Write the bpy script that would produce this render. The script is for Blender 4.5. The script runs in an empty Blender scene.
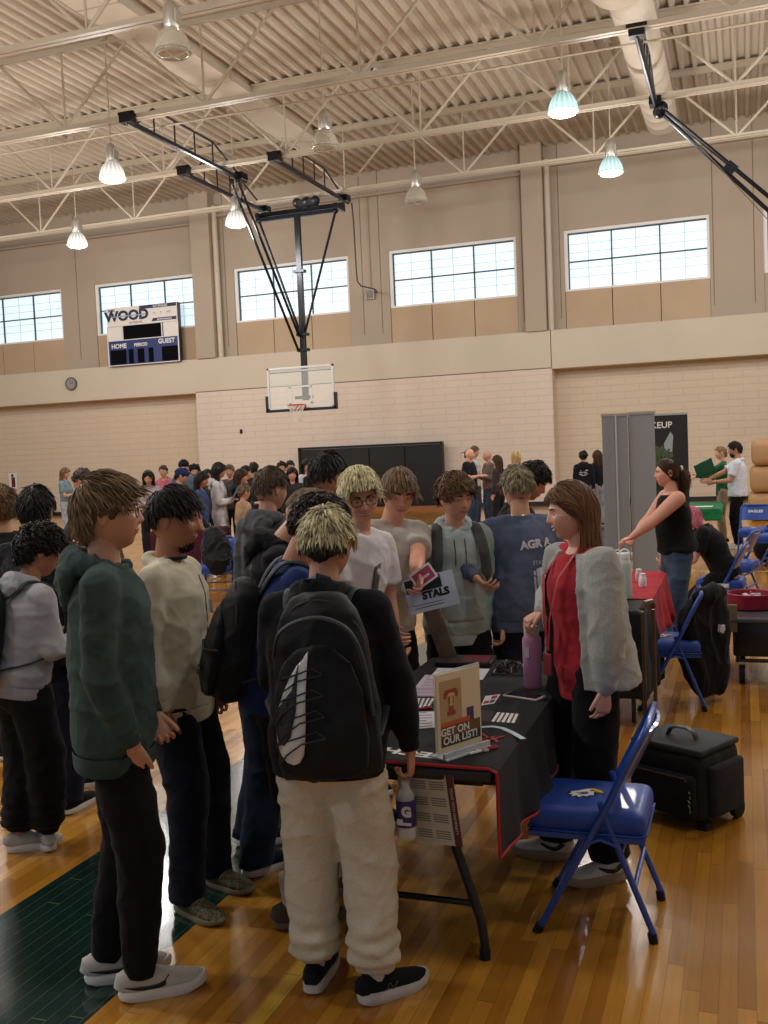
# gym career fair, built object by object
EXPOSURE = 0.0
WINDOW_E = .95
LAMP_E = 1.0
LAMP_W = 290
NEAR = ((-7.6, 2.9, 1.9), (-7.6, 7.8, 1.3), (-7.6, -2.0, 1.2), (2.0, 2.9, .7), (2.0, 7.8, .9), (-3.0, 7.8, .25))
import bpy, bmesh, math, random
import numpy as np
from mathutils import Vector, Matrix, noise
random.seed(7)
PI = math.pi
SC = bpy.context.scene
COL = SC.collection
def R(a): return math.radians(a)
V = Vector

# ------------------------------------------------------------ materials
_M = {}
def _nodes(name):
    m = bpy.data.materials.new(name); m.use_nodes = True
    nt = m.node_tree
    return m, nt, nt.nodes['Principled BSDF']
def lin(c):
    return tuple(((x/255.0)/12.92 if x/255.0 <= .04045 else ((x/255.0+.055)/1.055)**2.4) for x in c)
def plain(rgb, rough=.5, metal=0, coat=0, spec=.5, key=None):
    k = ('p', rgb, rough, metal, coat, spec)
    if k in _M: return _M[k]
    m, nt, b = _nodes('plain_%d' % len(_M))
    b.inputs['Base Color'].default_value = (*lin(rgb), 1)
    b.inputs['Roughness'].default_value = rough
    b.inputs['Metallic'].default_value = metal
    b.inputs['Coat Weight'].default_value = coat
    b.inputs['Specular IOR Level'].default_value = spec
    _M[k] = m; return m
def fabric(rgb, rgb2=None, scale=9, rough=.9, bump=.25, fine=260, sheen=.04):
    k = ('f', rgb, rgb2, scale, rough, bump, fine)
    if k in _M: return _M[k]
    m, nt, b = _nodes('fabric_%d' % len(_M))
    N = nt.nodes; L = nt.links
    tc = N.new('ShaderNodeTexCoord')
    n1 = N.new('ShaderNodeTexNoise'); n1.inputs['Scale'].default_value = scale; n1.inputs['Detail'].default_value = 5
    cr = N.new('ShaderNodeMix'); cr.data_type = 'RGBA'
    if rgb2 is None: rgb2 = tuple(int(c*.82) for c in rgb)
    cr.inputs['A'].default_value = (*lin(rgb2), 1); cr.inputs['B'].default_value = (*lin(rgb), 1)
    mr = N.new('ShaderNodeMapRange'); mr.inputs['From Min'].default_value = .38; mr.inputs['From Max'].default_value = .6
    L.new(tc.outputs['Object'], n1.inputs['Vector']); L.new(n1.outputs['Fac'], mr.inputs['Value'])
    L.new(mr.outputs[0], cr.inputs['Factor']); L.new(cr.outputs['Result'], b.inputs['Base Color'])
    n2 = N.new('ShaderNodeTexNoise'); n2.inputs['Scale'].default_value = fine; n2.inputs['Detail'].default_value = 2
    n3 = N.new('ShaderNodeTexNoise'); n3.inputs['Scale'].default_value = 22; n3.inputs['Detail'].default_value = 3
    L.new(tc.outputs['Object'], n2.inputs['Vector']); L.new(tc.outputs['Object'], n3.inputs['Vector'])
    bm1 = N.new('ShaderNodeBump'); bm1.inputs['Strength'].default_value = bump; bm1.inputs['Distance'].default_value = .002
    bm2 = N.new('ShaderNodeBump'); bm2.inputs['Strength'].default_value = .16; bm2.inputs['Distance'].default_value = .012
    L.new(n2.outputs['Fac'], bm1.inputs['Height']); L.new(n3.outputs['Fac'], bm2.inputs['Height'])
    L.new(bm2.outputs[0], bm1.inputs['Normal']); L.new(bm1.outputs[0], b.inputs['Normal'])
    b.inputs['Roughness'].default_value = rough
    b.inputs['Specular IOR Level'].default_value = .2
    b.inputs['Sheen Weight'].default_value = sheen
    _M[k] = m; return m
def skinm(rgb):
    k = ('s', rgb)
    if k in _M: return _M[k]
    m, nt, b = _nodes('skin_%d' % len(_M))
    N = nt.nodes; L = nt.links
    tc = N.new('ShaderNodeTexCoord'); n1 = N.new('ShaderNodeTexNoise'); n1.inputs['Scale'].default_value = 14
    n1.inputs['Detail'].default_value = 4
    cr = N.new('ShaderNodeMix'); cr.data_type = 'RGBA'
    c2 = (rgb[0]*.97, rgb[1]*.92, rgb[2]*.9)
    cr.inputs['A'].default_value = (*lin(rgb), 1); cr.inputs['B'].default_value = (*lin(c2), 1)
    L.new(tc.outputs['Object'], n1.inputs['Vector']); L.new(n1.outputs['Fac'], cr.inputs['Factor'])
    L.new(cr.outputs['Result'], b.inputs['Base Color'])
    b.inputs['Roughness'].default_value = .48
    b.inputs['Specular IOR Level'].default_value = .4
    b.inputs['Subsurface Weight'].default_value = .05
    b.inputs['Subsurface Radius'].default_value = (.6, .25, .12)
    b.inputs['Subsurface Scale'].default_value = .02
    _M[k] = m; return m
def hairm(dark, light):
    k = ('h', dark, light)
    if k in _M: return _M[k]
    m, nt, b = _nodes('hair_%d' % len(_M))
    N = nt.nodes; L = nt.links
    at = N.new('ShaderNodeAttribute'); at.attribute_name = 'tint'
    cr = N.new('ShaderNodeMix'); cr.data_type = 'RGBA'
    cr.inputs['A'].default_value = (*lin(dark), 1); cr.inputs['B'].default_value = (*lin(light), 1)
    L.new(at.outputs['Fac'], cr.inputs['Factor']); L.new(cr.outputs['Result'], b.inputs['Base Color'])
    b.inputs['Roughness'].default_value = .5
    b.inputs['Specular IOR Level'].default_value = .22
    _M[k] = m; return m

# ------------------------------------------------------------ geometry collector
class Geo:
    def __init__(s): s.v = []; s.f = []; s.t = []
    def add(s, vs, fs, tint=None):
        n = len(s.v); s.v.extend([tuple(v) for v in vs]); s.f.extend([tuple(i+n for i in f) for f in fs])
        if tint is not None: s.t.extend([tint]*len(vs))
        return s
    def box(s, c, size, M=None, bev=0):
        hx, hy, hz = size[0]/2, size[1]/2, size[2]/2
        c = V(c); M = M or Matrix.Identity(3)
        if bev <= 0:
            vs = [c + M @ V((x*hx, y*hy, z*hz)) for z in (-1, 1) for y in (-1, 1) for x in (-1, 1)]
            fs = [(0,2,3,1),(4,5,7,6),(0,1,5,4),(2,6,7,3),(0,4,6,2),(1,3,7,5)]
            return s.add(vs, fs)
        bm = bmesh.new(); bmesh.ops.create_cube(bm, size=1)
        for v in bm.verts: v.co = V((v.co.x*size[0], v.co.y*size[1], v.co.z*size[2]))
        bmesh.ops.bevel(bm, geom=bm.edges[:], offset=min(bev, min(size)*.49), segments=3, profile=.5, affect='EDGES')
        vs = [c + M @ v.co for v in bm.verts]; fs = [[v.index for v in f.verts] for f in bm.faces]
        bm.free(); return s.add(vs, fs)
    def tube(s, pts, rads, n=10, side=None, closed=False, tint=None, round_ends=False):
        pts = [V(p) for p in pts]; m = len(pts)
        if not isinstance(rads, (list, tuple)): rads = [rads]*m
        rr = [(r, r) if not isinstance(r, (list, tuple)) else r for r in rads]
        if round_ends and not closed:
            d0 = (pts[0]-pts[1]).normalized(); d1 = (pts[-1]-pts[-2]).normalized()
            r0 = rr[0]; r1 = rr[-1]; P0 = pts[0]; P1 = pts[-1]
            pre = []; prr = []; post = []; porr = []
            for a in (80, 55, 28):
                k = math.cos(R(a)); h = math.sin(R(a))
                pre.append(P0 + d0*min(r0)*h); prr.append((r0[0]*k, r0[1]*k))
            for a in (28, 55, 80):
                k = math.cos(R(a)); h = math.sin(R(a))
                post.append(P1 + d1*min(r1)*h); porr.append((r1[0]*k, r1[1]*k))
            pts = pre + pts + post; rr = prr + rr + porr; m = len(pts)
        u = V(side).normalized() if side is not None else None
        vs = []
        prev = None
        for i, p in enumerate(pts):
            if closed: t = pts[(i+1) % m] - pts[i-1]
            else: t = pts[min(i+1, m-1)] - pts[max(i-1, 0)]
            if t.length < 1e-9: t = prev or V((0, 0, 1))
            t.normalize(); prev = t
            if u is None:
                a = V((0, 0, 1)) if abs(t.z) < .9 else V((1, 0, 0))
                u = a.cross(t).normalized()
            uu = (u - t*u.dot(t))
            if uu.length < 1e-6: uu = t.orthogonal()
            uu.normalize()
            if side is None: u = uu
            w = t.cross(uu)
            for k in range(n):
                a = 2*PI*k/n
                vs.append(p + uu*(rr[i][0]*math.cos(a)) + w*(rr[i][1]*math.sin(a)))
        fs = []
        for i in range(m if closed else m-1):
            j = (i+1) % m
            for k in range(n):
                l = (k+1) % n
                fs.append((i*n+k, i*n+l, j*n+l, j*n+k))
        if not closed:
            fs.append(tuple(range(n-1, -1, -1))); fs.append(tuple((m-1)*n+k for k in range(n)))
        return s.add(vs, fs, tint)
    def cap(s, p0, r0, p1, r1, n=12):
        return s.tube([p0, p1], [r0, r1], n=n, round_ends=True)
    def ell(s, c, r, M=None, nu=16, nv=10, fn=None, tint=None):
        c = V(c); M = M or Matrix.Identity(3); vs = []; fs = []
        if not isinstance(r, (list, tuple)): r = (r, r, r)
        vs.append(c + M @ V((0, 0, -r[2])))
        for j in range(1, nv):
            th = PI*j/nv
            for i in range(nu):
                ph = 2*PI*i/nu
                vs.append(c + M @ V((r[0]*math.sin(th)*math.cos(ph), r[1]*math.sin(th)*math.sin(ph), -r[2]*math.cos(th))))
        vs.append(c + M @ V((0, 0, r[2]))); e = len(vs)-1
        for i in range(nu):
            l = (i+1) % nu
            fs.append((0, 1+l, 1+i))
            for j in range(nv-2):
                a = 1+j*nu
                fs.append((a+i, a+l, a+nu+l, a+nu+i))
            a = 1+(nv-2)*nu
            fs.append((a+i, a+l, e))
        return s.add(vs, fs, tint)
    def lathe(s, prof, c=(0, 0, 0), n=24, M=None):
        c = V(c); M = M or Matrix.Identity(3); vs = []; fs = []
        for (r, z) in prof:
            for k in range(n):
                a = 2*PI*k/n; vs.append(c + M @ V((r*math.cos(a), r*math.sin(a), z)))
        m = len(prof)
        for i in range(m-1):
            for k in range(n):
                l = (k+1) % n; fs.append((i*n+k, i*n+l, (i+1)*n+l, (i+1)*n+k))
        fs.append(tuple(range(n-1, -1, -1))); fs.append(tuple((m-1)*n+k for k in range(n)))
        return s.add(vs, fs)
    def prism(s, poly, o, ux, uy, nrm, d):
        """polygon poly (2D) laid on plane o,ux,uy and extruded by d along nrm"""
        o, ux, uy, nrm = V(o), V(ux), V(uy), V(nrm); n = len(poly)
        a = [o+ux*x+uy*y for x, y in poly]; b = [p+nrm*d for p in a]
        fs = [tuple(range(n-1, -1, -1)), tuple(range(n, 2*n))]
        for i in range(n): fs.append((i, (i+1) % n, n+(i+1) % n, n+i))
        return s.add(a+b, fs)
    def xf(s, M):
        s.v = [tuple(M @ V(p)) for p in s.v]; return s
    def build(s, name, mat, parent=None, smooth=True):
        me = bpy.data.meshes.new(name); me.from_pydata(s.v, [], s.f); me.update()
        if s.t and len(s.t) == len(s.v):
            at = me.attributes.new('tint', 'FLOAT', 'POINT'); at.data.foreach_set('value', np.array(s.t, dtype=np.float32))
        return mkobj(name, me, mat, parent, smooth)
def cr(P, k=4):
    P = [V(q) for q in P]; out = []
    for i in range(len(P)-1):
        a, b, c, d = P[max(i-1, 0)], P[i], P[i+1], P[min(i+2, len(P)-1)]
        for j in range(k):
            t = j/k; out.append(.5*((2*b)+(c-a)*t+(2*a-5*b+4*c-d)*t*t+(3*b-3*c+d-a)*t**3))
    return out+[P[-1]]
def mkobj(name, me, mat, parent=None, smooth=True):
    if mat is not None and not me.materials: me.materials.append(mat)
    if smooth:
        me.polygons.foreach_set('use_smooth', [True]*len(me.polygons))
        try: me.set_sharp_from_angle(angle=R(42))
        except Exception: pass
    o = bpy.data.objects.new(name, me); COL.objects.link(o)
    if parent is not None: o.parent = parent
    return o
def thing(name, label, cat, loc=(0, 0, 0), rz=0, group=None):
    o = bpy.data.objects.new(name, None); COL.objects.link(o)
    o.empty_display_size = .1
    o.location = loc; o.rotation_euler = (0, 0, rz); o['label'] = label; o['category'] = cat
    if group: o['group'] = group
    return o
def tag(o, label, cat, group=None):
    o['label'] = label; o['category'] = cat
    if group: o['group'] = group
    return o
def struct(o): o['kind'] = 'structure'; return o
def kids(o): return [c for c in COL.objects if c.parent == o]
def dup(root, loc=None, rz=None, label=None, group=None, skip=()):
    r = root.copy(); COL.objects.link(r)
    if loc is not None: r.location = loc
    if rz is not None: r.rotation_euler = (0, 0, rz)
    if label: r['label'] = label
    if group: r['group'] = group
    for ch in list(root.children):
        if ch.name.split('.')[0] in skip: continue
        c = ch.copy(); COL.objects.link(c); c.parent = r
        for g in ch.children:
            d = g.copy(); COL.objects.link(d); d.parent = c
    return r
def remeshed(g, voxel, smooth=2, disp=None, fac=.5):
    """union of the closed shells in g as (verts Nx3, faces list)"""
    me = bpy.data.meshes.new('tmp'); me.from_pydata(g.v, [], g.f); me.update()
    o = bpy.data.objects.new('tmp', me); COL.objects.link(o)
    m = o.modifiers.new('r', 'REMESH'); m.mode = 'VOXEL'; m.voxel_size = voxel; m.adaptivity = 0
    if smooth:
        s = o.modifiers.new('s', 'SMOOTH'); s.iterations = smooth; s.factor = fac
    dg = bpy.context.evaluated_depsgraph_get(); dg.update()
    ev = o.evaluated_get(dg); m2 = bpy.data.meshes.new_from_object(ev)
    bpy.data.objects.remove(o); bpy.data.meshes.remove(me)
    n = len(m2.vertices); co = np.empty(n*3, dtype=np.float32); m2.vertices.foreach_get('co', co); co = co.reshape(-1, 3)
    if disp is not None:
        no = np.empty(n*3, dtype=np.float32); m2.vertices.foreach_get('normal', no); no = no.reshape(-1, 3)
        d = np.array([disp(c) for c in co.tolist()], dtype=np.float32)
        co = co + no*d[:, None]
        m2.vertices.foreach_set('co', co.ravel()); m2.update()
    return m2
def merge_meshes(ms, name):
    vs = []; fs = []; off = 0
    for m in ms:
        n = len(m.vertices); co = np.empty(n*3, dtype=np.float32); m.vertices.foreach_get('co', co)
        vs.append(co.reshape(-1, 3))
        nl = len(m.loops); li = np.empty(nl, dtype=np.int32); m.loops.foreach_get('vertex_index', li)
        npoly = len(m.polygons); ls = np.empty(npoly, dtype=np.int32); m.polygons.foreach_get('loop_start', ls)
        fs.append((li+off, ls, nl, npoly)); off += n
        bpy.data.meshes.remove(m)
    me = bpy.data.meshes.new(name); V_ = np.concatenate(vs)
    me.vertices.add(len(V_)); me.vertices.foreach_set('co', V_.ravel())
    LI = np.concatenate([f[0] for f in fs]); lo = 0; LS = []
    for f in fs: LS.append(f[1]+lo); lo += f[2]
    LS = np.concatenate(LS)
    me.loops.add(len(LI)); me.loops.foreach_set('vertex_index', LI)
    me.polygons.add(len(LS)); me.polygons.foreach_set('loop_start', LS)
    me.update(calc_edges=True); me.validate()
    return me
def text_mesh(name, body, size, mat, M, parent=None, depth=.0008, align='CENTER', bold=0, sx=1):
    """raised lettering; M maps text plane (x right, y up, z out) to parent space"""
    cu = bpy.data.curves.new('t', 'FONT'); cu.body = body; cu.size = size; cu.extrude = depth
    cu.align_x = align; cu.align_y = 'CENTER'; cu.offset = bold; cu.resolution_u = 3
    o = bpy.data.objects.new('t', cu); COL.objects.link(o)
    dg = bpy.context.evaluated_depsgraph_get(); dg.update()
    me = bpy.data.meshes.new_from_object(o.evaluated_get(dg))
    bpy.data.objects.remove(o); bpy.data.curves.remove(cu)
    me.transform(Matrix.Diagonal((sx, 1, 1, 1))); me.transform(M)
    me.materials.clear()
    return mkobj(name, me, mat, parent, False)
def frame(o, ux, uy, uz):
    M = Matrix((V(ux), V(uy), V(uz))).transposed().to_4x4(); M.translation = V(o); return M
def wrinkle(amp, f=(6, 6, 10), seed=0, top=None):
    def fn(c):
        x, y, z = c
        n = noise.noise(V((x*f[0]+seed, y*f[1], z*f[2]))); r = 1-abs(n)*2.4; r = max(r, 0)
        n2 = noise.noise(V((x*f[0]*2.3+z*4, y*f[1]*2.3+seed, z*f[2]*1.9-x*5))); r2 = max(1-abs(n2)*2.6, 0)
        return amp*(r*r*1.1 + r2*r2*.5 - .45)
    return fn
# ============================================================ camera
def look():
    F = 1000.5; yaw, pit, rol = R(-19.93), R(-3.5), R(-2.48)
    cy, sy, cp, sp = math.cos(yaw), math.sin(yaw), math.cos(pit), math.sin(pit)
    fw = V((sy*cp, cy*cp, sp)); rt = V((cy, -sy, 0)); up = rt.cross(fw)
    r = rt*math.cos(rol)+up*math.sin(rol); u = -rt*math.sin(rol)+up*math.cos(rol)
    cd = bpy.data.cameras.new('camera'); cam = bpy.data.objects.new('camera', cd); COL.objects.link(cam)
    cam.matrix_world = frame((0, 0, 1.8), r, u, -fw)
    cd.sensor_fit = 'VERTICAL'; cd.sensor_height = 24; cd.lens = 24*F/1024; cd.clip_start = .05; cd.clip_end = 200
    SC.camera = cam
look()
SC.view_settings.view_transform = 'Standard'
SC.view_settings.look = 'None'
SC.view_settings.gamma = 1
SC.view_settings.use_curve_mapping = False
SC.view_settings.exposure = EXPOSURE

# ============================================================ setting materials
def wood_floor():
    m, nt, b = _nodes('maple_floor'); N = nt.nodes; L = nt.links
    tc = N.new('ShaderNodeTexCoord'); sp = N.new('ShaderNodeSeparateXYZ'); L.new(tc.outputs['Object'], sp.inputs[0])
    def mth(op, a, bb=None, c=None):
        n = N.new('ShaderNodeMath'); n.operation = op
        for i, x in enumerate((a, bb, c)):
            if x is None: continue
            if isinstance(x, (int, float)): n.inputs[i].default_value = x
            else: L.new(x, n.inputs[i])
        return n.outputs[0]
    x = sp.outputs[0]; y = sp.outputs[1]
    bx = mth('DIVIDE', x, .0572); row = mth('FLOOR', bx); fx = mth('FRACT', bx)
    wn = N.new('ShaderNodeTexWhiteNoise'); wn.noise_dimensions = '1D'; L.new(row, wn.inputs['W'])
    off = mth('MULTIPLY', wn.outputs['Value'], 7.3)
    by = mth('ADD', mth('DIVIDE', y, 1.15), off); cell = mth('FLOOR', by); fy = mth('FRACT', by)
    wn2 = N.new('ShaderNodeTexWhiteNoise'); wn2.noise_dimensions = '2D'
    cb = N.new('ShaderNodeCombineXYZ'); L.new(row, cb.inputs[0]); L.new(cell, cb.inputs[1]); L.new(cb.outputs[0], wn2.inputs['Vector'])
    ramp = N.new('ShaderNodeValToRGB'); e = ramp.color_ramp.elements
    e[0].position = 0; e[0].color = (*lin((152, 98, 30)), 1); e[1].position = 1; e[1].color = (*lin((206, 150, 62)), 1)
    k = ramp.color_ramp.elements.new(.5); k.color = (*lin((182, 126, 44)), 1)
    L.new(wn2.outputs['Value'], ramp.inputs['Fac'])
    # grain along y
    mp = N.new('ShaderNodeMapping'); mp.inputs['Scale'].default_value = (60, 3.0, 1); L.new(tc.outputs['Object'], mp.inputs[0])
    gr = N.new('ShaderNodeTexNoise'); gr.inputs['Scale'].default_value = 1; gr.inputs['Detail'].default_value = 6; gr.inputs['Distortion'].default_value = .6
    L.new(mp.outputs[0], gr.inputs['Vector'])
    mg = N.new('ShaderNodeMix'); mg.data_type = 'RGBA'; mg.blend_type = 'MULTIPLY'; mg.inputs['Factor'].default_value = .35
    gm = N.new('ShaderNodeMapRange'); gm.inputs['From Min'].default_value = .3; gm.inputs['From Max'].default_value = .7; gm.inputs['To Min'].default_value = .55
    L.new(gr.outputs['Fac'], gm.inputs['Value']); L.new(ramp.outputs[0], mg.inputs['A']); L.new(gm.outputs[0], mg.inputs['B'])
    col = mg.outputs['Result']
    def band(x0, x1):
        return mth('MULTIPLY', mth('GREATER_THAN', x, x0), mth('LESS_THAN', x, x1))
    def over(col, mask, rgb, f=1.0):
        n = N.new('ShaderNodeMix'); n.data_type = 'RGBA'; L.new(col, n.inputs['A']); n.inputs['B'].default_value = (*lin(rgb), 1)
        L.new(mth('MULTIPLY', mask, f), n.inputs['Factor']); return n.outputs['Result']
    green = band(-2.86, -2.04)
    col = over(col, green, (15, 42, 36))
    # tape line, side court lines further away
    col = over(col, band(-1.53, -1.475), (214, 178, 62), .75)
    col = over(col, mth('MULTIPLY', mth('GREATER_THAN', y, 11.45), mth('LESS_THAN', y, 11.5)), (150, 96, 45), .8)
    col = over(col, mth('MULTIPLY', mth('GREATER_THAN', y, 14.0), mth('LESS_THAN', y, 14.05)), (222, 214, 196), .8)
    # seams
    s1 = mth('LESS_THAN', fx, .035); s2 = mth('LESS_THAN', fy, .004); seam = mth('MAXIMUM', s1, s2)
    col2 = over(col, mth('MULTIPLY', seam, mth('SUBTRACT', 1, green)), (95, 52, 15), .55)
    col2 = over(col2, mth('MULTIPLY', seam, green), (120, 140, 110), .38)
    # scuffs
    L.new(col2, b.inputs['Base Color'])
    rn = N.new('ShaderNodeTexNoise'); rn.inputs['Scale'].default_value = 1.7; rn.inputs['Detail'].default_value = 5
    L.new(tc.outputs['Object'], rn.inputs['Vector'])
    rr = N.new('ShaderNodeMapRange'); rr.inputs['From Min'].default_value = .3; rr.inputs['From Max'].default_value = .75
    rr.inputs['To Min'].default_value = .14; rr.inputs['To Max'].default_value = .26; L.new(rn.outputs['Fac'], rr.inputs['Value'])
    L.new(rr.outputs[0], b.inputs['Roughness'])
    # gentle board cupping in the varnish
    h = mth('MULTIPLY', wn2.outputs['Value'], .25)
    wv = N.new('ShaderNodeTexNoise'); wv.inputs['Scale'].default_value = 2.2; wv.inputs['Detail'].default_value = 2
    L.new(tc.outputs['Object'], wv.inputs['Vector'])
    hh = mth('ADD', mth('MULTIPLY', wv.outputs['Fac'], 1.0), mth('MULTIPLY', seam, -.15))
    bp = N.new('ShaderNodeBump'); bp.inputs['Strength'].default_value = .3; bp.inputs['Distance'].default_value = .008
    L.new(hh, bp.inputs['Height']); L.new(bp.outputs[0], b.inputs['Normal'])
    b.inputs['Specular IOR Level'].default_value = .55
    b.inputs['Coat Weight'].default_value = .35; b.inputs['Coat Roughness'].default_value = .09
    return m
def wall_mat(name, rgb, brick=None, mott=.06, bumpd=.004):
    m, nt, b = _nodes(name); N = nt.nodes; L = nt.links
    tc = N.new('ShaderNodeTexCoord')
    n = N.new('ShaderNodeTexNoise'); n.inputs['Scale'].default_value = .6; n.inputs['Detail'].default_value = 6
    L.new(tc.outputs['Object'], n.inputs['Vector'])
    mx = N.new('ShaderNodeMix'); mx.data_type = 'RGBA'
    c = lin(rgb); mx.inputs['A'].default_value = (*[v*(1-mott) for v in c], 1); mx.inputs['B'].default_value = (*[v*(1+mott) for v in c], 1)
    L.new(n.outputs['Fac'], mx.inputs['Factor']); col = mx.outputs['Result']
    if brick:
        mp = N.new('ShaderNodeMapping'); mp.inputs['Rotation'].default_value = (R(90), 0, 0); L.new(tc.outputs['Object'], mp.inputs[0])
        cx = N.new('ShaderNodeSeparateXYZ'); L.new(tc.outputs['Object'], cx.inputs[0])
        cb = N.new('ShaderNodeCombineXYZ'); L.new(cx.outputs[0], cb.inputs[0]); L.new(cx.outputs[2], cb.inputs[1])
        bt = N.new('ShaderNodeTexBrick'); bt.inputs['Scale'].default_value = 1
        bt.inputs['Brick Width'].default_value = brick[0]; bt.inputs['Row Height'].default_value = brick[1]
        bt.inputs['Mortar Size'].default_value = .012; bt.inputs['Mortar Smooth'].default_value = .4
        L.new(cb.outputs[0], bt.inputs['Vector'])
        m2 = N.new('ShaderNodeMix'); m2.data_type = 'RGBA'; m2.inputs['B'].default_value = (*[v*.72 for v in c], 1)
        L.new(col, m2.inputs['A'])
        mm = N.new('ShaderNodeMath'); mm.operation = 'MULTIPLY'; mm.inputs[1].default_value = .45
        L.new(bt.outputs['Fac'], mm.inputs[0]); L.new(mm.outputs[0], m2.inputs['Factor']); col = m2.outputs['Result']
        bp = N.new('ShaderNodeBump'); bp.invert = True; bp.inputs['Distance'].default_value = .006; bp.inputs['Strength'].default_value = .6
        L.new(bt.outputs['Fac'], bp.inputs['Height']); L.new(bp.outputs[0], b.inputs['Normal'])
    L.new(col, b.inputs['Base Color']); b.inputs['Roughness'].default_value = .75
    b.inputs['Specular IOR Level'].default_value = .25
    return m
def emis(rgb, k, name='glow'):
    m = bpy.data.materials.new(name); m.use_nodes = True; nt = m.node_tree
    b = nt.nodes['Principled BSDF']; b.inputs['Base Color'].default_value = (*lin(rgb), 1)
    b.inputs['Emission Color'].default_value = (*lin(rgb), 1); b.inputs['Emission Strength'].default_value = k
    b.inputs['Roughness'].default_value = .35
    return m
M_FLOOR = wood_floor()
M_UP = wall_mat('upper_wall_paint', (174, 159, 141))
M_BELT = wall_mat('belt_paint', (204, 192, 172))
M_LOW = wall_mat('block_wall_paint', (218, 202, 186), brick=(.8, .2))
M_REC = wall_mat('recess_paint', (212, 194, 170), brick=(.8, .2))
M_PANEL = wall_mat('window_infill', (186, 162, 134), mott=.16)
M_DECK = wall_mat('deck_paint', (180, 166, 148), mott=.05)
M_STEEL = plain((172, 158, 137), .5)
M_DUCT = wall_mat('duct_paint', (190, 177, 159), mott=.05)
M_BASE = plain((18, 15, 14), .5)
M_WFRAME = plain((232, 232, 228), .5)
M_MUL = plain((52, 60, 66), .5)
M_BLK = plain((14, 15, 20), .42)
M_BLKMET = plain((14, 15, 22), .33, .5)
M_RUB = plain((12, 12, 12), .8)
M_PANE = emis((200, 217, 226), WINDOW_E, 'daylit_pane')
M_PLINE = emis((146, 168, 186), WINDOW_E*.8, 'lit_pane_rib')

# ============================================================ floor, walls
g = Geo(); g.box((-9, 10, -.1), (50, 39.6, .2)); struct(g.build('floor', M_FLOOR, smooth=False))
WY = 29.2
# lower wall: three bays; middle one flush with the belt, outer ones recessed
g = Geo()
g.box((-26, 29.75, 1.975), (18.2, .3, 3.95)); g.box((6.4, 29.75, 1.975), (23.2, .3, 3.95))
struct(g.build('wall_back', M_REC, smooth=False))
g = Geo(); g.box((-11.04, 29.35, 1.985), (11.72, .7, 3.97)); struct(g.build('wall_center', M_LOW, smooth=False))
g = Geo(); g.box((-26, 29.35, 4.5), (18.2, .7, 1.1)); g.box((6.4, 29.35, 4.5), (23.2, .7, 1.1)); g.box((-11.04, 29.4, 4.52), (11.72, .8, 1.06))
o = struct(g.build('trim_1', M_BELT, smooth=False)); 
g = Geo(); g.box((-11.04, 28.998, 3.975), (11.7, .02, .02)); struct(g.build('trim_2', plain((120, 100, 78), .8), smooth=False))
# upper wall with window openings
wins = [(-26.15, -22.16), (-20.8, -16.82), (-15.45, -11.45), (-10.13, -6.17), (-4.78, -.79), (.59, 4.58)]
g = Geo()
zs, zt, zr = 6.15, 7.88, 10.45
edges = [-35.1] + [e for w in wins for e in w] + [18]
for i in range(0, len(edges), 2):
    a, b_ = edges[i], edges[i+1]; g.box(((a+b_)/2, 29.5, (5.05+zr)/2), (b_-a, .4, zr-5.05))
for a, b_ in wins: g.box(((a+b_)/2, 29.5, (zt+zr)/2), (b_-a, .4, zr-zt))
struct(g.build('wall_upper', M_UP, smooth=False))
g = Geo()
for a, b_ in wins:
    for k in range(3):
        w = (b_-a)/3; g.box((a+w*(k+.5), 29.48, 5.6), (w-.025, .3, 1.1))
struct(g.build('trim_3', M_PANEL, smooth=False))
# pilasters
for a, b_ in ((-16.74, -16.05), (-5.88, -5.28)):
    g = Geo(); g.box(((a+b_)/2, 29.15, 7.75), (b_-a, .5, 5.4)); 
    struct(g.build('trim_4', M_UP, smooth=False))
    g = Geo(); g.tube([(b_+.1, 29.12, 5.06), (b_+.1, 29.12, 9.9)], .09, n=14); struct(g.build('trim_5', M_BELT))
# wall angle ledge and joints of the upper wall
g = Geo(); g.box((-26, 29.22, 9.45), (18.4, .18, .07)); g.box((-11.04, 29.22, 9.6), (10.2, .18, .07)); g.box((6.4, 29.22, 9.75), (23.2, .18, .07))
struct(g.build('trim_6', M_UP, smooth=False))
g = Geo()
for x in (-33, -21.5, -15.75, -11.0, -10.4, -6.0, -4.9, -.7, .35):
    g.box((x, 29.297, 7.9), (.02, .01, 5.0))
struct(g.build('trim_7', plain((120, 104, 84), .8), smooth=False))
g = Geo(); g.box((-26, 29.58, .06), (18.2, .06, .13)); g.box((6.4, 29.58, .06), (23.2, .06, .13)); g.box((-11.04, 28.98, .06), (11.76, .05, .13))
struct(g.build('baseboard_back', M_BASE, smooth=False))
# side walls (outside the frame but part of the hall)
g = Geo(); g.box((-33.9, 10, 5.2), (.3, 39.6, 10.4)); struct(g.build('wall_left', M_LOW, smooth=False))
g = Geo(); g.box((16, 10, 5.2), (.3, 39.6, 10.4)); struct(g.build('wall_right', M_LOW, smooth=False))
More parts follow.
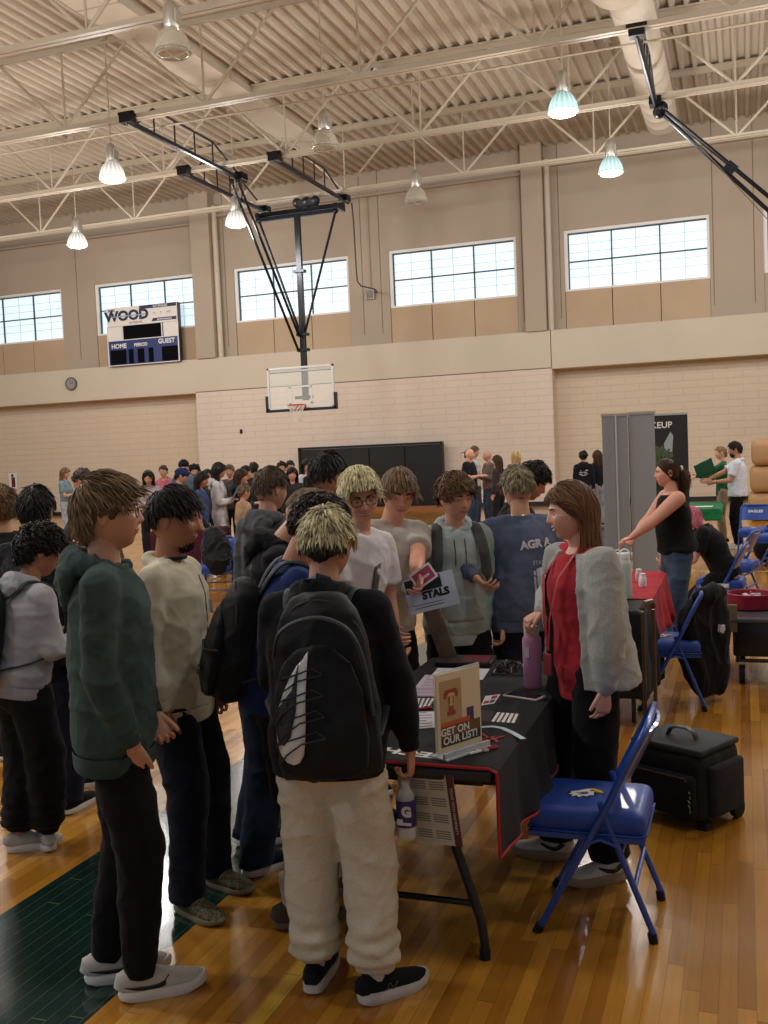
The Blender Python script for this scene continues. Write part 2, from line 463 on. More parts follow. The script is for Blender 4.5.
# windows
for i, (a, b_) in enumerate(wins):
    w = b_-a; h = zt-zs; cx = (a+b_)/2; cz = (zs+zt)/2
    g = Geo(); g.box((0, .12, 0), (w, .03, h)); o = g.build('window_%d' % (i+1), M_PANE, smooth=False); o.location = (cx, 29.42, cz); struct(o)
    f = Geo()
    f.box((.01, 0, h/2-.04), (w-.182, .138, .08)); f.box((.01, 0, -h/2+.03), (w-.182, .138, .06)); f.box((-w/2+.05, 0, 0), (.1, .14, h)); f.box((w/2-.04, 0, 0), (.08, .14, h))
    f.build('window_frame', M_WFRAME, o, False)
    f = Geo()
    for k in (1, 2): f.box((-w/2+w*k/3, .06, 0), (.035, .05, h-.1))
    f.box((0, .06, -.02), (w-.1, .05, .035)); f.box((0, .03, h/2-.1), (w-.14, .06, .03)); f.box((-w/2+.115, .03, 0), (.03, .06, h-.14))
    f.build('mullion', M_MUL, o, False)
    f = Geo()
    for k in range(3):
        f.box((-w/2+w*(k+.5)/3, .098, 0), (.022, .01, h-.1))
    for s in (-1, 1):
        for q in (.28, .56, .84)[:2]:
            f.box((0, .098, s*h/2*q+(.03 if s < 0 else 0)), (w-.14, .01, .018))
    f.build('glazing_bar', M_PLINE, o, False)
# ceiling deck
g = Geo(); p = .285; d = .085; x = -34
prof = []
while x < 16:
    prof += [(x, 0), (x+.07, 0), (x+.105, d), (x+.25, d)]; x += p
y0, y1 = -9.5, 29.6; n = len(prof)
vs = [(px, y0, 10.3+pz) for px, pz in prof] + [(px, y1, 10.3+pz) for px, pz in prof]
fs = [(i, n+i, n+i+1, i+1) for i in range(n-1)]
g.add(vs, fs); 
g.box((-9, 10, 10.55), (50, 39.6, .1))
struct(g.build('ceiling', M_DECK, smooth=False))
# ============================================================ trusses
def truss(Y, label):
    t = thing('roof_truss', label, 'roof truss', (0, Y, 8.6), 0, None)
    xs = [-3.26-3.23*k for k in range(-5, 9)]
    g = Geo()
    for s in (-1, 1):
        g.box((-9, s*.055, .0), (46, .08, .02)); g.box((-9, s*.02, .05), (46, .015, .11))
    g.build('bottom_chord', M_STEEL, t, False)
    g = Geo()
    for s in (-1, 1):
        g.box((-9, s*.065, 1.69), (46, .1, .02)); g.box((-9, s*.025, 1.63), (46, .015, .11))
    g.build('top_chord', M_STEEL, t, False)
    a = Geo(); a.tube([(0, 0, .05), (1.615, 0, 1.62)], .033, n=8)
    b = Geo(); b.tube([(0, 0, .05), (-1.615, 0, 1.62)], .033, n=8)
    c = Geo(); c.tube([(0, .0, .05), (0, .0, 1.62)], .022, n=6)
    first = None
    for x in xs:
        if first is None:
            first = [q.build('web_member', M_STEEL, t) for q in (a, b, c)]; cur = first
        else:
            cur = []
            for q in first:
                o = q.copy(); COL.objects.link(o); o.parent = t; cur.append(o)
        for q in cur: q.location = (x, 0, 0)
    return t
truss(13.9, 'nearest painted steel roof truss, cut by the top left edge')
truss(17.6, 'second steel roof truss from the camera')
truss(21.3, 'third steel roof truss, over the far ends of the backstop side rail')
truss(24.9, 'farthest steel roof truss, just in front of the windowed wall')
# thin pipes along the trusses
for (Y, z, r) in ((22.0, 8.9, .03), (18.6, 8.75, .022)):
    g = Geo(); g.tube([(-30, Y, z), (14, Y, z)], r, n=8)
    tag(g.build('sprinkler_pipe', M_STEEL), 'thin painted pipe running beside the %s roof truss' % ('third' if Y > 20 else 'second'), 'pipe')
# flat painted duct on the deck at left, round duct at right
g = Geo(); g.box((-10.98, 19.6, 10.21), (.92, 12.6, .16)); 
for y in (14, 16.1, 18.2, 20.3, 22.4, 24.5): g.box((-10.98, y, 10.2), (.95, .04, .18))
tag(g.build('flat_duct', M_DUCT, smooth=False), 'wide flat pale duct lying against the ceiling deck at left', 'duct')
t = thing('round_duct', 'round pale painted duct under the ceiling at upper right', 'duct', (-1.72, 0, 9.45))
g = Geo(); pts = []; rr = []
y = 13.0
while y < 25.5: 
    pts += [(0, y, 0), (0, y+.02, 0), (0, y+.04, 0)]; rr += [.37, .378, .37]; y += .6
pts.append((0, 25.6, 0)); rr.append(.37)
g.tube(pts, rr, n=32, side=(1, 0, 0)); g.build('duct_run', M_DUCT, t)
g = Geo(); g.tube([(0, 25.6, 0), (0, 25.75, -.02), (0, 25.85, -.08)], [.37, .3, .1], n=32, side=(1, 0, 0)); g.build('end_cap', M_DUCT, t)
g = Geo(); pts = []; rr = []; y = 13.2
while y < 17.3:
    pts += [(-.1, y, -.1), (-.1, y+.06, -.1)]; rr += [.5, .47]; y += .12
g.tube(pts, rr, n=32, side=(1, 0, 0)); g.build('spiral_collar', M_DUCT, t)
# ============================================================ high bay lamps
def lampglass(rgb, k, name):
    m = emis(rgb, k, name); nt = m.node_tree; N = nt.nodes; L = nt.links; b = N['Principled BSDF']; b.inputs['Base Color'].default_value = (.12, .12, .12, 1)
    tc = N.new('ShaderNodeTexCoord'); sp = N.new('ShaderNodeSeparateXYZ'); L.new(tc.outputs['Object'], sp.inputs[0])
    at = N.new('ShaderNodeMath'); at.operation = 'ARCTAN2'; L.new(sp.outputs[0], at.inputs[0]); L.new(sp.outputs[1], at.inputs[1])
    mu = N.new('ShaderNodeMath'); mu.operation = 'MULTIPLY'; mu.inputs[1].default_value = 16; L.new(at.outputs[0], mu.inputs[0])
    sn = N.new('ShaderNodeMath'); sn.operation = 'SINE'; L.new(mu.outputs[0], sn.inputs[0])
    z = N.new('ShaderNodeMapRange'); z.inputs['From Min'].default_value = .34; z.inputs['From Max'].default_value = .1; z.inputs['To Min'].default_value = .35*k; z.inputs['To Max'].default_value = 1.0*k; L.new(sp.outputs[2], z.inputs['Value'])
    a = N.new('ShaderNodeMath'); a.operation = 'MULTIPLY_ADD'; a.inputs[1].default_value = .16*k; L.new(sn.outputs[0], a.inputs[0]); L.new(z.outputs[0], a.inputs[2])
    L.new(a.outputs[0], b.inputs['Emission Strength']); return m
M_ACR_ON = lampglass((255, 250, 240), LAMP_E, 'lit_lamp_glass')
M_ACR_G = lampglass((206, 250, 246), LAMP_E, 'lit_lamp_glass_cool')
def acrylic():
    m, nt, b = _nodes('ribbed_acrylic'); b.inputs['Base Color'].default_value = (*lin((215, 208, 190)), 1)
    b.inputs['Roughness'].default_value = .2; b.inputs['Transmission Weight'].default_value = .55; b.inputs['Alpha'].default_value = .6
    return m
M_ACR = acrylic()
M_ALU = plain((190, 186, 176), .35, .7)
def lamp(x, y, kind, label):
    t = thing('high_bay_lamp', label, 'lamp', (x, y, 7.5), 0, None)
    g = Geo(); g.tube([(0, 0, .7), (0, 0, 2.78)], .016, n=8); g.lathe([(.0, 2.72), (.09, 2.72), (.09, 2.79), (0, 2.79)], n=14); g.build('stem', M_STEEL, t)
    g = Geo(); g.lathe([(0, .34), (.1, .34), (.115, .38), (.115, .6), (.08, .68), (.03, .72), (0, .72)], n=20)
    g.box((.11, 0, .48), (.03, .16, .18)); g.build('ballast_housing', M_ALU, t)
    g = Geo(); prof = [(r_*.9, z_*.7) for r_, z_ in [(.27, .0), (.285, .05), (.28, .12), (.255, .24), (.21, .36), (.15, .46), (.1, .5), (.09, .5), (.14, .455), (.2, .355), (.245, .235), (.27, .12), (.275, .05), (.262, .0)]]
    n = 48; vs = []; fs = []
    for (r, z) in prof:
        for k in range(n):
            rr_ = r*(1+.012*(k % 2)); a = 2*PI*k/n; vs.append((rr_*math.cos(a), rr_*math.sin(a), z))
    m_ = len(prof)
    for i in range(m_):
        for k in range(n):
            l = (k+1) % n; j = (i+1) % m_; fs.append((i*n+k, i*n+l, j*n+l, j*n+k))
    g.add(vs, fs)
    mat = {'on': M_ACR_ON, 'cool': M_ACR_G, 'off': M_ACR}[kind]
    sh = g.build('lamp_shade', mat, t)
    g = Geo(); g.lathe([(0, -.03), (.11, -.025), (.2, -.012), (.24, .0), (.255, .014), (.24, .022), (0, .022)], n=32); g.build('lens', mat, t)
    g = Geo(); 
    for z, r in ((.02, .264), (-.02, .22)):
        g.tube([(r*math.cos(a*PI/12), r*math.sin(a*PI/12), z) for a in range(24)], .008, n=6, closed=True)
    for k in range(4):
        a = k*PI/2; g.tube([(.262*math.cos(a), .262*math.sin(a), .02), (.22*math.cos(a), .22*math.sin(a), -.02), (0, 0, -.04)], .006, n=6)
    g.build('wire_guard', M_ALU, t)
    if kind != 'off': add_spot(x, y, 7.42)
    return t
def add_spot(x, y, z, k=1.0):
    ld = bpy.data.lights.new('lamp_light', 'POINT'); ld.energy = LAMP_W*k
    ld.shadow_soft_size = .26; ld.color = (1.0, .985, .97)
    lo = bpy.data.objects.new('lamp_light', ld); COL.objects.link(lo); lo.location = (x, y, z-.3)
lamp(-7.45, 12.67, 'off', 'unlit high bay lamp hanging near the top left, closest to the camera')
lamp(-11.9, 17.6, 'on', 'lit high bay lamp left of the backstop rail, larger of two at left')
lamp(-16.34, 22.4, 'on', 'lit high bay lamp lowest and farthest left, in front of the upper wall')
lamp(-11.67, 22.4, 'on', 'lit high bay lamp just behind the basketball backstop braces')
lamp(-7.29, 17.74, 'off', 'unlit high bay lamp hanging right of the white ball on the truss')
lamp(-7.03, 22.48, 'off', 'dim high bay lamp hanging above the window right of the backstop')
lamp(-2.84, 17.81, 'cool', 'brightest lit high bay lamp at upper right with cool glass')
lamp(-2.57, 22.22, 'cool', 'lit high bay lamp above the right hand window, beside the pilaster')
# the rest of the hall's lamp grid, outside the frame
first = None
for (x, y) in [(-3.0, 2.9), (-12.2, 7.8), (-12.2, 2.9), (2, 12.7), (2, 17.7), (2, 22.4), (-12.2, 12.7), (-17, 12.7), (-17, 17.6), (-21.5, 17.6), (-21.5, 22.4), (-3, -2), (2, -2), (6.5, 7.8), (6.5, 12.7), (6.5, 17.7)]:
    lit = (y > 9 or abs(x) > 10) and (x, y) != (-12.2, 12.7)
    if first is None:
        first = {True: lamp(-17, 7.8, 'on', 'lit high bay lamp of the hall, hanging outside the picture'), False: lamp(6.5, 2.9, 'off', 'unlit high bay lamp of the hall, hanging outside the picture')}
        for q in first.values(): q['group'] = 'high bay lamps outside the picture'
    dup(first[lit], (x, y, 7.5))
    if lit: add_spot(x, y, 7.42)
for x, y, k in NEAR:
    dup(first[True], (x, y, 7.5)); add_spot(x, y, 7.42, k)
# ============================================================ basketball backstop
M_GLASS = None
def glassm():
    m, nt, b = _nodes('backboard_glass'); b.inputs['Base Color'].default_value = (.93, 1, .95, 1)
    b.inputs['Roughness'].default_value = .02; b.inputs['Alpha'].default_value = .16
    return m
M_GLASS = glassm()
M_WHT = plain((226, 226, 222), .5); M_ORANGE = plain((190, 62, 30), .45); M_NET = plain((225, 220, 208), .8)
def rail(t, x, y0, y1, z, name='truss_rail'):
    g = Geo(); g.tube([(x, y0, z), (x, y1, z)], .055, n=8)
    g.box((x, y0+.02, z+.06), (.26, .22, .2)); g.box((x, y0-.02, z+.14), (.34, .08, .06)); g.box((x, y1-.25, z+.05), (.24, .3, .16))
    o = g.build(name, M_BLKMET, t)
    L = y1-y0; g = Geo(); p = [(x, y0+.35, z+.05), (x, y0+.95, z+.52), (x, y1-1.55, z+.52), (x, y1-.35, z+.08)]
    g.tube(p, .024, n=6)
    for f in (0, .33, .67, 1):
        y = (y0+.98)*(1-f)+(y1-1.58)*f; g.tube([(x, y, z), (x, y, z+.52)], .018, n=6)
    g.build('rail_stiffener', M_BLK, o)
t = thing('basketball_backstop', 'ceiling hung basketball backstop with black braces and glass board', 'basketball hoop', (-10.91, 24.4, 3.0))
def rel(*p): return (p[0]+10.91, p[1]-24.4, p[2]-3.0)
for a in ((-11.35, 17.4, 22.4), (-12.3, 21.1, 25.6), (-9.93, 21.1, 25.6)):
    rail(t, a[0]+10.91, a[1]-24.4, a[2]-24.4, 5.52)
g = Geo(); g.box(rel(-10.95, 24.85, 8.28), (2.4, .12, .12)); g.box(rel(-10.93, 24.4, 8.05), (2.34, .1, .1)); 
for x in (-12.05, -9.8): g.box(rel(x, 24.62, 8.17), (.1, .6, .12))
g.build('cross_bar', M_BLKMET, t, False)
g = Geo(); g.box(rel(-10.75, 24.75, 8.42), (.5, .3, .16)); 
for dx in (-.28, 0, .25): g.ell(rel(-10.75+dx, 24.7, 8.45), (.12, .14, .13))
g.build('winch', M_BLK, t)
g = Geo(); g.box(rel(-10.91, 24.4, 5.65), (.14, .12, 4.85)); 
for z in (4.95, 4.55, 6.6): g.box(rel(-10.91, 24.4, z), (.3, .2, .07))
g.build('mast', M_BLKMET, t, False)
for a, b in (((-9.82, 24.4, 8.03), (-10.86, 24.4, 4.95)), ((-12.02, 24.4, 8.03), (-10.96, 24.4, 4.95)), ((-11.3, 21.9, 8.42), (-10.97, 24.3, 4.9)), ((-11.42, 21.8, 8.38), (-11.0, 24.3, 4.5))):
    g = Geo(); g.tube([rel(*a), rel(*b)], .034, n=8); g.ell(rel(*a), .07); g.build('brace', M_BLKMET, t)
bx, bw, bz0, bz1 = -10.91, 1.90, 2.99, 4.10
cz = (bz0+bz1)/2; hh = bz1-bz0
g = Geo(); g.box(rel(bx, 24.1, cz), (bw-.06, .015, hh-.06)); bb = g.build('backboard_glass', M_GLASS, t, False)
g = Geo()
for s in (-1, 1): g.box(rel(bx+s*(bw/2-.025), 24.1, cz), (.05, .05, hh)); g.box(rel(bx, 24.1, cz+s*(hh/2-.025)), (bw, .05, .05))
g.box(rel(bx, 24.14, bz1-.1), (bw-.1, .04, .04))
g.build('backboard_frame', plain((205, 205, 202), .4), t, False)
g = Geo(); g.box(rel(bx, 24.16, bz1-.12), (bw-.1, .05, .045)); g.box(rel(bx+.05, 24.18, bz0+.3), (.5, .06, .08)); g.build('rear_bar', M_BLK, t, False)
g = Geo(); w, h = .61, .45; zc = bz0+.36
for s in (-1, 1): g.box(rel(bx+s*w/2, 24.088, zc), (.05, .006, h)); g.box(rel(bx, 24.088, zc+s*h/2), (w+.05, .006, .05))
g.build('target_square', plain((205, 210, 200), .6), bb, False)
g = Geo(); g.box(rel(bx, 24.1, bz0-.02), (bw+.12, .1, .07)); 
for s in (-1, 1): g.box(rel(bx+s*(bw/2+.03), 24.1, bz0+.17), (.07, .1, .42))
g.build('edge_padding', M_BLK, t, False)
rc = V(rel(-10.88, 23.72, 3.08)); g = Geo()
g.tube([rc+V((.229*math.cos(a*PI/16), .229*math.sin(a*PI/16), 0)) for a in range(32)], .013, n=8, closed=True)
g.box(rc+V((0, .3, -.04)), (.22, .12, .1)); g.box(rc+V((0, .25, -.0)), (.3, .06, .02)); g.tube([rc+V((-.1, .36, -.08)), rc+V((-.15, .17, -.01))], .012, n=6); g.tube([rc+V((.1, .36, -.08)), rc+V((.15, .17, -.01))], .012, n=6)
g.build('rim', M_ORANGE, t)
g = Geo()
for k in range(12):
    for s in (-1, 1):
        pts = []
        for j in range(7):
            f = j/6; a = (k+s*j*.5)*PI/6; r = .225*(1-f)+.125*f-.03*math.sin(f*PI); pts.append(rc+V((r*math.cos(a), r*math.sin(a), -.42*f)))
        g.tube(pts, .0055, n=4)
g.build('net', M_NET, t)
# hanging power cable of the backstop and box on the wall
g = Geo(); g.tube([(-9.9, 25.3, 8.4), (-9.8, 26, 7.6), (-10.35, 28.9, 7.3), (-11.1, 29.2, 6.72), (-11.05, 29.2, 6.62), (-10.9, 29.2, 6.6)], .018, n=6)
g = Geo(); g.tube([(-9.75, 25.4, 8.45), (-9.72, 25.4, 8.0), (-9.7, 25.4, 6.6), (-9.68, 25.4, 6.35), (-9.62, 25.5, 6.25), (-9.6, 26.5, 6.3), (-10.5, 29.2, 6.66), (-10.85, 29.22, 6.66)], .02, n=6)
tag(g.build('hanging_cable', plain((60, 56, 50), .6)), 'dark cable looping from the backstop rail down to the wall box', 'cable')
t = thing('wall_junction_box', 'grey control box on the wall right of the backstop, under a conduit', 'electrical box', (-10.75, 29.3, 6.45))
g = Geo(); g.box((0, -.06, .17), (.3, .12, .32), bev=.01); g.box((-.1, -.14, .1), (.06, .06, .12)); g.build('box', plain((165, 160, 150), .4), t)
g = Geo(); g.box((0, -.13, .17), (.22, .01, .24)); g.box((.06, -.14, .12), (.05, .02, .08)); g.build('cover', plain((120, 116, 110), .5), t, False)
g = Geo(); g.tube([(0.02, -.04, .3), (0.02, -.04, 3.2)], .018, n=6); g.build('conduit', M_STEEL, t)
# second backstop, only its overhead rail and braces reach into the picture
t = thing('basketball_backstop', 'second ceiling backstop at the top right, cut by the picture edge', 'basketball hoop', (2.0, 21.4, 3.0))
rail(t, -3.55, -3.8, .2, 5.52)
for a, b in (((-3.45, 0, 5.45), (-.1, .1, 2.1)), ((-3.48, .05, 5.4), (-.1, .15, 1.7)), ((3.45, 0, 5.45), (.1, .1, 2.1))):
    g = Geo(); g.tube([a, b], .042, n=8); g.ell(a, .14, nu=12, nv=8); g.build('brace', M_BLKMET, t)
g = Geo(); g.box((-2.15, .05, 4.1), (.22, .1, .2), Matrix.Rotation(R(45), 3, 'Y')); g.build('lock_clamp', M_BLKMET, t, False)
g = Geo(); g.box((0, .1, 2.8), (.14, .12, 5.2)); g.build('mast', M_BLKMET, t, False)
g = Geo(); g.tube([(-3.35, .0, 5.4), (-.1, -.1, 1.2)], .008, n=4); g.build('cable', plain((70, 64, 56), .6), t)
g = Geo(); g.box((0, -.2, .58), (1.9, .015, 1.05)); g.build('backboard_glass', M_GLASS, t, False)
# volleyball lodged on the truss
def ballm():
    m, nt, b = _nodes('volleyball'); N = nt.nodes; L = nt.links; tc = N.new('ShaderNodeTexCoord')
    w = N.new('ShaderNodeTexWave'); w.inputs['Scale'].default_value = 2.2; w.inputs['Distortion'].default_value = 1.5
    r = N.new('ShaderNodeValToRGB'); r.color_ramp.interpolation = 'CONSTANT'; r.color_ramp.elements[0].color = (.02, .02, .04, 1)
    r.color_ramp.elements[1].position = .45; r.color_ramp.elements[1].color = (.75, .75, .75, 1)
    L.new(tc.outputs['Object'], w.inputs['Vector']); L.new(w.outputs[0], r.inputs[0]); L.new(r.outputs[0], b.inputs['Base Color']); return m
g = Geo(); g.ell((0, 0, .0), .12, nu=20, nv=14); o = g.build('volleyball', ballm()); o.location = (-7.45, 21.1, 10.02)
tag(o, 'black and white ball lodged up against the roof truss', 'ball')
# ============================================================ scoreboard
W_, H_ = 2.71, 1.93
t = thing('scoreboard', 'navy and white gym scoreboard hanging in front of a window', 'scoreboard', (-20.06, 28.88, 5.02))
NAVY = plain((24, 44, 104), .5); DK = plain((14, 16, 26), .4); CREAM = plain((226, 220, 212), .6); NV = plain((22, 26, 62), .5); GY = plain((150, 155, 165), .5)
g = Geo(); g.box((W_/2, .1, H_/2), (W_, .2, H_)); g.build('cabinet', DK, t, False)
g = Geo(); g.box((W_/2, -.012, H_*.84), (W_, .02, H_*.32)); hd = g.build('sponsor_panel', CREAM, t, False)
for x in (.29, W_-.28):
    g = Geo(); g.box((x, -.012, H_*.56), (.54, .02, H_*.23)); g.build('white_panel', CREAM, t, False)
g = Geo(); g.box((W_/2, -.012, H_*.555), (W_-1.2, .02, H_*.235)); g.build('message_display', plain((6, 6, 8), .8, spec=.1), t, False)
g = Geo(); g.box((W_/2, -.012, H_*.22), (W_-.04, .02, H_*.42)); lp = g.build('score_panel', NAVY, t, False)
g = Geo()
for s in (0, 1): g.box((s*W_, -.03, H_*.34), (.035, .03, H_*.68)); g.box((W_/2, -.03, .012 if s == 0 else H_*.435), (W_, .03, .025))
g.box((.6, -.03, .56*H_), (.03, .03, .23*H_)); g.box((W_-.6, -.03, .56*H_), (.03, .03, .23*H_))
g.build('white_border', M_WHT, t, False)
for x, w in ((.36, .6), (W_-.36, .6), (.86, .17), (1.24, .24), (1.63, .17)):
    g = Geo(); g.box((x+.02, -.03, H_*.15), (w, .03, H_*.24)); g.build('score_digit_window', plain((6, 6, 8), .8, spec=.1), t, False)
FM = lambda x, z, y=-.03: frame((x, y, z), (1, 0, 0), (0, 0, 1), (0, -1, 0))
text_mesh('lettering', 'HOME', .21, M_WHT, FM(.42, H_*.335), lp, bold=.006)
text_mesh('lettering', 'PERIOD', .15, M_WHT, FM(1.27, H_*.335), lp, bold=.004)
text_mesh('lettering', 'GUEST', .21, M_WHT, FM(W_-.45, H_*.36), lp, bold=.006)
text_mesh('lettering', 'JAMES', .1, NV, FM(.2, H_*.955), hd, bold=.003)
text_mesh('lettering', 'WOOD', .44, NV, FM(.78, H_*.845), hd, bold=.022, sx=1.12)
g = Geo(); g.box((.82, -.034, H_*.845), (1.3, .004, .035)); g.build('stripe', GY, hd, False)
text_mesh('lettering', 'MOTORS INC', .085, NV, FM(1.13, H_*.722), hd)
g = Geo(); g.box((W_-.72, -.026, H_*.965), (1.4, .01, .11)); g.prism([(-.95, -.045), (0, -.045), (0, .055), (-.88, .055)], (W_-.03, -.022, H_*.735), (1, 0, 0), (0, 0, 1), (0, -1, 0), .008); g.build('navy_strip', NV, hd, False)
text_mesh('lettering', 'GO EAGLES!', .1, M_WHT, FM(W_-.62, H_*.965, -.034), hd, bold=.002)
text_mesh('lettering', 'jameswood.com', .085, M_WHT, FM(W_-.48, H_*.738, -.034), hd, bold=.002)
g = Geo()
for x, w in ((1.52, .2), (1.86, .07), (2.1, .05), (2.4, .16)): g.box((x, -.027, H_*.855), (w, .006, .035)); g.box((x, -.027, H_*.825), (w+.06, .006, .01))
g.build('sponsor_mark', GY, hd, False)
# clock
t = thing('wall_clock', 'round wall clock on the belt below the leftmost windows', 'clock', (-21.72, 28.99, 4.56))
MY = Matrix.Rotation(R(90), 3, 'X')
g = Geo(); g.lathe([(0, 0), (.22, 0), (.225, .02), (.22, .07), (.2, .08), (.195, .05), (0, .05)], n=36, M=MY); g.build('case', plain((90, 86, 80), .4), t)
g = Geo(); g.lathe([(0, .05), (.19, .05), (.19, .056), (0, .056)], n=36, M=MY); fc = g.build('dial', plain((150, 148, 142), .5), t)
g = Geo()
for k in range(12):
    a = k*PI/6; g.box((.16*math.sin(a), -.06, .16*math.cos(a)), (.012, .006, .035), Matrix.Rotation(a, 3, 'Y'))
g.build('hour_mark', DK, fc, False)
g = Geo(); g.box((.04, -.064, .02), (.1, .004, .014), Matrix.Rotation(R(-25), 3, 'Y')); g.box((-.02, -.068, .06), (.01, .004, .14), Matrix.Rotation(R(-12), 3, 'Y')); g.build('clock_hand', DK, fc, False)
# small sign on the wall at far left
t = thing('wall_poster', 'small white poster with a maroon figure on the far left wall', 'poster', (-24.95, 29.55, .98))
g = Geo(); g.box((0, 0, .3), (.36, .02, .6)); g.build('sheet', M_WHT, t, False)
g = Geo(); g.box((0.03, -.012, .26), (.16, .005, .36)); g.box((.0, -.012, .5), (.1, .005, .1)); g.build('maroon_print', plain((92, 30, 44), .6), t, False)
g = Geo(); g.box((-15.3, 28.985, 2.62), (.08, .03, .14)); tag(g.build('wall_thermostat', DK, smooth=False), 'tiny dark wall box on the pale block wall above the crowd', 'wall box')
# black wall pad
t = thing('wall_pad', 'large black padded screen standing against the back wall behind the group', 'wall pad', (-10.8, 28.7, 0))
g = Geo(); 
for k in range(4): g.box((-1.72+k*1.15, 0, 1.0), (1.14, .12, 1.86), bev=.03)
g.build('pad', plain((15, 15, 18), .7), t)
g = Geo(); g.box((0, 0, 1.97), (4.66, .16, .07)); 
for s in (-1, 1): g.box((s*2.32, 0, 1), (.07, .16, 2.0))
g.build('pad_frame', M_BLK, t, False)
g = Geo(); g.box((0, -.1, .05), (4.7, .16, .1)); g.build('wooden_sill', plain((150, 92, 48), .5), t, False)
# stacked tan mats at the right edge
first = None
for k, lab in enumerate(('lowest thick tan gym mat of the stack at the right edge', 'middle thick tan gym mat of the stack at the right edge', 'topmost thick tan gym mat of the stack at the right edge')):
    if first is None:
        t = thing('gym_mat', lab, 'gym mat', (1.3, 23.0, .02+.56*k), 0, 'tan gym mats at the right edge')
        g = Geo(); g.box((0, 0, .28), (2.5, 1.6, .55), bev=.14); g.build('mat', plain((168, 130, 88), .6), t); 
        g = Geo(); g.box((-.2, -.82, .28), (.3, .02, .3)); g.build('white_patch', plain((200, 190, 170), .6), t, False); first = t
    else: dup(first, (1.3+.04*k, 23.0, .02+.56*k), None, lab)

# ============================================================ folding chairs
BLUE = plain((28, 74, 158), .32, .1, coat=.4); BLUEV = plain((26, 66, 152), .5, 0, coat=.05)
def eagle(parent, c, s, z):
    """head of an eagle in three flat layers"""
    outl = [(-.95, -.5), (-.8, -.15), (-.95, .05), (-.55, .2), (-.3, .5), (.0, .72), (.4, .78), (.75, .62), (.98, .3), (1.0, -.02), (.86, -.1), (.8, .05), (.6, -.1), (.62, -.35), (.35, -.45), (.2, -.75), (-.05, -.6), (-.25, -.95), (-.45, -.65), (-.75, -.85), (-.7, -.55)]
    white = [(-.8, -.42), (-.68, -.12), (-.78, .02), (-.42, .14), (-.2, .42), (.05, .58), (.38, .5), (.45, .22), (.42, -.1), (.5, -.3), (.28, -.35), (.15, -.6), (-.05, -.45), (-.22, -.78), (-.38, -.5), (-.62, -.7), (-.58, -.42)]
    beak = [(.05, .6), (.4, .68), (.7, .54), (.9, .28), (.92, .06), (.8, .14), (.55, .16), (.45, .3), (.2, .5)]
    eye = [(.18, .3), (.42, .36), (.4, .26), (.25, .22)]
    fe = [(-.5, -.15), (.1, .0), (-.45, -.25), (-.1, -.2), (-.3, -.45), (.05, -.3), (.2, -.1), (.1, .1)]
    for nm, P, m, h in (('emblem_outline', outl, NV, .0), ('emblem_white', white, M_WHT, .0015), ('emblem_beak', beak, plain((214, 176, 60), .5), .0018), ('emblem_eye', eye, DK, .003), ('emblem_feather', fe, plain((90, 96, 130), .5), .0026)):
        g = Geo(); g.prism([(x*s, y*s) for x, y in P], (c[0], c[1], z+h), (0, -1, 0), (1, 0, 0), (0, 0, 1), .002); g.build(nm, m, parent, False)
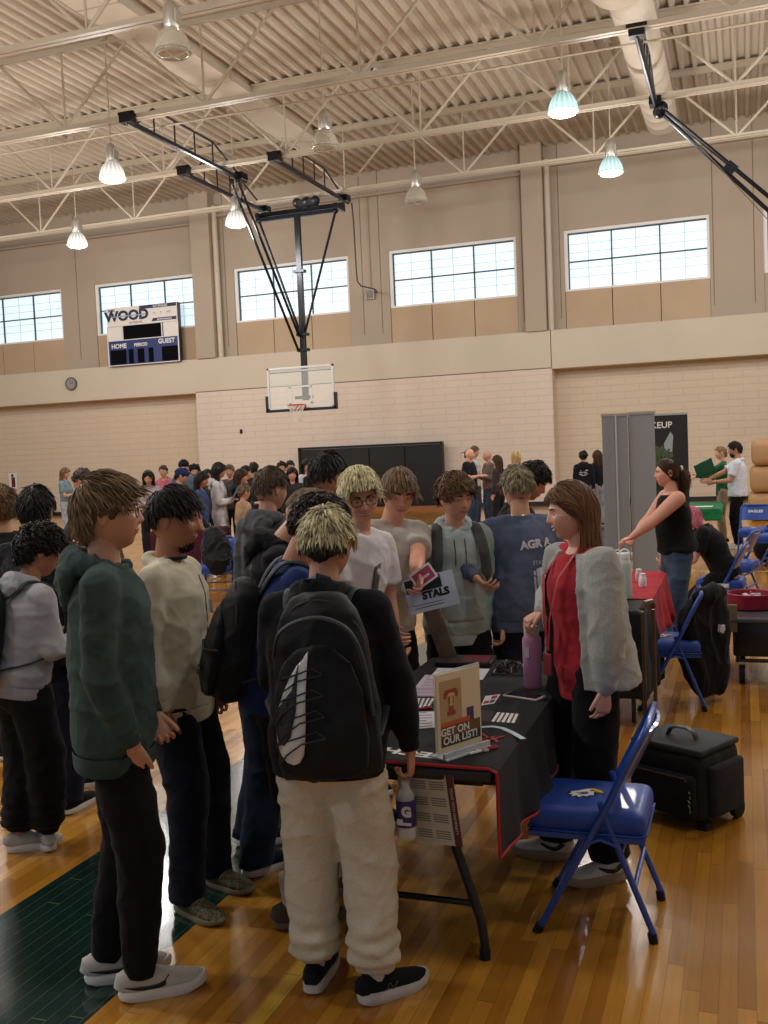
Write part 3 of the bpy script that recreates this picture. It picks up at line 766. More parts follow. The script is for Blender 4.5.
def make_chair(label, group):
    t = thing('folding_chair', label, 'chair', (0, 0, 0), 0, group)
    W = .2
    def arc(s): return [(s*W, .21, .0), (s*W, .075, .25), (s*W, -.055, .49), (s*W, -.145, .675), (s*W, -.180, .742)]
    g = Geo(); a = arc(-1); b = arc(1)
    top = [(-W+.012, -.193, .765), (-W+.045, -.201, .78), (W-.045, -.201, .78), (W-.012, -.193, .765)]
    g.tube(a+top+b[::-1], .0135, n=12); g.build('front_frame', BLUE, t)
    for s in (-1, 1):
        g = Geo(); g.tube([(s*(W-.022), -.03, .50), (s*(W-.022), -.04, .46), (s*(W-.022), -.21, .02)], .012, n=10); lg = g.build('rear_leg', BLUE, t)
        g = Geo(); g.tube([(s*(W-.022), -.205, 0), (s*(W-.022), -.2, .035)], .017, n=10); g.build('rubber_foot', M_RUB, lg)
        g = Geo(); g.tube([(s*W, .213, 0), (s*W, .197, .03)], .018, n=10); g.build('rubber_foot', M_RUB, t)
        g = Geo(); g.tube([(s*(W+.003), .02, .35), (s*(W+.003), -.03, .37), (s*(W-.01), -.09, .345)], .006, n=6); g.build('seat_bracket', BLUE, t)
    for q in ([(-W+.02, -.145, .2), (W-.02, -.145, .2)], [(-W+.02, -.1, .32), (W-.02, -.1, .32)], [(-W, .14, .135), (W, .14, .135)]):
        g = Geo(); g.tube(q, .009, n=8); g.build('cross_bar', BLUE, t)
    # padded seat
    g = Geo(); g.box((0, .025, .419), (.372, .43, .098), bev=.036); 
    me = remeshed(g, .012, 3); seat = mkobj('seat', me, BLUEV, t)
    g = Geo(); g.box((0, .025, .366), (.366, .42, .02)); g.build('seat_pan', BLUE, seat, False)
    g = Geo()
    pts = [(-.166, .238, .385), (.166, .238, .385), (.188, .21, .385), (.188, -.16, .385), (.17, -.19, .385), (-.17, -.19, .385), (-.188, -.16, .385), (-.188, .21, .385)]
    g.tube(pts, .004, n=6, closed=True); g.build('piping', BLUEV, seat)
    eagle(seat, (0.0, .05), .072, .4668)
    # curved back panel
    g = Geo(); n = 14; vs = []; fs = []
    for j, (z, y) in enumerate(((.57, -.094), (.63, -.124), (.69, -.153), (.735, -.175), (.768, -.19))):
        for i in range(n+1):
            f = i/n*2-1; x = f*(W-.008); bow = -.03*(1-f*f)
            vs.append((x, y+bow, z))
    m1 = n+1
    for j in range(4):
        for i in range(n): fs.append((j*m1+i, j*m1+i+1, (j+1)*m1+i+1, (j+1)*m1+i))
    k = len(vs); vs2 = [(x, y-.012, z-.004) for x, y, z in vs]
    fs2 = [tuple(q+k for q in reversed(f)) for f in fs]
    rim = []
    bl = [i for i in range(m1)] + [j*m1+n for j in range(1, 5)] + [4*m1+i for i in range(n-1, -1, -1)] + [j*m1 for j in range(3, 0, -1)]
    for i in range(len(bl)): a_, b_ = bl[i], bl[(i+1) % len(bl)]; rim.append((b_, a_, a_+k, b_+k))
    g.add(vs+vs2, fs+fs2+rim); bk = g.build('backrest', BLUE, t)
    nrm = V((0, .86, .5)).normalized(); up_ = V((0, -.5, .86)).normalized()
    M = frame((0, -.166, .69), (-1, 0, 0), up_, nrm); text_mesh('lettering', 'EAGLES', .055, M_WHT, M, bk, bold=.002, sx=1.1)
    return t
chair0 = make_chair('blue folding chair with padded eagle seat standing alone beside the near table', 'blue padded folding chairs')
chair0.location = (-.547, 3.757, 0); chair0.rotation_euler = (0, 0, R(90))
dup(chair0, (-.5, 6.95, 0), R(95), 'blue folding chair with a black jacket hung over it')
dup(chair0, (-.21, 9.95, 0), R(85), 'blue folding chair under the crouching pink haired person')
dup(chair0, (-.10, 11.3, 0), R(75), 'blue folding chair just behind the pink haired person, in front of the man in white')
dup(chair0, (.1, 15.3, 0), R(170), 'blue folding chair facing the camera right of the man in white')
dup(chair0, (.38, 14.3, 0), R(75), 'nearer blue folding chair cut by the right edge of the picture')
dup(chair0, (.42, 15.4, 0), R(80), 'farther blue folding chair cut by the right edge of the picture')
dup(chair0, (-6.35, 11.2, 0), R(200), 'folding chair with a black backpack beside the maroon table')

# ============================================================ main table
TX0, TX1, TY0, TY1, TZ = -1.5, -.80, 3.13, 4.78, .74
tcx, tcy = (TX0+TX1)/2, (TY0+TY1)/2
t = thing('folding_table', 'folding table with black top and bent black legs under the black cloth', 'table', (tcx, tcy, 0))
g = Geo(); g.box((0, 0, TZ-.024), (TX1-TX0, TY1-TY0, .045), bev=.012); g.build('tabletop', plain((20, 20, 22), .45), t)
g = Geo(); g.box((0, 0, TZ-.07), (TX1-TX0-.12, TY1-TY0-.2, .04)); g.build('apron', M_BLK, t, False)
for sy in (-1, 1):
    yb = sy*(TY1-TY0)/2 - sy*.2
    for sx in (-1, 1):
        g = Geo(); g.tube([(sx*.14, yb, TZ-.06), (sx*.14, yb, .47), (sx*.155, yb, .4), (sx*.245, yb+sy*.01, .13), (sx*.255, yb+sy*.015, .06), (sx*.255, yb+sy*.015, .0)], .0165, n=10); lg = g.build('leg', M_BLK, t)
        g = Geo(); g.tube([(sx*.255, yb+sy*.015, 0), (sx*.255, yb+sy*.015, .035)], .02, n=10); g.build('foot_cap', M_RUB, lg)
    g = Geo(); g.tube([(-.235, yb, .19), (.235, yb, .19)], .012, n=8); g.build('leg_brace', M_BLK, t)
    g = Geo(); g.tube([(0, yb-sy*.02, .47), (0, yb-sy*.5, TZ-.05)], .009, n=8); g.tube([(-.14, yb, .47), (.14, yb, .47)], .011, n=8); g.build('folding_strut', M_BLK, t)
# cloth: grid over the top, hanging down the sides
def sst01(t):
    t = min(max(t, 0), 1); return t*t*(3-2*t)
def cloth(name, x0, x1, y0, y1, z, drop, mat, trimmat, label, cat, seed=0, red_over=None):
    """drop = hang length at (-x, +x, -y, +y)"""
    rows = []
    nx, ny = 44, 70
    dl, dr, dn, df = drop
    xs = [-dl+(x1-x0+dl+dr)*i/nx for i in range(nx+1)]; ys = [-dn+(y1-y0+dn+df)*j/ny for j in range(ny+1)]
    Wd, Ld = x1-x0, y1-y0
    vs = []
    for yy in ys:
        for xx in xs:
            ox = -xx if xx < 0 else (xx-Wd if xx > Wd else 0); oy = -yy if yy < 0 else (yy-Ld if yy > Ld else 0)
            px = min(max(xx, 0), Wd); py = min(max(yy, 0), Ld); pz = z+.006
            d = max(ox, oy) + .35*min(ox, oy)
            if d > 0:
                sx = -1 if xx < 0 else (1 if xx > Wd else 0); sy = -1 if yy < 0 else (1 if yy > Ld else 0)
                r = .018; k = min(d/r, 1)
                out = r*math.sin(k*PI/2); down = r*(1-math.cos(k*PI/2)) + max(d-r*1.2, 0)
                wv = (.02*math.sin((yy if ox >= oy else xx)*11+seed) + .012*math.sin((yy if ox >= oy else xx)*27+seed*2))*min(d/.3, 1)
                fl = out + (.05*min(d/.4, 1)**1.5 + wv)*sst01(yy/.35)
                if sx and sy:
                    m_ = max(ox, oy, 1e-6)
                    px += sx*fl*(ox/m_)*.9; py += sy*fl*(oy/m_)*.9
                elif sx: px += sx*fl
                else: py += sy*fl
                pz -= down
            else:
                pz += .0012*noise.noise(V((xx*5+seed, yy*5, 0)))
            vs.append((x0+px, y0+py, pz))
    w = nx+1; fs = [(j*w+i, j*w+i+1, (j+1)*w+i+1, (j+1)*w+i) for j in range(ny) for i in range(nx)]
    me = bpy.data.meshes.new(name); me.from_pydata(vs, [], fs); me.update()
    o = mkobj(name, me, mat, None); so = o.modifiers.new('t', 'SOLIDIFY'); so.thickness = .0025; so.offset = 1
    if trimmat:
        bd = [vs[i] for i in range(w)] + [vs[j*w+nx] for j in range(1, ny+1)] + [vs[ny*w+i] for i in range(nx-1, -1, -1)] + [vs[j*w] for j in range(ny-1, 0, -1)]
        g = Geo(); g.tube(bd, .0065, n=6, closed=True); g.build('red_trim', trimmat, o)
    return tag(o, label, cat)
CLB = fabric((27, 28, 32), (21, 22, 26), rough=.75); RED = plain((158, 24, 34), .6)
cl = cloth('tablecloth', TX0, TX1, TY0, TY1, TZ, (.05, .3, .0, .26), CLB, RED, 'black tablecloth with red edging hanging off the near table', 'tablecloth', 1.3)
# lettering printed on the cloth, read from the far side
text_mesh('lettering', 'TECH', .075, M_WHT, frame((-1.1, 3.235, TZ+.0085), (-.98, .17, 0), (-.17, -.98, 0), (0, 0, 1)), cl, .0004, bold=.003, sx=1.3)
tz = TZ+.0085
# ---- sign holder
o0 = V((-.995, 3.184, tz)); d = V((.1, .182, 0)).normalized(); nr = V((d.y, -d.x, 0))
t = thing('sign_holder', 'clear upright sign reading GET ON OUR LIST on the black cloth', 'sign', o0)
def acr():
    m, nt, b = _nodes('clear_acrylic'); b.inputs['Base Color'].default_value = (.9, .95, .95, 1); b.inputs['Alpha'].default_value = .35; b.inputs['Roughness'].default_value = .08; return m
M_CLEAR = acr()
g = Geo(); Md = Matrix((d, nr, V((0, 0, 1)))).transposed()
g.box(d*.106+V((0, 0, .004)), (.222, .085, .005), Md); g.box(d*.106+nr*.03+V((0, 0, .014)), (.222, .012, .02), Md); g.build('stand_base', plain((190, 196, 196), .15), t, False)
g = Geo(); g.box(d*.106-nr*.006+V((0, 0, .15)), (.222, .006, .29), Md); g.build('acrylic_sleeve', M_CLEAR, t, False)
g = Geo(); g.box(d*.106-nr*.001+V((0, 0, .152)), (.214, .003, .27), Md); ps = g.build('poster_sheet', plain((216, 204, 170), .5), t, False)
def SF(x, z, dd=.0012): return frame(d*x+nr*dd+V((0, 0, z)), d, (0, 0, 1), nr)
def sq(name, x0, x1, z0, z1, m, dd=.001): 
    g = Geo(); g.prism([(x0, z0), (x1, z0), (x1, z1), (x0, z1)], nr*dd, d, (0, 0, 1), nr, .0006); return g.build(name, m, ps, False)
sq('tan_panel', .014, .118, .112, .262, plain((176, 152, 112), .5))
sq('orange_band', .014, .156, .1, .12, plain((190, 92, 52), .5), .0014)
sq('purple_square', .142, .176, .1, .15, plain((66, 60, 92), .5), .0012)
sq('caption_block', .014, .206, .036, .104, plain((104, 84, 34), .5), .0014)
sq('caption_block', .014, .206, .036, .068, plain((52, 46, 40), .5), .0016)
text_mesh('lettering', 'GET ON', .036, M_WHT, SF(.082, .085, .0024), ps, .0003, bold=.0008, sx=1.05)
text_mesh('lettering', 'OUR LIST!', .036, M_WHT, SF(.106, .054, .0026), ps, .0003, bold=.0008, sx=1.05)
TT = [(-.034, .0), (-.034, .022), (-.028, .022), (-.028, .03), (.028, .03), (.028, .022), (.034, .022), (.034, 0), (.022, 0), (.022, .01), (.012, .01), (.012, -.045), (.02, -.045), (.02, -.06), (-.02, -.06), (-.02, -.045), (-.012, -.045), (-.012, .01), (-.022, .01), (-.022, 0)]
g = Geo(); g.prism(TT, d*.066+nr*.002+V((0, 0, .2)), d, (0, 0, 1), nr, .0006); g.build('crest', plain((150, 70, 40), .5), ps, False)
g = Geo(); g.prism([(x*.5, y*.5+.002) for x, y in TT], d*.066+nr*.003+V((0, 0, .2)), d, (0, 0, 1), nr, .0006); g.build('crest_inner', plain((200, 172, 130), .5), ps, False)
# ---- pens
def pen(a, b, lab, cap=RED, body=plain((225, 220, 215), .4)):
    a = V((*a, tz+.006)); b = V((*b, tz+.006)); t = thing('pen', lab, 'pen', a); v = b-a
    g = Geo(); g.tube([(0, 0, 0), v*.42], .0052, n=8); g.build('pen_barrel', body, t)
    g = Geo(); g.tube([v*.42, v*.97, v], [.0056, .0056, .003], n=8); g.tube([v*.6+V((0, 0, .007)), v*.95+V((0, 0, .007))], .0018, n=5); g.build('pen_cap', cap, t)
pen((-.905, 3.25), (-.83, 3.345), 'red and white pen in front of the sign, the nearer one')
pen((-.93, 3.28), (-.85, 3.3), 'white pen lying under the red pen in front of the sign', plain((210, 205, 200), .4), RED)
pen((-1.285, 3.76), (-1.21, 3.812), 'red pen between the striped card and the white papers', RED, RED)
def sheet(pts, m, lab, cat='paper', th=.0012, name='paper_sheet', lift=0, deco=None):
    c = V((sum(p[0] for p in pts)/4, sum(p[1] for p in pts)/4, tz+lift))
    g = Geo(); g.prism([(p[0]-c.x, p[1]-c.y) for p in pts], (0, 0, 0), (1, 0, 0), (0, 1, 0), (0, 0, 1), th)
    o = g.build(name, m, None, False); o.location = c; tag(o, lab, cat)
    P = [V((p[0]-c.x, p[1]-c.y, 0)) for p in pts]
    def at(u, v): return (P[0]*(1-u)+P[1]*u)*(1-v)+(P[3]*(1-u)+P[2]*u)*v
    if deco:
        for nm, mm, rects in deco:
            g = Geo()
            for (u0, v0, u1, v1) in rects:
                q = [at(u0, v0), at(u1, v0), at(u1, v1), at(u0, v1)]; g.prism([(a.x, a.y) for a in q], (0, 0, th), (1, 0, 0), (0, 1, 0), (0, 0, 1), .0005)
            g.build(nm, mm, o, False)
    return o
PAP = plain((206, 206, 214), .6); INK = plain((60, 60, 66), .6); PINKP = plain((196, 180, 200), .6); BKC = plain((22, 22, 26), .4)
lines = lambda n, u0=.08, u1=.92, t=.03: [(u0, (i+.5)/n, u1-(.2 if i % 3 == 2 else 0), (i+.5)/n+t) for i in range(n)]
sheet([(-.932, 3.665), (-.822, 3.66), (-.836, 3.802), (-.94, 3.812)], BKC, 'dark card with white bars right of the sign', 'card', deco=[('white_bar', M_WHT, [(.0+i*.18, .05, .11+i*.18, .95) for i in range(5)])])
sheet([(-1.3, 3.805), (-1.225, 3.82), (-1.245, 3.985), (-1.345, 3.968)], BKC, 'dark card with white bars left of the sign', 'card', deco=[('white_bar', M_WHT, [(.02+i*.2, .05, .13+i*.2, .95) for i in range(5)])])
sheet([(-1.03, 3.9), (-.985, 3.94), (-.995, 4.09), (-1.05, 4.05)], PAP, 'small white leaflet with red print behind the sign', 'leaflet', deco=[('red_print', RED, [(.1, .1, .5, .4), (.5, .55, .9, .9)]), ('black_print', INK, [(.55, .1, .9, .45)])])
sheet([(-1.0, 3.68), (-.94, 3.665), (-.95, 3.82), (-1.01, 3.83)], plain((48, 46, 54), .4), 'small dark card flat on the cloth just behind the sign', 'card')
sheet([(-1.37, 3.99), (-1.15, 4.03), (-1.2, 4.2), (-1.42, 4.16)], PINKP, 'pale lilac printed sheet nearest the camera in the paper pile', deco=[('text_line', plain((130, 120, 140), .6), lines(7))])
sheet([(-1.39, 4.13), (-1.12, 4.14), (-1.16, 4.4), (-1.42, 4.38)], plain((204, 192, 208), .6), 'pale pink printed sheet in the middle of the paper pile', lift=.002, deco=[('text_line', plain((140, 130, 150), .6), lines(9))])
sheet([(-1.38, 4.3), (-1.13, 4.32), (-1.15, 4.54), (-1.4, 4.52)], PAP, 'white printed sheet at the back of the paper pile', lift=.004, deco=[('text_line', INK, lines(8, .3, .8)), ('red_print', RED, [(.6, .3, .75, .5)])])
sheet([(-1.23, 3.5), (-1.12, 3.55), (-1.19, 3.77), (-1.3, 3.74)], PAP, 'white printed sheet left of the sign, half hidden by it', lift=.001, deco=[('text_line', INK, lines(6))])
# curved pale strip (lanyard) and red one
g = Geo(); pts = [V((-.955, 3.585, 0)), V((-.91, 3.605, 0)), V((-.87, 3.59, 0)), V((-.82, 3.54, 0)), V((-.765, 3.47, 0))]
g.tube([p+V((.955, -3.585, .002)) for p in pts], [(.011, .0015)]*5, n=8, side=(.5, .8, 0)); o = g.build('paper_strip', plain((190, 214, 226), .5)); o.location = (-.955, 3.585, tz); tag(o, 'curved pale blue strip lying across the black cloth', 'strip')
g = Geo(); pts = [(.0, 0, 0), (.04, -.06, .003), (.0, -.1, .0), (.06, -.08, .003), (.09, -.02, 0), (.05, -.05, .004), (.085, -.1, .0)]
g.tube(pts, [(.006, .0015)]*7, n=6); o = g.build('red_lanyard', RED); o.location = (-.93, 3.51, tz+.002); tag(o, 'crumpled red lanyard beside the curved pale strip', 'lanyard')
# phone
t = thing('phone', 'phone lying face up in a pale case on the black cloth', 'phone', (-.886, 4.06, tz)); Mp = Matrix.Rotation(R(-20), 3, 'Z')
g = Geo(); g.box((0, 0, .005), (.165, .078, .01), Mp, bev=.004); g.build('phone_case', plain((190, 172, 172), .4), t)
g = Geo(); g.box((0, 0, .0105), (.15, .066, .001), Mp); g.build('phone_screen', plain((8, 8, 12), .08), t, False)
# brochure folder
t = thing('folder', 'dark folder with a maroon block at the far end of the table', 'folder', (-1.3, 4.665, tz)); Mp = Matrix.Rotation(R(4), 3, 'Z')
g = Geo(); g.box((0, 0, .012), (.27, .18, .022), Mp, bev=.003); g.build('folder_cover', plain((44, 34, 36), .45), t)
g = Geo(); g.box((.055, -.0, .0245), (.13, .16, .001), Mp); g.build('maroon_block', plain((100, 26, 36), .5), t, False)
# tangle of black lanyards
g = Geo(); rnd = random.Random(3); 
for k in range(26):
    pts = []; x, y = rnd.uniform(-.03, .03), rnd.uniform(-.09, .09); a = rnd.uniform(0, 6.3)
    for j in range(9): a += rnd.uniform(-.9, .9); x += .02*math.cos(a); y += .02*math.sin(a); x = max(-.07, min(.07, x)); y = max(-.14, min(.14, y)); pts.append((x, y, .006+.03*rnd.random()*(1-(abs(y)/.15)**2)))
    g.tube(pts, .0035, n=5)
o = g.build('lanyard_tangle', plain((14, 14, 16), .45)); o.location = (-1.04, 4.57, tz); tag(o, 'tangle of thin black lanyards behind the pink bottle', 'lanyards')
# bottle
def bottle(loc, col, capcol, lab, h=.27, r=.037, loop=True, name='water_bottle'):
    t = thing(name, lab, 'bottle', loc)
    g = Geo(); g.lathe([(0, 0), (r*.93, 0), (r, .01), (r, h*.74), (r*.97, h*.8), (r*.7, h*.86), (r*.66, h*.88), (0, h*.88)], n=28); b = g.build('bottle_body', plain(col, .35), t)
    g = Geo(); g.lathe([(0, h*.86), (r*.78, h*.86), (r*.8, h*.88), (r*.78, h*.98), (r*.7, h), (0, h)], n=24)
    c = g.build('bottle_cap', plain(capcol, .4), t)
    if loop:
        g = Geo(); g.tube([(r*.75*math.cos(a), 0, h*.97+r*.8*math.sin(a)) for a in [R(q) for q in range(0, 181, 20)]], .006, n=6); g.build('carry_loop', plain(capcol, .4), c)
    return t
t = bottle((-.885, 4.245, tz), (196, 138, 174), (206, 190, 160), 'pink water bottle under the hand of the woman in the grey cardigan', .268, .041)
g = Geo(); g.box((-.015, -.042, .16), (.022, .004, .045)); g.build('white_label', M_WHT, t, False)
# ---- brown folder standing at the far end
g = Geo(); g.box((0, 0, .14), (.085, .014, .31), bev=.003); g.xf(Matrix.Rotation(R(16), 4, 'Z')@Matrix.Rotation(R(-17), 4, 'Y')); o = g.build('brown_folder', fabric((120, 104, 84), rough=.7)); o.location = (-1.40, 4.72, tz); tag(o, 'tall brown card folder leaning at the far left corner of the near table', 'folder')

# ============================================================ second table with black and red cloths
t = thing('folding_table', 'second table behind the woman in the grey cardigan, under black and red cloth', 'table', (-1.0, 7.2, 0))
g = Geo(); g.box((0, 0, .715), (.74, 1.8, .045), bev=.01); g.build('tabletop', plain((60, 60, 62), .5), t)
for sx in (-1, 1):
    for sy in (-1, 1):
        g = Geo(); g.tube([(sx*.3, sy*.75, .7), (sx*.3, sy*.75, 0)], .015, n=8); g.build('leg', M_BLK, t)
cloth('tablecloth', -1.37, -.63, 6.27, 6.95, .742, (.5, .55, .55, .0), CLB, None, 'black cloth hanging to near the floor on the second table', 'tablecloth', 2.1)
cloth('tablecloth', -1.38, -.62, 6.7, 8.12, .748, (.3, .34, .0, .3), fabric((176, 34, 46), (150, 26, 38)), None, 'red cloth across the far part of the second table', 'tablecloth', 4.4)
t = bottle((-.76, 6.72, .758), (196, 210, 204), (228, 232, 230), 'pale grey green insulated bottle with white lid on the second table', .30, .043)
bottle((-.84, 7.0, .758), (214, 210, 214), (220, 220, 222), 'white bottle standing just behind the grey green bottle', .27, .035)
for k, (x, y, c, lab) in enumerate(((-.95, 6.85, (216, 150, 176), 'small pink jar left of the insulated bottle'), (-.99, 7.1, (226, 180, 196), 'pale pink jar behind the small pink jar'), (-.7, 7.25, (225, 222, 225), 'small white jar on the red cloth near the woman in denim'), (-.75, 7.5, (205, 160, 178), 'small pink jar at the back of the red cloth'))):
    t = thing('small_jar', lab, 'jar', (x, y, .758), 0, 'small jars on the red cloth')
    g = Geo(); g.lathe([(0, 0), (.025, 0), (.028, .01), (.028, .06), (.02, .075), (0, .075)], n=16); g.build('jar', plain(c, .3), t)
    g = Geo(); g.lathe([(0, .07), (.021, .07), (.021, .095), (0, .095)], n=16); g.build('lid', M_WHT, t)
# ============================================================ rolling case with pull handle
t = thing('rolling_case', 'black wheeled equipment bag on the floor behind the near blue chair', 'suitcase', (-.30, 4.90, 0), R(-29))
g = Geo(); g.box((0, 0, .195), (.40, .35, .32), bev=.045); me = remeshed(g, .012, 3, wrinkle(.006, (5, 5, 5), 3)); bd = mkobj('case_body', me, fabric((34, 34, 37), (27, 27, 30), rough=.7), t)
g = Geo(); g.box((.0, 0.0, .36), (.385, .335, .03), bev=.012); g.build('lid', fabric((52, 53, 56), (44, 45, 48), rough=.7), t)
g = Geo(); g.tube([(-.075, -.02, .38), (-.06, -.02, .41), (-.02, -.02, .425), (.03, -.02, .425), (.065, -.02, .41), (.08, -.02, .38)], [(.022, .006)]*6, n=8, side=(0, 1, 0)); g.build('carry_handle', M_BLK, t)
g = Geo(); g.box((.215, 0, .18), (.045, .27, .24), bev=.02); g.build('side_pocket', fabric((40, 40, 43), (33, 33, 36)), t)
g = Geo(); g.box((0, -.19, .16), (.34, .045, .2), bev=.02); pk = g.build('front_pocket', fabric((30, 30, 33), (25, 25, 28)), t)
g = Geo(); g.tube([(-.14, -.212, .25), (.13, -.212, .25)], .004, n=6); g.box((.14, -.214, .245), (.012, .006, .012)); g.build('zip', plain((120, 120, 122), .35, .8), pk)
for s in (-1, 1):
    g = Geo(); g.tube([(s*.2-.015, .12, .045), (s*.2+.015, .12, .045)], .045, n=16); g.build('wheel', M_RUB, t)
    g = Geo(); g.box((s*.17, -.12, .018), (.05, .05, .036)); g.build('foot', M_RUB, t, False)
g = Geo()
for k in range(5): g.tube([(.16+.006*math.sin(k*2), -.226-.001*k, .2-.02*k), (.165, -.226, .19-.022*k)], .003, n=5)
g.build('key_chain', plain((150, 150, 150), .3, .8), pk)
g = Geo()
BRZ = plain((92, 76, 60), .35, .6)
g.tube([(-.235, .12, .25), (-.235, .12, .95)], .010, n=8); g.tube([(-.235, .03, .25), (-.235, .03, .95)], .010, n=8); g.tube([(-.235, .125, .965), (-.235, .105, .99), (-.235, .045, .99), (-.235, .025, .965)], .016, n=8)
g.box((-.23, .075, .3), (.03, .15, .07), bev=.01); g.build('pull_handle', BRZ, t)
# ============================================================ jacket on second chair
g = Geo()
for (c, r) in (((0, 0, .73), (.2, .05, .07)), ((-.02, .03, .55), (.21, .06, .22)), ((0.03, .05, .3), (.22, .08, .28)), ((.14, .03, .22), (.1, .08, .2)), ((-.13, .07, .42), (.09, .06, .3)), ((.1, .0, .5), (.1, .06, .24))): g.ell(c, r)
me = remeshed(g, .012, 3, wrinkle(.016, (5, 5, 3), 9)); o = mkobj('hung_jacket', me, fabric((22, 22, 25), (17, 17, 20))); o.location = (-.245, 6.96, .02); o.rotation_euler = (0, 0, R(60)); tag(o, 'black jacket with small white mark hung over the second blue chair', 'jacket')
g = Geo(); g.prism([(-.03, 0), (.005, -.02), (.03, .0), (.03, .035), (-.01, .03), (-.02, .045)], (-.02, -.09, .5), (1, 0, 0), (0, 0, 1), (0, -1, 0), .02); g.build('white_mark', plain((180, 180, 190), .6), o, False)
# ============================================================ cart with basket
t = thing('utility_cart', 'black tub cart on casters at the right edge of the picture', 'cart', (.17, 8.0, 0))
g = Geo(); g.box((0, 0, .33), (.56, .8, .26), bev=.02); g.build('tub', plain((20, 20, 22), .3), t)
g = Geo(); g.box((0, 0, .465), (.6, .84, .035), bev=.012); g.build('tub_rim', plain((70, 72, 76), .18), t)
g = Geo(); 
for s in (-1, 1): g.tube([(s*.25, -.4, .17), (s*.25, .4, .17)], .014, n=8); g.tube([(-.25, s*.38, .17), (.25, s*.38, .17)], .014, n=8)
g.build('under_frame', M_BLK, t)
for sx in (-1, 1):
    for sy in (-1, 1):
        g = Geo(); g.tube([(sx*.22-.02, sy*.36, .065), (sx*.22+.02, sy*.36, .065)], .065, n=20); w = g.build('caster', M_RUB, t)
        g = Geo(); g.tube([(sx*.22-.022, sy*.36, .065), (sx*.22+.022, sy*.36, .065)], .04, n=16); g.build('hub', plain((190, 190, 188), .4), w)
        g = Geo(); g.box((sx*.22-.028, sy*.36, .1), (.006, .05, .12)); g.box((sx*.22+.028, sy*.36, .1), (.006, .05, .12)); g.box((sx*.22, sy*.36, .155), (.06, .06, .02)); g.build('caster_fork', M_ALU, w, False)
t = thing('round_basket', 'round dark red fabric basket sitting on the black cart', 'basket', (.02, 8.05, .485))
CR = fabric((130, 26, 48), (112, 20, 40), rough=.7)
g = Geo(); g.lathe([(0, .0), (.15, 0), (.17, .01), (.175, .11), (.168, .115), (.16, .105), (.152, .02), (0, .018)], n=36); g.build('basket_wall', CR, t)
g = Geo(); g.tube([(.172*math.cos(a*PI/18), .172*math.sin(a*PI/18), .115) for a in range(36)], .006, n=6, closed=True); g.tube([(0, -.16, .105), (0, .16, .105)], .004, n=6); g.build('basket_edge', plain((150, 30, 56), .5), t)
g = Geo(); rnd = random.Random(5)
for k in range(30):
    a = rnd.uniform(0, 6.3); r = rnd.uniform(0, .11); g.box((r*math.cos(a), r*math.sin(a), .03+rnd.random()*.05), (.05, .03, .012), Matrix.Rotation(rnd.uniform(0, 3), 3, 'Z')@Matrix.Rotation(rnd.uniform(-.6, .6), 3, 'X'))
o = g.build('sweets', plain((190, 176, 188), .4), None, False); o.location = (.02, 8.05, .5); tag(o, 'loose wrapped items filling the round red basket', 'items'); o['kind'] = 'stuff'
g = Geo(); g.box((0, 0, .1), (.17, .03, .2), bev=.004); o = g.build('cardboard_file', plain((96, 84, 48), .7)); o.location = (-.16, 7.6, .38); tag(o, 'olive cardboard file standing at the corner of the black cart', 'cardboard box')
g = Geo(); g.box((0, 0, .08), (.16, .22, .16), bev=.004); o = g.build('grey_box', plain((96, 98, 100), .5)); o.location = (-.22, 8.3, .46); tag(o, 'small grey box behind the red basket on the cart', 'box')
# ============================================================ banner stands
def banner_stand(loc, rz, w, h, mat, lab, back=True):
    t = thing('banner_stand', lab, 'banner', loc, rz)
    g = Geo(); g.box((0, 0, h/2+.04), (w, .008, h-.08)); s = g.build('banner_sheet', mat, t, False)
    g = Geo(); g.box((0, 0, h), (w+.02, .025, .03)); g.build('top_rail', M_ALU, t, False)
    g = Geo(); g.box((0, 0, .05), (w+.04, .12, .09), bev=.02); g.build('base_cassette', M_ALU, t)
    if back:
        g = Geo(); g.tube([(0.0, -.03, .08), (0.0, -.03, h)], .01, n=8); g.build('support_pole', plain((190, 190, 192), .4, .4), t)
    return t, s
GRB = plain((132, 136, 140), .6)
banner_stand((-1.42, 11.93, 0), R(26), .31, 2.1, GRB, 'left half of the tall grey banner back with a thin pole')
banner_stand((-1.13, 12.1, 0), R(20), .30, 2.11, plain((140, 143, 146), .6), 'right half of the tall grey banner back, nearer the woman in the black top', False)
t, s = banner_stand((-1.22, 15.55, 0), R(6), .86, 2.16, plain((20, 22, 24), .6), 'black printed banner reading MAKEUP with a tree picture', False)
text_mesh('lettering', 'MAKEUP', .13, M_WHT, frame((-.04, -.006, 2.0), (1, 0, 0), (0, 0, 1), (0, -1, 0)), s, bold=.002)
g = Geo(); rnd = random.Random(11)
for k in range(140):
    a = rnd.uniform(0, 6.3); r = rnd.random()**.5; g.ell((-.02+.22*r*math.cos(a), -.007, 1.55+.14*r*math.sin(a)), (.02, .003, .02), nu=6, nv=4)
g.build('printed_tree', plain((70, 84, 58), .7), s, False)
g = Geo(); g.prism([(.1, 0), (.2, 0), (.22, .24), (.18, .3), (.08, .12)], (0, -.006, 1.6), (1, 0, 0), (0, 0, 1), (0, -1, 0), .002); g.build('printed_figure', plain((150, 160, 160), .7), s, False)
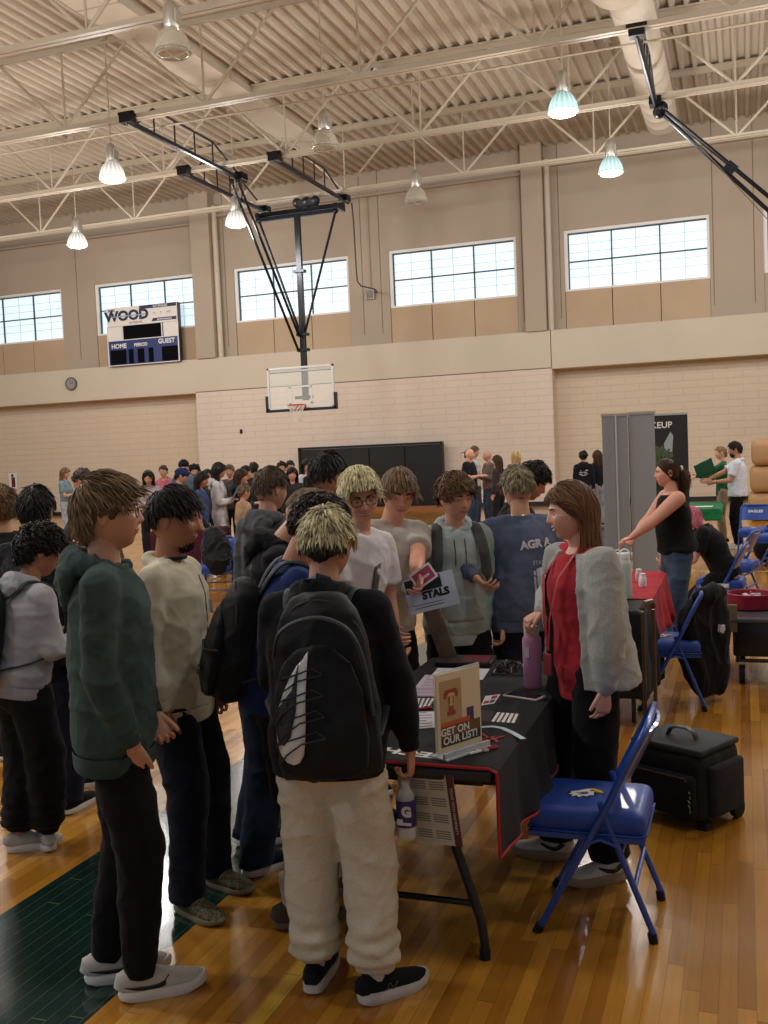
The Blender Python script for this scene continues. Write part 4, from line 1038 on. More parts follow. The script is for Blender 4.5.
# ============================================================ green table
t = thing('folding_table', 'table with a green cloth in front of the man in the white shirt', 'table', (-.75, 16.2, 0))
g = Geo(); g.box((0, 0, .71), (.8, 1.6, .045), bev=.01); g.build('tabletop', plain((110, 110, 112), .5), t)
for sy in (-1, 1):
    g = Geo(); g.tube([(-.3, sy*.6, .7), (.3, sy*.6, .02)], .016, n=8); g.build('leg', M_BLK, t)
    g = Geo(); g.tube([(.3, sy*.6, .7), (-.3, sy*.6, .02)], .016, n=8); g.build('leg', M_BLK, t)
cloth('tablecloth', -1.15, -.35, 15.4, 17.0, .74, (.25, .1, .18, .2), fabric((34, 120, 72), (26, 98, 58)), None, 'green tablecloth in front of the man in the white shirt', 'tablecloth', .5)
g = Geo(); g.box((0, 0, .004), (.3, .22, .006)); o = g.build('white_tray', M_WHT, None, False); o.location = (-.62, 15.75, .752); tag(o, 'white papers lying on the green tablecloth', 'paper')
g = Geo(); g.lathe([(0, 0), (.04, 0), (.05, .12), (.046, .12), (.037, .01), (0, .01)], n=16); o = g.build('green_cup', plain((20, 92, 52), .4)); o.location = (-.86, 15.9, .752); tag(o, 'green cup on the green tablecloth', 'cup')
# ============================================================ things on the left in the crowd
t = thing('folding_table', 'table with a white top and maroon skirt in the crowd at left', 'table', (-7.98, 13.3, 0))
g = Geo(); g.box((0, 0, .72), (.9, .74, .04), bev=.01); g.build('tabletop', plain((214, 210, 214), .5), t)
for sx in (-1, 1):
    for sy in (-1, 1):
        g = Geo(); g.tube([(sx*.4, sy*.3, .7), (sx*.4, sy*.3, 0)], .015, n=8); g.build('leg', M_BLK, t)
cloth('tablecloth', -8.43, -7.53, 12.93, 13.67, .74, (.6, .6, .62, .5), fabric((74, 26, 42), (60, 20, 34)), None, 'maroon tablecloth reaching near the floor in the crowd at left', 'tablecloth', 3.2)
t = thing('folding_table', 'white topped table on black folding legs behind the boy in green', 'table', (-10.6, 12.6, 0))
g = Geo(); g.box((0, 0, .72), (1.8, .74, .04), bev=.01); g.build('tabletop', plain((205, 205, 208), .5), t)
for sx in (-1, 1):
    g = Geo(); g.tube([(sx*.75, -.28, .7), (sx*.75-.0, .28, .02)], .016, n=8); g.build('leg', M_BLK, t)
    g = Geo(); g.tube([(sx*.75, .28, .7), (sx*.75, -.28, .02)], .016, n=8); g.build('leg', M_BLK, t)
t = thing('storage_bin', 'black bin with blue lid on the floor beside the loose backpack', 'bin', (-5.85, 11.35, 0))
g = Geo(); g.box((0, 0, .3), (.4, .4, .6), bev=.02); g.build('bin_body', plain((16, 16, 18), .4), t)
g = Geo(); g.box((0, 0, .64), (.42, .42, .07), bev=.02); g.build('lid', plain((30, 60, 120), .4), t)
# ============================================================ people
def sst(a, b, x):
    t = min(max((x-a)/(b-a), 0), 1); return t*t*(3-2*t)
def head_pos(d, jaw=1.0):
    x, y, z = d; X = .0765*x; Z = .118*z
    if y >= 0: Y = .097*(y**(.75 if z < 0 else .9))
    else: Y = -.1*((-y)**.95)
    if z < 0:
        k = -z; X *= 1-(.27 if jaw >= 1 else .33)*k**1.6
        if y < 0: Y *= 1-.45*sst(.1, .9, k)
        else: Y *= 1-.05*k
    f = sst(.1, .5, y)
    if f > 0:
        ax = abs(X)
        t = (.024-Z)/.054
        if 0 <= t <= 1: nz = .003+.021*t**1.3; sg = .0075+.006*t
        elif t > 1: nz = .024*math.exp(-((Z+.030)/.0065)**2); sg = .0135
        else: nz = .003*math.exp(-((Z-.024)/.008)**2); sg = .0075
        e = math.exp
        Y += f*nz*e(-(X/sg)**2)
        Y -= f*.010*e(-((ax-.031)/.015)**2-((Z-.006)/.012)**2)
        Y += f*.005*e(-((ax-.026)/.022)**2-((Z-.028)/.009)**2)
        Y += f*.004*e(-((ax-.043)/.018)**2-((Z+.026)/.02)**2)
        Y += f*.0035*e(-(X/.026)**2-((Z+.060)/.017)**2)
        Y += f*(.0038*e(-(X/.019)**2-((Z+.0535)/.0045)**2)+.0045*e(-(X/.017)**2-((Z+.0665)/.0055)**2)-.003*e(-(X/.024)**2-((Z+.0600)/.003)**2))
        Y += f*.011*e(-(X/.022)**2-((Z+.100)/.016)**2)
    return V((X, Y, Z))
def face_y(X, Z, jaw=1.0):
    z = Z/.118; x = X/.0765
    if z < 0: x /= 1-(.27 if jaw >= 1 else .33)*(-z)**1.6
    y = math.sqrt(max(0, 1-x*x-z*z)); return head_pos((x, y, z), jaw).y
def ik(S, T, a, b, pole):
    d = T-S; L = min(d.length, (a+b)*.999); u = d.normalized(); T = S+u*L
    c = (a*a+L*L-b*b)/(2*L); hgt = math.sqrt(max(a*a-c*c, 0))
    p = V(pole); p = p-u*p.dot(u)
    if p.length < 1e-5: p = u.orthogonal()
    return S+u*c+p.normalized()*hgt, T
def hand_geo(w, a, th, palm, curl, s, spread=.0, thumb=.5):
    """five fingered hand: w wrist, a finger direction, th thumb side, palm normal (curl direction)"""
    a = a.normalized(); th = (th-a*th.dot(a)).normalized(); n = (palm-a*palm.dot(a)-th*palm.dot(th))
    n = n.normalized() if n.length > 1e-4 else a.cross(th)
    g = Geo()
    g.tube([w-a*.03*s, w, w+a*.03*s, w+a*.065*s, w+a*.088*s], [(.026*s, .019*s), (.027*s, .018*s), (.036*s, .015*s), (.041*s, .0135*s), (.036*s, .010*s)], n=16, side=th, round_ends=True)
    L = (.072, .08, .074, .058); cr = (.5, .62, .72, .82)
    for i in range(4):
        off = (.0305-.0205*i)*s
        p = w+a*(.082-.003*abs(i-1.3))*s+th*off; dirn = (a+th*(.10-.07*i+spread*(1.5-i)*.2)).normalized(); ang = 0; pts = [p-a*.02*s, p]; rr = [.0088*s, .0086*s]
        for j, fr in enumerate((.44, .31, .25)):
            ang += curl*(1.25, 1.45, .95)[j]*(.85+.1*i*cr[i]); v = dirn*math.cos(ang)+n*math.sin(ang)
            p = p+v*(L[i]*fr*s); pts.append(p); rr.append((.0082, .0075, .0064)[j]*s)
        g.tube(pts, rr, n=10, round_ends=True)
    p = w+a*.022*s+th*.028*s; v = (a*.8+th*(.55-.3*thumb)+n*.3*thumb).normalized(); pts = [p-v*.015*s, p]; rr = [.0125*s, .0122*s]
    for j, ln in enumerate((.030, .025, .02)):
        p = p+v*ln*s; pts.append(p); rr.append((.0112, .0098, .0078)[j]*s); v = (v+a*.25+n*.3*thumb+n*.25*curl).normalized()
    g.tube(pts, rr, n=10, round_ends=True)
    return g
HAIRLINE = {'m': ((0, .52), (40, .46), (62, .18), (80, -.12), (92, .02), (108, -.05), (130, -.32), (180, -.58)),
            'fade': ((0, .5), (40, .46), (62, .3), (80, .26), (100, .2), (130, .02), (180, -.12)),
            'w': ((0, .62), (35, .5), (60, .2), (85, -.15), (110, -.5), (180, -.7)),
            'bald': ((0, 1.5), (180, 1.5))}
def hline(az, t):
    T = HAIRLINE[t]
    for i in range(len(T)-1):
        if az <= T[i+1][0]:
            f = (az-T[i][0])/(T[i+1][0]-T[i][0]); return T[i][1]*(1-f)+T[i+1][1]*f
    return T[-1][1]
def make_hair(root, hc, Rh, hs, st, near, rnd, nb=None, torso=None):
    k = st.get('k', 'short'); T = st.get('line', 'w' if k in ('long', 'pony') else 'm'); th = st.get('t', .022)
    dark, light = st['c']; mt = hairm(dark, light); seed = rnd.random()*50
    SR = V((.0785, .101, .1195))
    def thick(d):
        base = th*(.45+.55*sst(-.3, .7, d.z))
        if k == 'curly': base *= 1.0+.25*noise.noise(d*4+V((seed, 0, 0)))
        else: base *= 1.0+.15*noise.noise(d*2.5+V((seed, 0, 0)))
        return base
    g = Geo(); nu, nv = (56, 40) if near else (24, 16)
    g.ell((0, 0, 0), 1.0, nu=nu, nv=nv)
    out = []; tint = []
    ct = st.get('cap', .25)
    for v in g.v:
        d = V(v).normalized(); az = math.degrees(math.atan2(abs(d.x), d.y)); zl = hline(az, T) if st.get('line') != 'none' else -2
        m = sst(-.07, .05, d.z-zl); r = 1+thick(d)*.75/.1+.018*noise.noise(d*5+V((seed, 0, 0)))+.012*noise.noise(d*11+V((0, seed, 0)))
        if T == 'fade' or st.get('under'): 
            r = 1+(r-1)*sst(-.1, .45, d.z)+.02
        rr = .86*(1-m)+r*m
        out.append(hc+Rh@(V((d.x*SR.x, d.y*SR.y, d.z*SR.z))*rr*hs)); tint.append(min(1, max(0, ct*(.5+.8*rnd.random()) if not (st.get('under') and d.z < .12) else 0)))
    g.v = [tuple(p) for p in out]; g.t = tint
    N = int(st.get('n', 420)*2.8) if near else st.get('n', 90); Lm = st.get('L', .06); W = st.get('w', .0052)*(.5 if near else 1)
    if not near: W *= 2.1
    cap = Geo(); cap.v, cap.f, cap.t = g.v, g.f, g.t
    gd = Rh.transposed() @ V((0, 0, -1))
    whorl = V(st.get('whorl', (0, -.45, .9))).normalized(); flow = V(st.get('flow', (0, 0, 0)))
    locks = Geo(); made = 0; tries = 0
    long = k in ('long', 'pony')
    while made < N and tries < N*12:
        tries += 1
        d = V((rnd.gauss(0, 1), rnd.gauss(0, 1), rnd.gauss(0, 1))).normalized()
        az = math.degrees(math.atan2(abs(d.x), d.y)); zl = hline(az, T)
        lim = st.get('lockz', zl+.03)
        if d.z < max(lim, zl+.03): continue
        made += 1
        tg = d-whorl*d.dot(whorl); tg = tg-d*tg.dot(d)
        if tg.length < .05: tg = V((rnd.gauss(0, 1), rnd.gauss(0, 1), 0))
        tg.normalize(); dr = (tg+flow+V((rnd.gauss(0, .25), rnd.gauss(0, .25), rnd.gauss(0, .25)))*st.get('mess', .6)).normalized()
        L = Lm*rnd.uniform(.7, 1.15)*(1 if long else (.45+.55*sst(-.45, .25, d.z))); nseg = 14 if long else 6; step = L/nseg
        p = V((d.x*SR.x, d.y*SR.y, d.z*SR.z))*(1+thick(d)*rnd.uniform(.2, .75)/.1); p0_ = rnd.uniform(.55, 1.0); pts = [p.copy()]; rad = [W*.6]
        ph = rnd.uniform(0, 6.3)
        part = st.get('tail') if k == 'pony' else None
        if k == 'long':
            st_ = .013 if near else .028; zend = -L*.62; lift = 1.0+th/.1*(.35+.65*p0_); jit = V((rnd.gauss(0, .12), rnd.gauss(0, .12), 0))
            for j in range(60):
                if p.z < zend: break
                if p.z > -.04:
                    nrm = V((p.x/SR.x**2, p.y/SR.y**2, p.z/SR.z**2)).normalized()
                    tt = gd+jit+V((0, -.75 if p.y > -.03 else -.15, 0)); tt = tt-nrm*tt.dot(nrm)
                    if tt.length < .05: tt = V((0, -1, 0))
                    p = p+tt.normalized()*st_
                    if p.z < .06 and p.y > -.006: p.y -= (p.y+.006)*.4
                    e = V((p.x/SR.x, p.y/SR.y, p.z/SR.z)).length; p = p*(lift/max(e, .3))
                else:
                    p = p+(gd+jit*.25).normalized()*st_
                    rr = math.hypot(p.x, p.y+.02); tgt = .07+.03*p0_
                    kx = 1+(tgt-rr)/max(rr, .01)*.12; p.x *= kx; p.y = (p.y+.02)*kx-.02
                    if p.y > .01: p.y -= (p.y-.01)*.3
                pts.append(p+V((.003*math.sin(ph+j*.5), .003*math.cos(ph+j*.4), 0))*st.get('wave', 1)); rad.append(W)
            m_ = len(pts)
            if m_ < 3: continue
            for q_ in range(1, min(5, m_)): rad[-q_] = W*(.25+.17*q_)
        for j in range(nseg if k != 'long' else 0):
            t = (j+1)/nseg
            if part is not None and t < .42:
                q = V(part); dr = (dr*.3+(q-p).normalized()).normalized(); step = max((q-pts[0]).length/(nseg*.42), .004)
            else:
                if part is not None: step = L/nseg
                dr = (dr+gd*(.10 if not long else .75)+V((rnd.gauss(0, .1), rnd.gauss(0, .1), rnd.gauss(0, .1)))*st.get('mess', .6)).normalized()
            p = p+dr*step
            e = V((p.x/SR.x, p.y/SR.y, p.z/SR.z)); en = e.length; lift = 1+thick(d)*p0_/.1*(.8+.3*math.sin(t*PI)) if not long else 1.0+th/.1*(.5+.5*p0_)*(1-.5*t)
            if part is not None: lift = 1.06
            if not long and abs(p.x) > .055 and p.z < st.get('side', .022) and -.045 < p.y < .045: break
            if not long and p.y > .045 and p.z < st.get('fringe', .045) and en < 1.6 and abs(p.x) < .062: break
            if long and part is None and p.z < .075 and p.y > -.004: p.y -= (p.y+.004)*.35
            if long and p.z < -.05:
                rr = math.hypot(p.x, p.y+.02)
                if rr < .075 and part is None: kx = .075/max(rr, .01); p.x *= kx; p.y = (p.y+.02)*kx-.02
                if p.y > .045 and part is None and abs(p.x) < .06 : p.y = .045
            elif en < lift: 
                f = lift/max(en, .1); p = p*(1+(f-1)*(1 if not long else .9))
            q = p.copy()
            if k == 'curly':
                rr = st.get('curl', .008)*min(1, t*2); a = 3*noise.noise(d*5+V((seed, 3, 0)))*3+j*1.5; ux = V((-d.y, d.x, .01)).normalized(); uy = d.cross(ux); q = q+ux*(rr*math.cos(a))+uy*(rr*math.sin(a))
            elif long: q = q+V((.004*math.sin(ph+j*.9), .004*math.cos(ph+j*.7), 0))*st.get('wave', 1)
            pts.append(q); rad.append(W*(1.0 if t < .6 else 1.0-.75*(t-.6)/.4))
        lt = st.get('tint', (.1, 1.0)); tv = lt[0]+(lt[1]-lt[0])*(.5*rnd.random()**st.get('tp', 1.4)+.5*min(1, max(0, .5+1.1*noise.noise(d*6+V((seed*2, 0, 0))))))
        if st.get('under') and d.z < .1: tv = rnd.uniform(0, .12)
        if len(pts) < 3: continue
        P = [hc+Rh@(q*hs) for q in pts]
        locks.tube(P, [(r*hs*1.5, r*hs*.8) for r in rad], n=5 if near else 4, tint=tv)
    base = len(cap.v); locks.v, lv = [], locks.v
    G = Geo(); G.v = list(cap.v)+list(lv); G.f = list(cap.f)+[tuple(i+base for i in f) for f in locks.f]; G.t = list(cap.t)+list(locks.t)
    return G.build('hair', mt, root)
def shoe(root, pos, fdir, s, spec, side):
    """pos: ankle point projected to the ground; side +1 right foot"""
    k = spec.get('k', 'sneaker'); up = V((0, 0, 1)); f = V((fdir.x, fdir.y, 0)).normalized(); r = f.cross(up)
    lift = spec.get('lift', 0); z0 = pos.z
    M = Matrix((r, f, up)).transposed()
    if lift: M = M @ Matrix.Rotation(-R(lift), 3, 'X')
    def T(x, y, z): return V((pos.x, pos.y, z0)) + M @ V((x*s, y*s, z*s))
    prof = ((-.066, .022, .05), (-.056, .034, .082), (-.03, .038, .094), (.0, .039, .094), (.035, .04, .088), (.07, .043, .074), (.11, .047, .06), (.15, .048, .05), (.185, .041, .043), (.208, .028, .034), (.218, .012, .024))
    zb = spec.get('sole', .028)
    g = Geo(); g.tube([T(0, y, zb*.6+h/2-.004) for y, w, h in prof], [(w*s, h*s/2) for y, w, h in prof], n=20, side=M @ V((1, 0, 0)))
    up_ = g.build('shoe', spec['m'], root)
    g = Geo(); ol = [(-.072, .0), (-.066, .022), (-.045, .036), (.0, .041), (.05, .044), (.11, .052), (.16, .051), (.2, .036), (.222, .014), (.226, 0)]
    poly = [(w, y) for y, w in ol] + [(-w, y) for y, w in ol[::-1][1:-1]]
    n = len(poly); vs = []; 
    lay = ((0, .93), (.006, 1.0), (zb*.8, 1.02), (zb+.004, .97))
    for z, kx in lay:
        for x, y in poly:
            zz = z+(.012*sst(.14, .226, y)**1.5)+(spec.get('heel', .0)*sst(.05, -.06, y) if z > 0.01 else 0)+(.006*sst(-.03, -.07, y) if z < .01 else 0)
            vs.append(T(x*kx, (y-.075)*kx+.075, zz))
    fs = [tuple(range(n))[::-1], tuple(range(3*n, 4*n))]
    for j in range(3):
        for i in range(n): fs.append((j*n+i, j*n+(i+1) % n, (j+1)*n+(i+1) % n, (j+1)*n+i))
    g.add(vs, fs); g.build('sole', spec.get('sm', M_WHT), up_)
    if spec.get('lace'):
        g = Geo()
        for i in range(5):
            y = .045+.02*i; h = .1-.0125*i+zb*.6-.024+.006; g.tube([T(-.02, y, h-.006), T(0, y+.006, h), T(.02, y, h-.006)], .0032*s, n=5)
        g.build('lace', spec['lace'], up_)
    def side_patch(name, top, bot, m, both=True):
        for sd in ((1, -1) if both else (side,)):
            g = Geo(); a = []; b = []
            for P, out in ((top, a), (bot, b)):
                for y, z in P:
                    # interpolate profile
                    for i in range(len(prof)-1):
                        if prof[i][0] <= y <= prof[i+1][0]:
                            q = (y-prof[i][0])/(prof[i+1][0]-prof[i][0]); w = prof[i][1]*(1-q)+prof[i+1][1]*q; h = prof[i][2]*(1-q)+prof[i+1][2]*q; break
                    zc = zb*.6+h/2-.004; e = max(0, 1-((z-zc)/(h/2))**2); out.append(T(sd*(w*math.sqrt(e)+.0025), y, z))
            n_ = len(a); g.add(a+b, [(i, i+1, n_+i+1, n_+i) for i in range(n_-1)]); o = g.build(name, m, up_)
            md = o.modifiers.new('t', 'SOLIDIFY'); md.thickness = .0015; md.offset = 0
    if spec.get('swoosh'):
        side_patch('swoosh', [(-.055, .06), (-.02, .056), (.02, .052), (.05, .054), (.075, .062), (.092, .075)], [(-.055, .058), (-.02, .045), (.02, .036), (.055, .035), (.078, .046), (.094, .073)], spec['swoosh'])
    if spec.get('emblem') == 'n':
        side_patch('emblem', [(.03, .07), (.035, .07)], [(.02, .038), (.025, .038)], spec['em'], False)
        side_patch('emblem', [(.035, .07), (.04, .068)], [(.048, .038), (.053, .038)], spec['em'], False)
        side_patch('emblem', [(.063, .068), (.068, .066)], [(.048, .038), (.053, .038)], spec['em'], False)
    if spec.get('emblem') == 'v':
        side_patch('emblem', [(-.045, .085), (-.025, .088), (.0, .068), (.03, .072), (.07, .082)], [(-.04, .072), (-.015, .056), (.005, .047), (.035, .056), (.07, .074)], spec['em'])
    if spec.get('sock'):
        g = Geo(); g.tube([T(0, .0, .07), T(0, .0, .11), T(0, -.004, spec.get('sockh', .17))], [.036*s, .036*s, .042*s], n=14); g.build('sock', spec['sock'], root)
    return up_
def person(label, x, y, theta, h, near=True, g=1.0, lean=(0, 0), twist=0, head=(0, 0, 0), hshift=(0, 0, 0), arms=None, feet=None, skin=(200, 150, 125), top=None, bottom=None, shoes=None, hair=None, face=True, smile=False, fem=False, glasses=None, seed=1, pel=None, knees=None, group=None, browc=None, beard=None, necklen=0, vox=1.0, z0=0, eyes=(60, 45, 35)):
    rnd = random.Random(seed); s = h/1.75; hs = s**.5*(.965 if fem else 1.0); rz = R(theta-90)
    root = thing('person', label, 'person', (x, y, 0), rz, group)
    iR = Matrix.Rotation(-rz, 3, 'Z')
    def loc(p): return iR @ (V(p)-V((x, y, 0)))
    P0 = V(pel) if pel else V((0, 0, .95*s))
    Rt = Matrix.Rotation(R(twist), 3, 'Z') @ Matrix.Rotation(-R(lean[0]), 3, 'X') @ Matrix.Rotation(R(lean[1]), 3, 'Y')
    def tp(px, py, pz): return P0 + Rt @ (V((px, py, pz))*s)
    sw = (.17 if not fem else .15)*(.6+.4*g)
    sh = {'L': tp(-sw, -.005, .43), 'R': tp(sw, -.005, .43)}
    nb = tp(0, -.012, .49)
    Rh = Matrix.Rotation(R(head[0]), 3, 'Z') @ Matrix.Rotation(-R(head[1]), 3, 'X') @ Matrix.Rotation(R(head[2]), 3, 'Y')
    hc = nb + Rt @ (V((0, .012, .058+necklen))*s) + Rh @ V((0, .018, .1))*hs + V(hshift)
    skm = skinm(skin); al, fl = .285*s, .25*s
    A = {}
    for sd in 'LR':
        q = 1 if sd == 'R' else -1; sp = (arms or {}).get(sd, {})
        if 'to' in sp or 'tol' in sp:
            T_ = loc(sp['to']) if 'to' in sp else V(sp['tol'])*s; el, wr = ik(sh[sd], T_, al, fl, sp.get('pole', (q*.6, -.6, -.6)))
        else:
            el = sh[sd]+V(sp.get('u', (q*.14, -.03, -1))).normalized()*al; wr = el+V(sp.get('f', (q*.02, .22, -1))).normalized()*fl
        ax = V(sp['hd']) if 'hd' in sp else (wr-el)
        A[sd] = (sh[sd], el, wr, ax.normalized(), V(sp.get('th', (0, 1, 0))), V(sp.get('palm', (-q, 0, 0))), sp.get('curl', .35), sp.get('thumb', .5), sp.get('hide', False))
    Lg = {}
    for sd in 'LR':
        q = 1 if sd == 'R' else -1; sp = (feet or {}).get(sd, {})
        fp = loc((*sp['at'], z0)) if 'at' in sp else V((q*.1*s, .0, z0)); hip = P0+V((q*.085*s, 0, -.04*s)); ank = V((fp.x, fp.y, z0+.085*s+sp.get('up', 0)))
        if sp.get('fromtoe'): pass
        fd = V((math.sin(R(sp.get('yaw', q*8))), math.cos(R(sp.get('yaw', q*8))), 0))
        dl_ = (ank-hip).length; ll_ = min(.43*s, dl_*sp.get('bend', .5035)); kn, an = ik(hip, ank, ll_, ll_, sp.get('pole', (q*.15, 1, 0)))
        Lg[sd] = (hip, kn, ank, fd, sp)
    gg = .5+.5*g
    # ---- body, one mesh
    b = Geo()
    b.tube([tp(0, 0, -.08), tp(0, 0, .02), tp(0, .0, .15), tp(0, .005, .32), tp(0, .0, .42), tp(0, -.01, .48)], [(.14*s*gg, .09*s*gg), (.142*s*gg, .1*s*gg), (.125*s*gg, .092*s*gg), (.145*s*gg, .1*s*gg), (.15*s*gg, .08*s*gg), (.06*s, .055*s)], n=20, side=Rt @ V((1, 0, 0)), round_ends=True)
    for sd in 'LR':
        S, E, W_, ax, *_r = A[sd]; af = g if g > 1 else 1
        b.tube([S, S.lerp(E, .35), E], [.05*s*af, .046*s*af, .036*s*af], n=12, round_ends=True)
        b.tube([E, E.lerp(W_, .3), W_, W_+ax*.012], [.037*s*af, .039*s*af, .0255*s, .024*s], n=12, round_ends=True)
        b.cap(tp(0, -.01, .43), .05*s, S, .05*s)
        hp, kn, an, fd, sp = Lg[sd]
        b.tube([hp, hp.lerp(kn, .5), kn], [.08*s, .068*s, .05*s], n=12, round_ends=True)
        b.tube([kn, kn.lerp(an, .35), an], [.049*s, .05*s, .033*s], n=12, round_ends=True)
        b.tube([an-V((0, 0, .03*s)), an-V((0, 0, .045*s))+fd*.12*s], [.032*s, .024*s], n=10, round_ends=True)
    bodym = [remeshed(b, .011 if near else .02, 3)]
    hg = Geo(); nn = (84, 64) if near else (36, 28)
    hg.ell((0, 0, 0), 1, nu=nn[0], nv=nn[1]); jaw = .9 if fem else 1.0
    hv = [head_pos(V(v).normalized(), jaw) for v in hg.v]; hg.v = [tuple(hc+Rh @ (p*hs)) for p in hv]
    for q in (-1, 1):
        Me = Rh @ Matrix.Rotation(R(-12*q), 3, 'Z') @ Matrix.Rotation(R(-10), 3, 'X')
        hg.ell(hc+Rh @ V((q*.0765, -.012, .0))*hs, (.0075*hs, .0165*hs, .029*hs), Me, nu=12, nv=10)
        hg.tube([hc+Rh @ (V((q*(.082+.004*math.sin(a)), -.012-.016*math.cos(a), .002+.028*math.sin(a)))*hs) for a in [R(x_) for x_ in range(-70, 200, 27)]], .0048*hs, n=8, round_ends=True)
    nr_ = (.05 if not fem else .044)*s*(gg if g > 1 else 1)
    hg.tube([nb-Rt @ V((0, 0, .06*s)), nb, hc+Rh @ V((0, -.022, -.062))*hs, hc+Rh @ V((0, -.01, -.02))*hs], [nr_*1.25, nr_*1.12, nr_*.98, nr_*.85], n=18, round_ends=True)
    bodym.append(remeshed(hg, (.0036 if near else .009)*vox, 1 if near else 1, fac=.35))
    for sd in 'LR':
        S, E, W_, ax, tdir, palm, curl, thumb, hide = A[sd]
        if hide: continue
        bodym.append(remeshed(hand_geo(W_, ax, tdir, palm, curl, s*(.93 if fem else 1), thumb=thumb), .003 if near else .0065, 1, fac=.3))
    body = mkobj('body', merge_meshes(bodym, 'body'), skm, root)
    # ---- face
    def hp_(X, Y, Z): return hc+Rh @ (V((X, Y, Z))*hs)
    if face and near:
        for q in (-1, 1):
            e = Geo(); yc = face_y(q*.031, .006, jaw)-.0075
            e.ell(hp_(q*.031, yc, .005), .0118*hs, Rh, nu=16, nv=12); ob = e.build('eye', plain((205, 198, 190), .2), root)
            e = Geo(); e.ell(hp_(q*.031, yc+.0095, .004), (.0056*hs, .0032*hs, .0056*hs), Rh, nu=12, nv=8); e.build('iris', plain(eyes, .15), ob)
            e = Geo(); e.ell(hp_(q*.0315, yc-.0005, .0095), (.0145*hs, .0128*hs, .0085*hs), Rh @ Matrix.Rotation(R(-q*4), 3, 'Y'), nu=14, nv=10)
            e.ell(hp_(q*.0315, yc-.002, -.0015), (.0135*hs, .0115*hs, .005*hs), Rh, nu=14, nv=8); e.build('eyelid', skm, root)
            e = Geo(); pts = []; 
            for k_ in range(6):
                X = q*(.014+.0062*k_); Z = .0255+.0045*math.sin(min(k_/3.2, 1.3)*1.3)-.0012*max(k_-3, 0); pts.append(hp_(X, face_y(X, Z, jaw)+.0012, Z))
            e.tube(pts, [(.0035*hs, .0022*hs), (.0042*hs, .0025*hs), (.004*hs, .0025*hs), (.0034*hs, .002*hs), (.0026*hs, .002*hs), (.0014*hs, .001*hs)], n=8, side=Rh @ V((0, 0, 1))); e.build('eyebrow', plain(browc or tuple(int(c*.8) for c in hair['c'][0]), .7) if hair else plain((50, 36, 28), .7), root)
            e = Geo(); pts = [hp_(q*(.019+.004*k_), yc+.0108-.0016*abs(k_-3)**1.3, .0085+.0022*math.sin(k_/6*PI)) for k_ in range(7)]
            e.tube(pts, .0013*hs, n=5); e.build('eyelashes', plain((30, 22, 18), .7), root)
        lc = tuple(int(c*f) for c, f in zip(skin, (.9, .68, .68) if fem else (.9, .76, .74))); e = Geo(); wd = .024 if not smile else .031; up_ = .0 if not smile else .010
        def mp(t, z): X = t*wd; Z = z+up_*t*t; return hp_(X, face_y(X, Z, jaw)+.0004, Z)
        ts = [-1, -.7, -.35, 0, .35, .7, 1]
        op = .0015 if not smile else .0055
        e.tube([mp(t, -.0555+(op-.0015)*(1-t*t)*.5) for t in ts], [(.0012*hs, .0018*hs)]+[(.0036*hs, .0024*hs)]*5+[(.0012*hs, .0018*hs)], n=8, side=Rh @ V((0, 0, 1)))
        e.tube([mp(t, -.0640-(op-.0015)*(1-t*t)) for t in ts], [(.0012*hs, .0018*hs)]+[(.0036*hs, .0022*hs)]*5+[(.0012*hs, .0018*hs)], n=8, side=Rh @ V((0, 0, 1)))
        lp = e.build('lips', plain(lc, .4), root)
        e = Geo(); e.tube([mp(t*.92, -.0600) for t in ts], [(.0012*hs*(3 if smile else 1), .0012*hs)]*7, n=8, side=Rh @ V((0, 0, 1)))
        e.build('teeth' if smile else 'mouth_line', plain((226, 220, 210), .3) if smile else plain((60, 28, 24), .6), lp)
        e = Geo()
        for q in (-1, 1): e.ell(hp_(q*.0055, face_y(q*.0055, -.0375, jaw)-.0005, -.0375), (.0028*hs, .002*hs, .0018*hs), Rh, nu=8, nv=6)
        e.build('nostril', plain((50, 26, 22), .8), root)
    if beard:
        e = Geo(); rb = random.Random(seed+5); e.t = []
        N_ = beard.get('n', 400)
        for _ in range(N_):
            d = V((rb.gauss(0, .6), abs(rb.gauss(0, 1)), rb.gauss(-.75, .3))).normalized()
            if d.y < -.1 or d.z > -.28: continue
            p = head_pos(d, jaw); ax_ = abs(p.x)
            if beard['k'] == 'chin' and (ax_ > .03 or (p.z > -.082)): continue
            if -.072 < p.z < -.048 and ax_ < .024: continue
            if beard['k'] == 'full' and p.z > -.045 and ax_ < .055: continue
            q_ = p*1.0+V((0, .003, -.012)); e.tube([hc+Rh @ (p*hs), hc+Rh @ (q_*hs*1.02)], [.0025*hs, .0012*hs], n=4, tint=rb.random())
        if e.v: e.build('beard', hairm(hair['c'][0], hair['c'][1]), root)
    if glasses:
        e = Geo(); Z0 = .004
        for q in (-1, 1):
            pts = []
            for k_ in range(20):
                a = k_*2*PI/20; X = q*.034+.0245*math.copysign(abs(math.cos(a))**.7, math.cos(a)); Z = Z0+.0185*math.copysign(abs(math.sin(a))**.75, math.sin(a)); pts.append(hp_(X, .101-.35*abs(X)**1.0*.45, Z))
            e.tube(pts, .0019*hs, n=6, closed=True)
            e.tube([hp_(q*.0585, .0925, Z0+.008), hp_(q*.074, .075, Z0+.009), hp_(q*.081, .0, Z0+.008), hp_(q*.083, -.018, Z0-.004)], .002*hs, n=6)
        e.tube([hp_(-.011, .1005, Z0+.003), hp_(0, .1035, Z0+.006), hp_(.011, .1005, Z0+.003)], .0018*hs, n=6)
        e.build('glasses', plain(glasses, .25), root)
    # ---- hair
    if hair and hair.get('k') != 'bald': make_hair(root, hc, Rh, hs, hair, near, rnd)
    # ---- top
    vx = .009 if near else .017
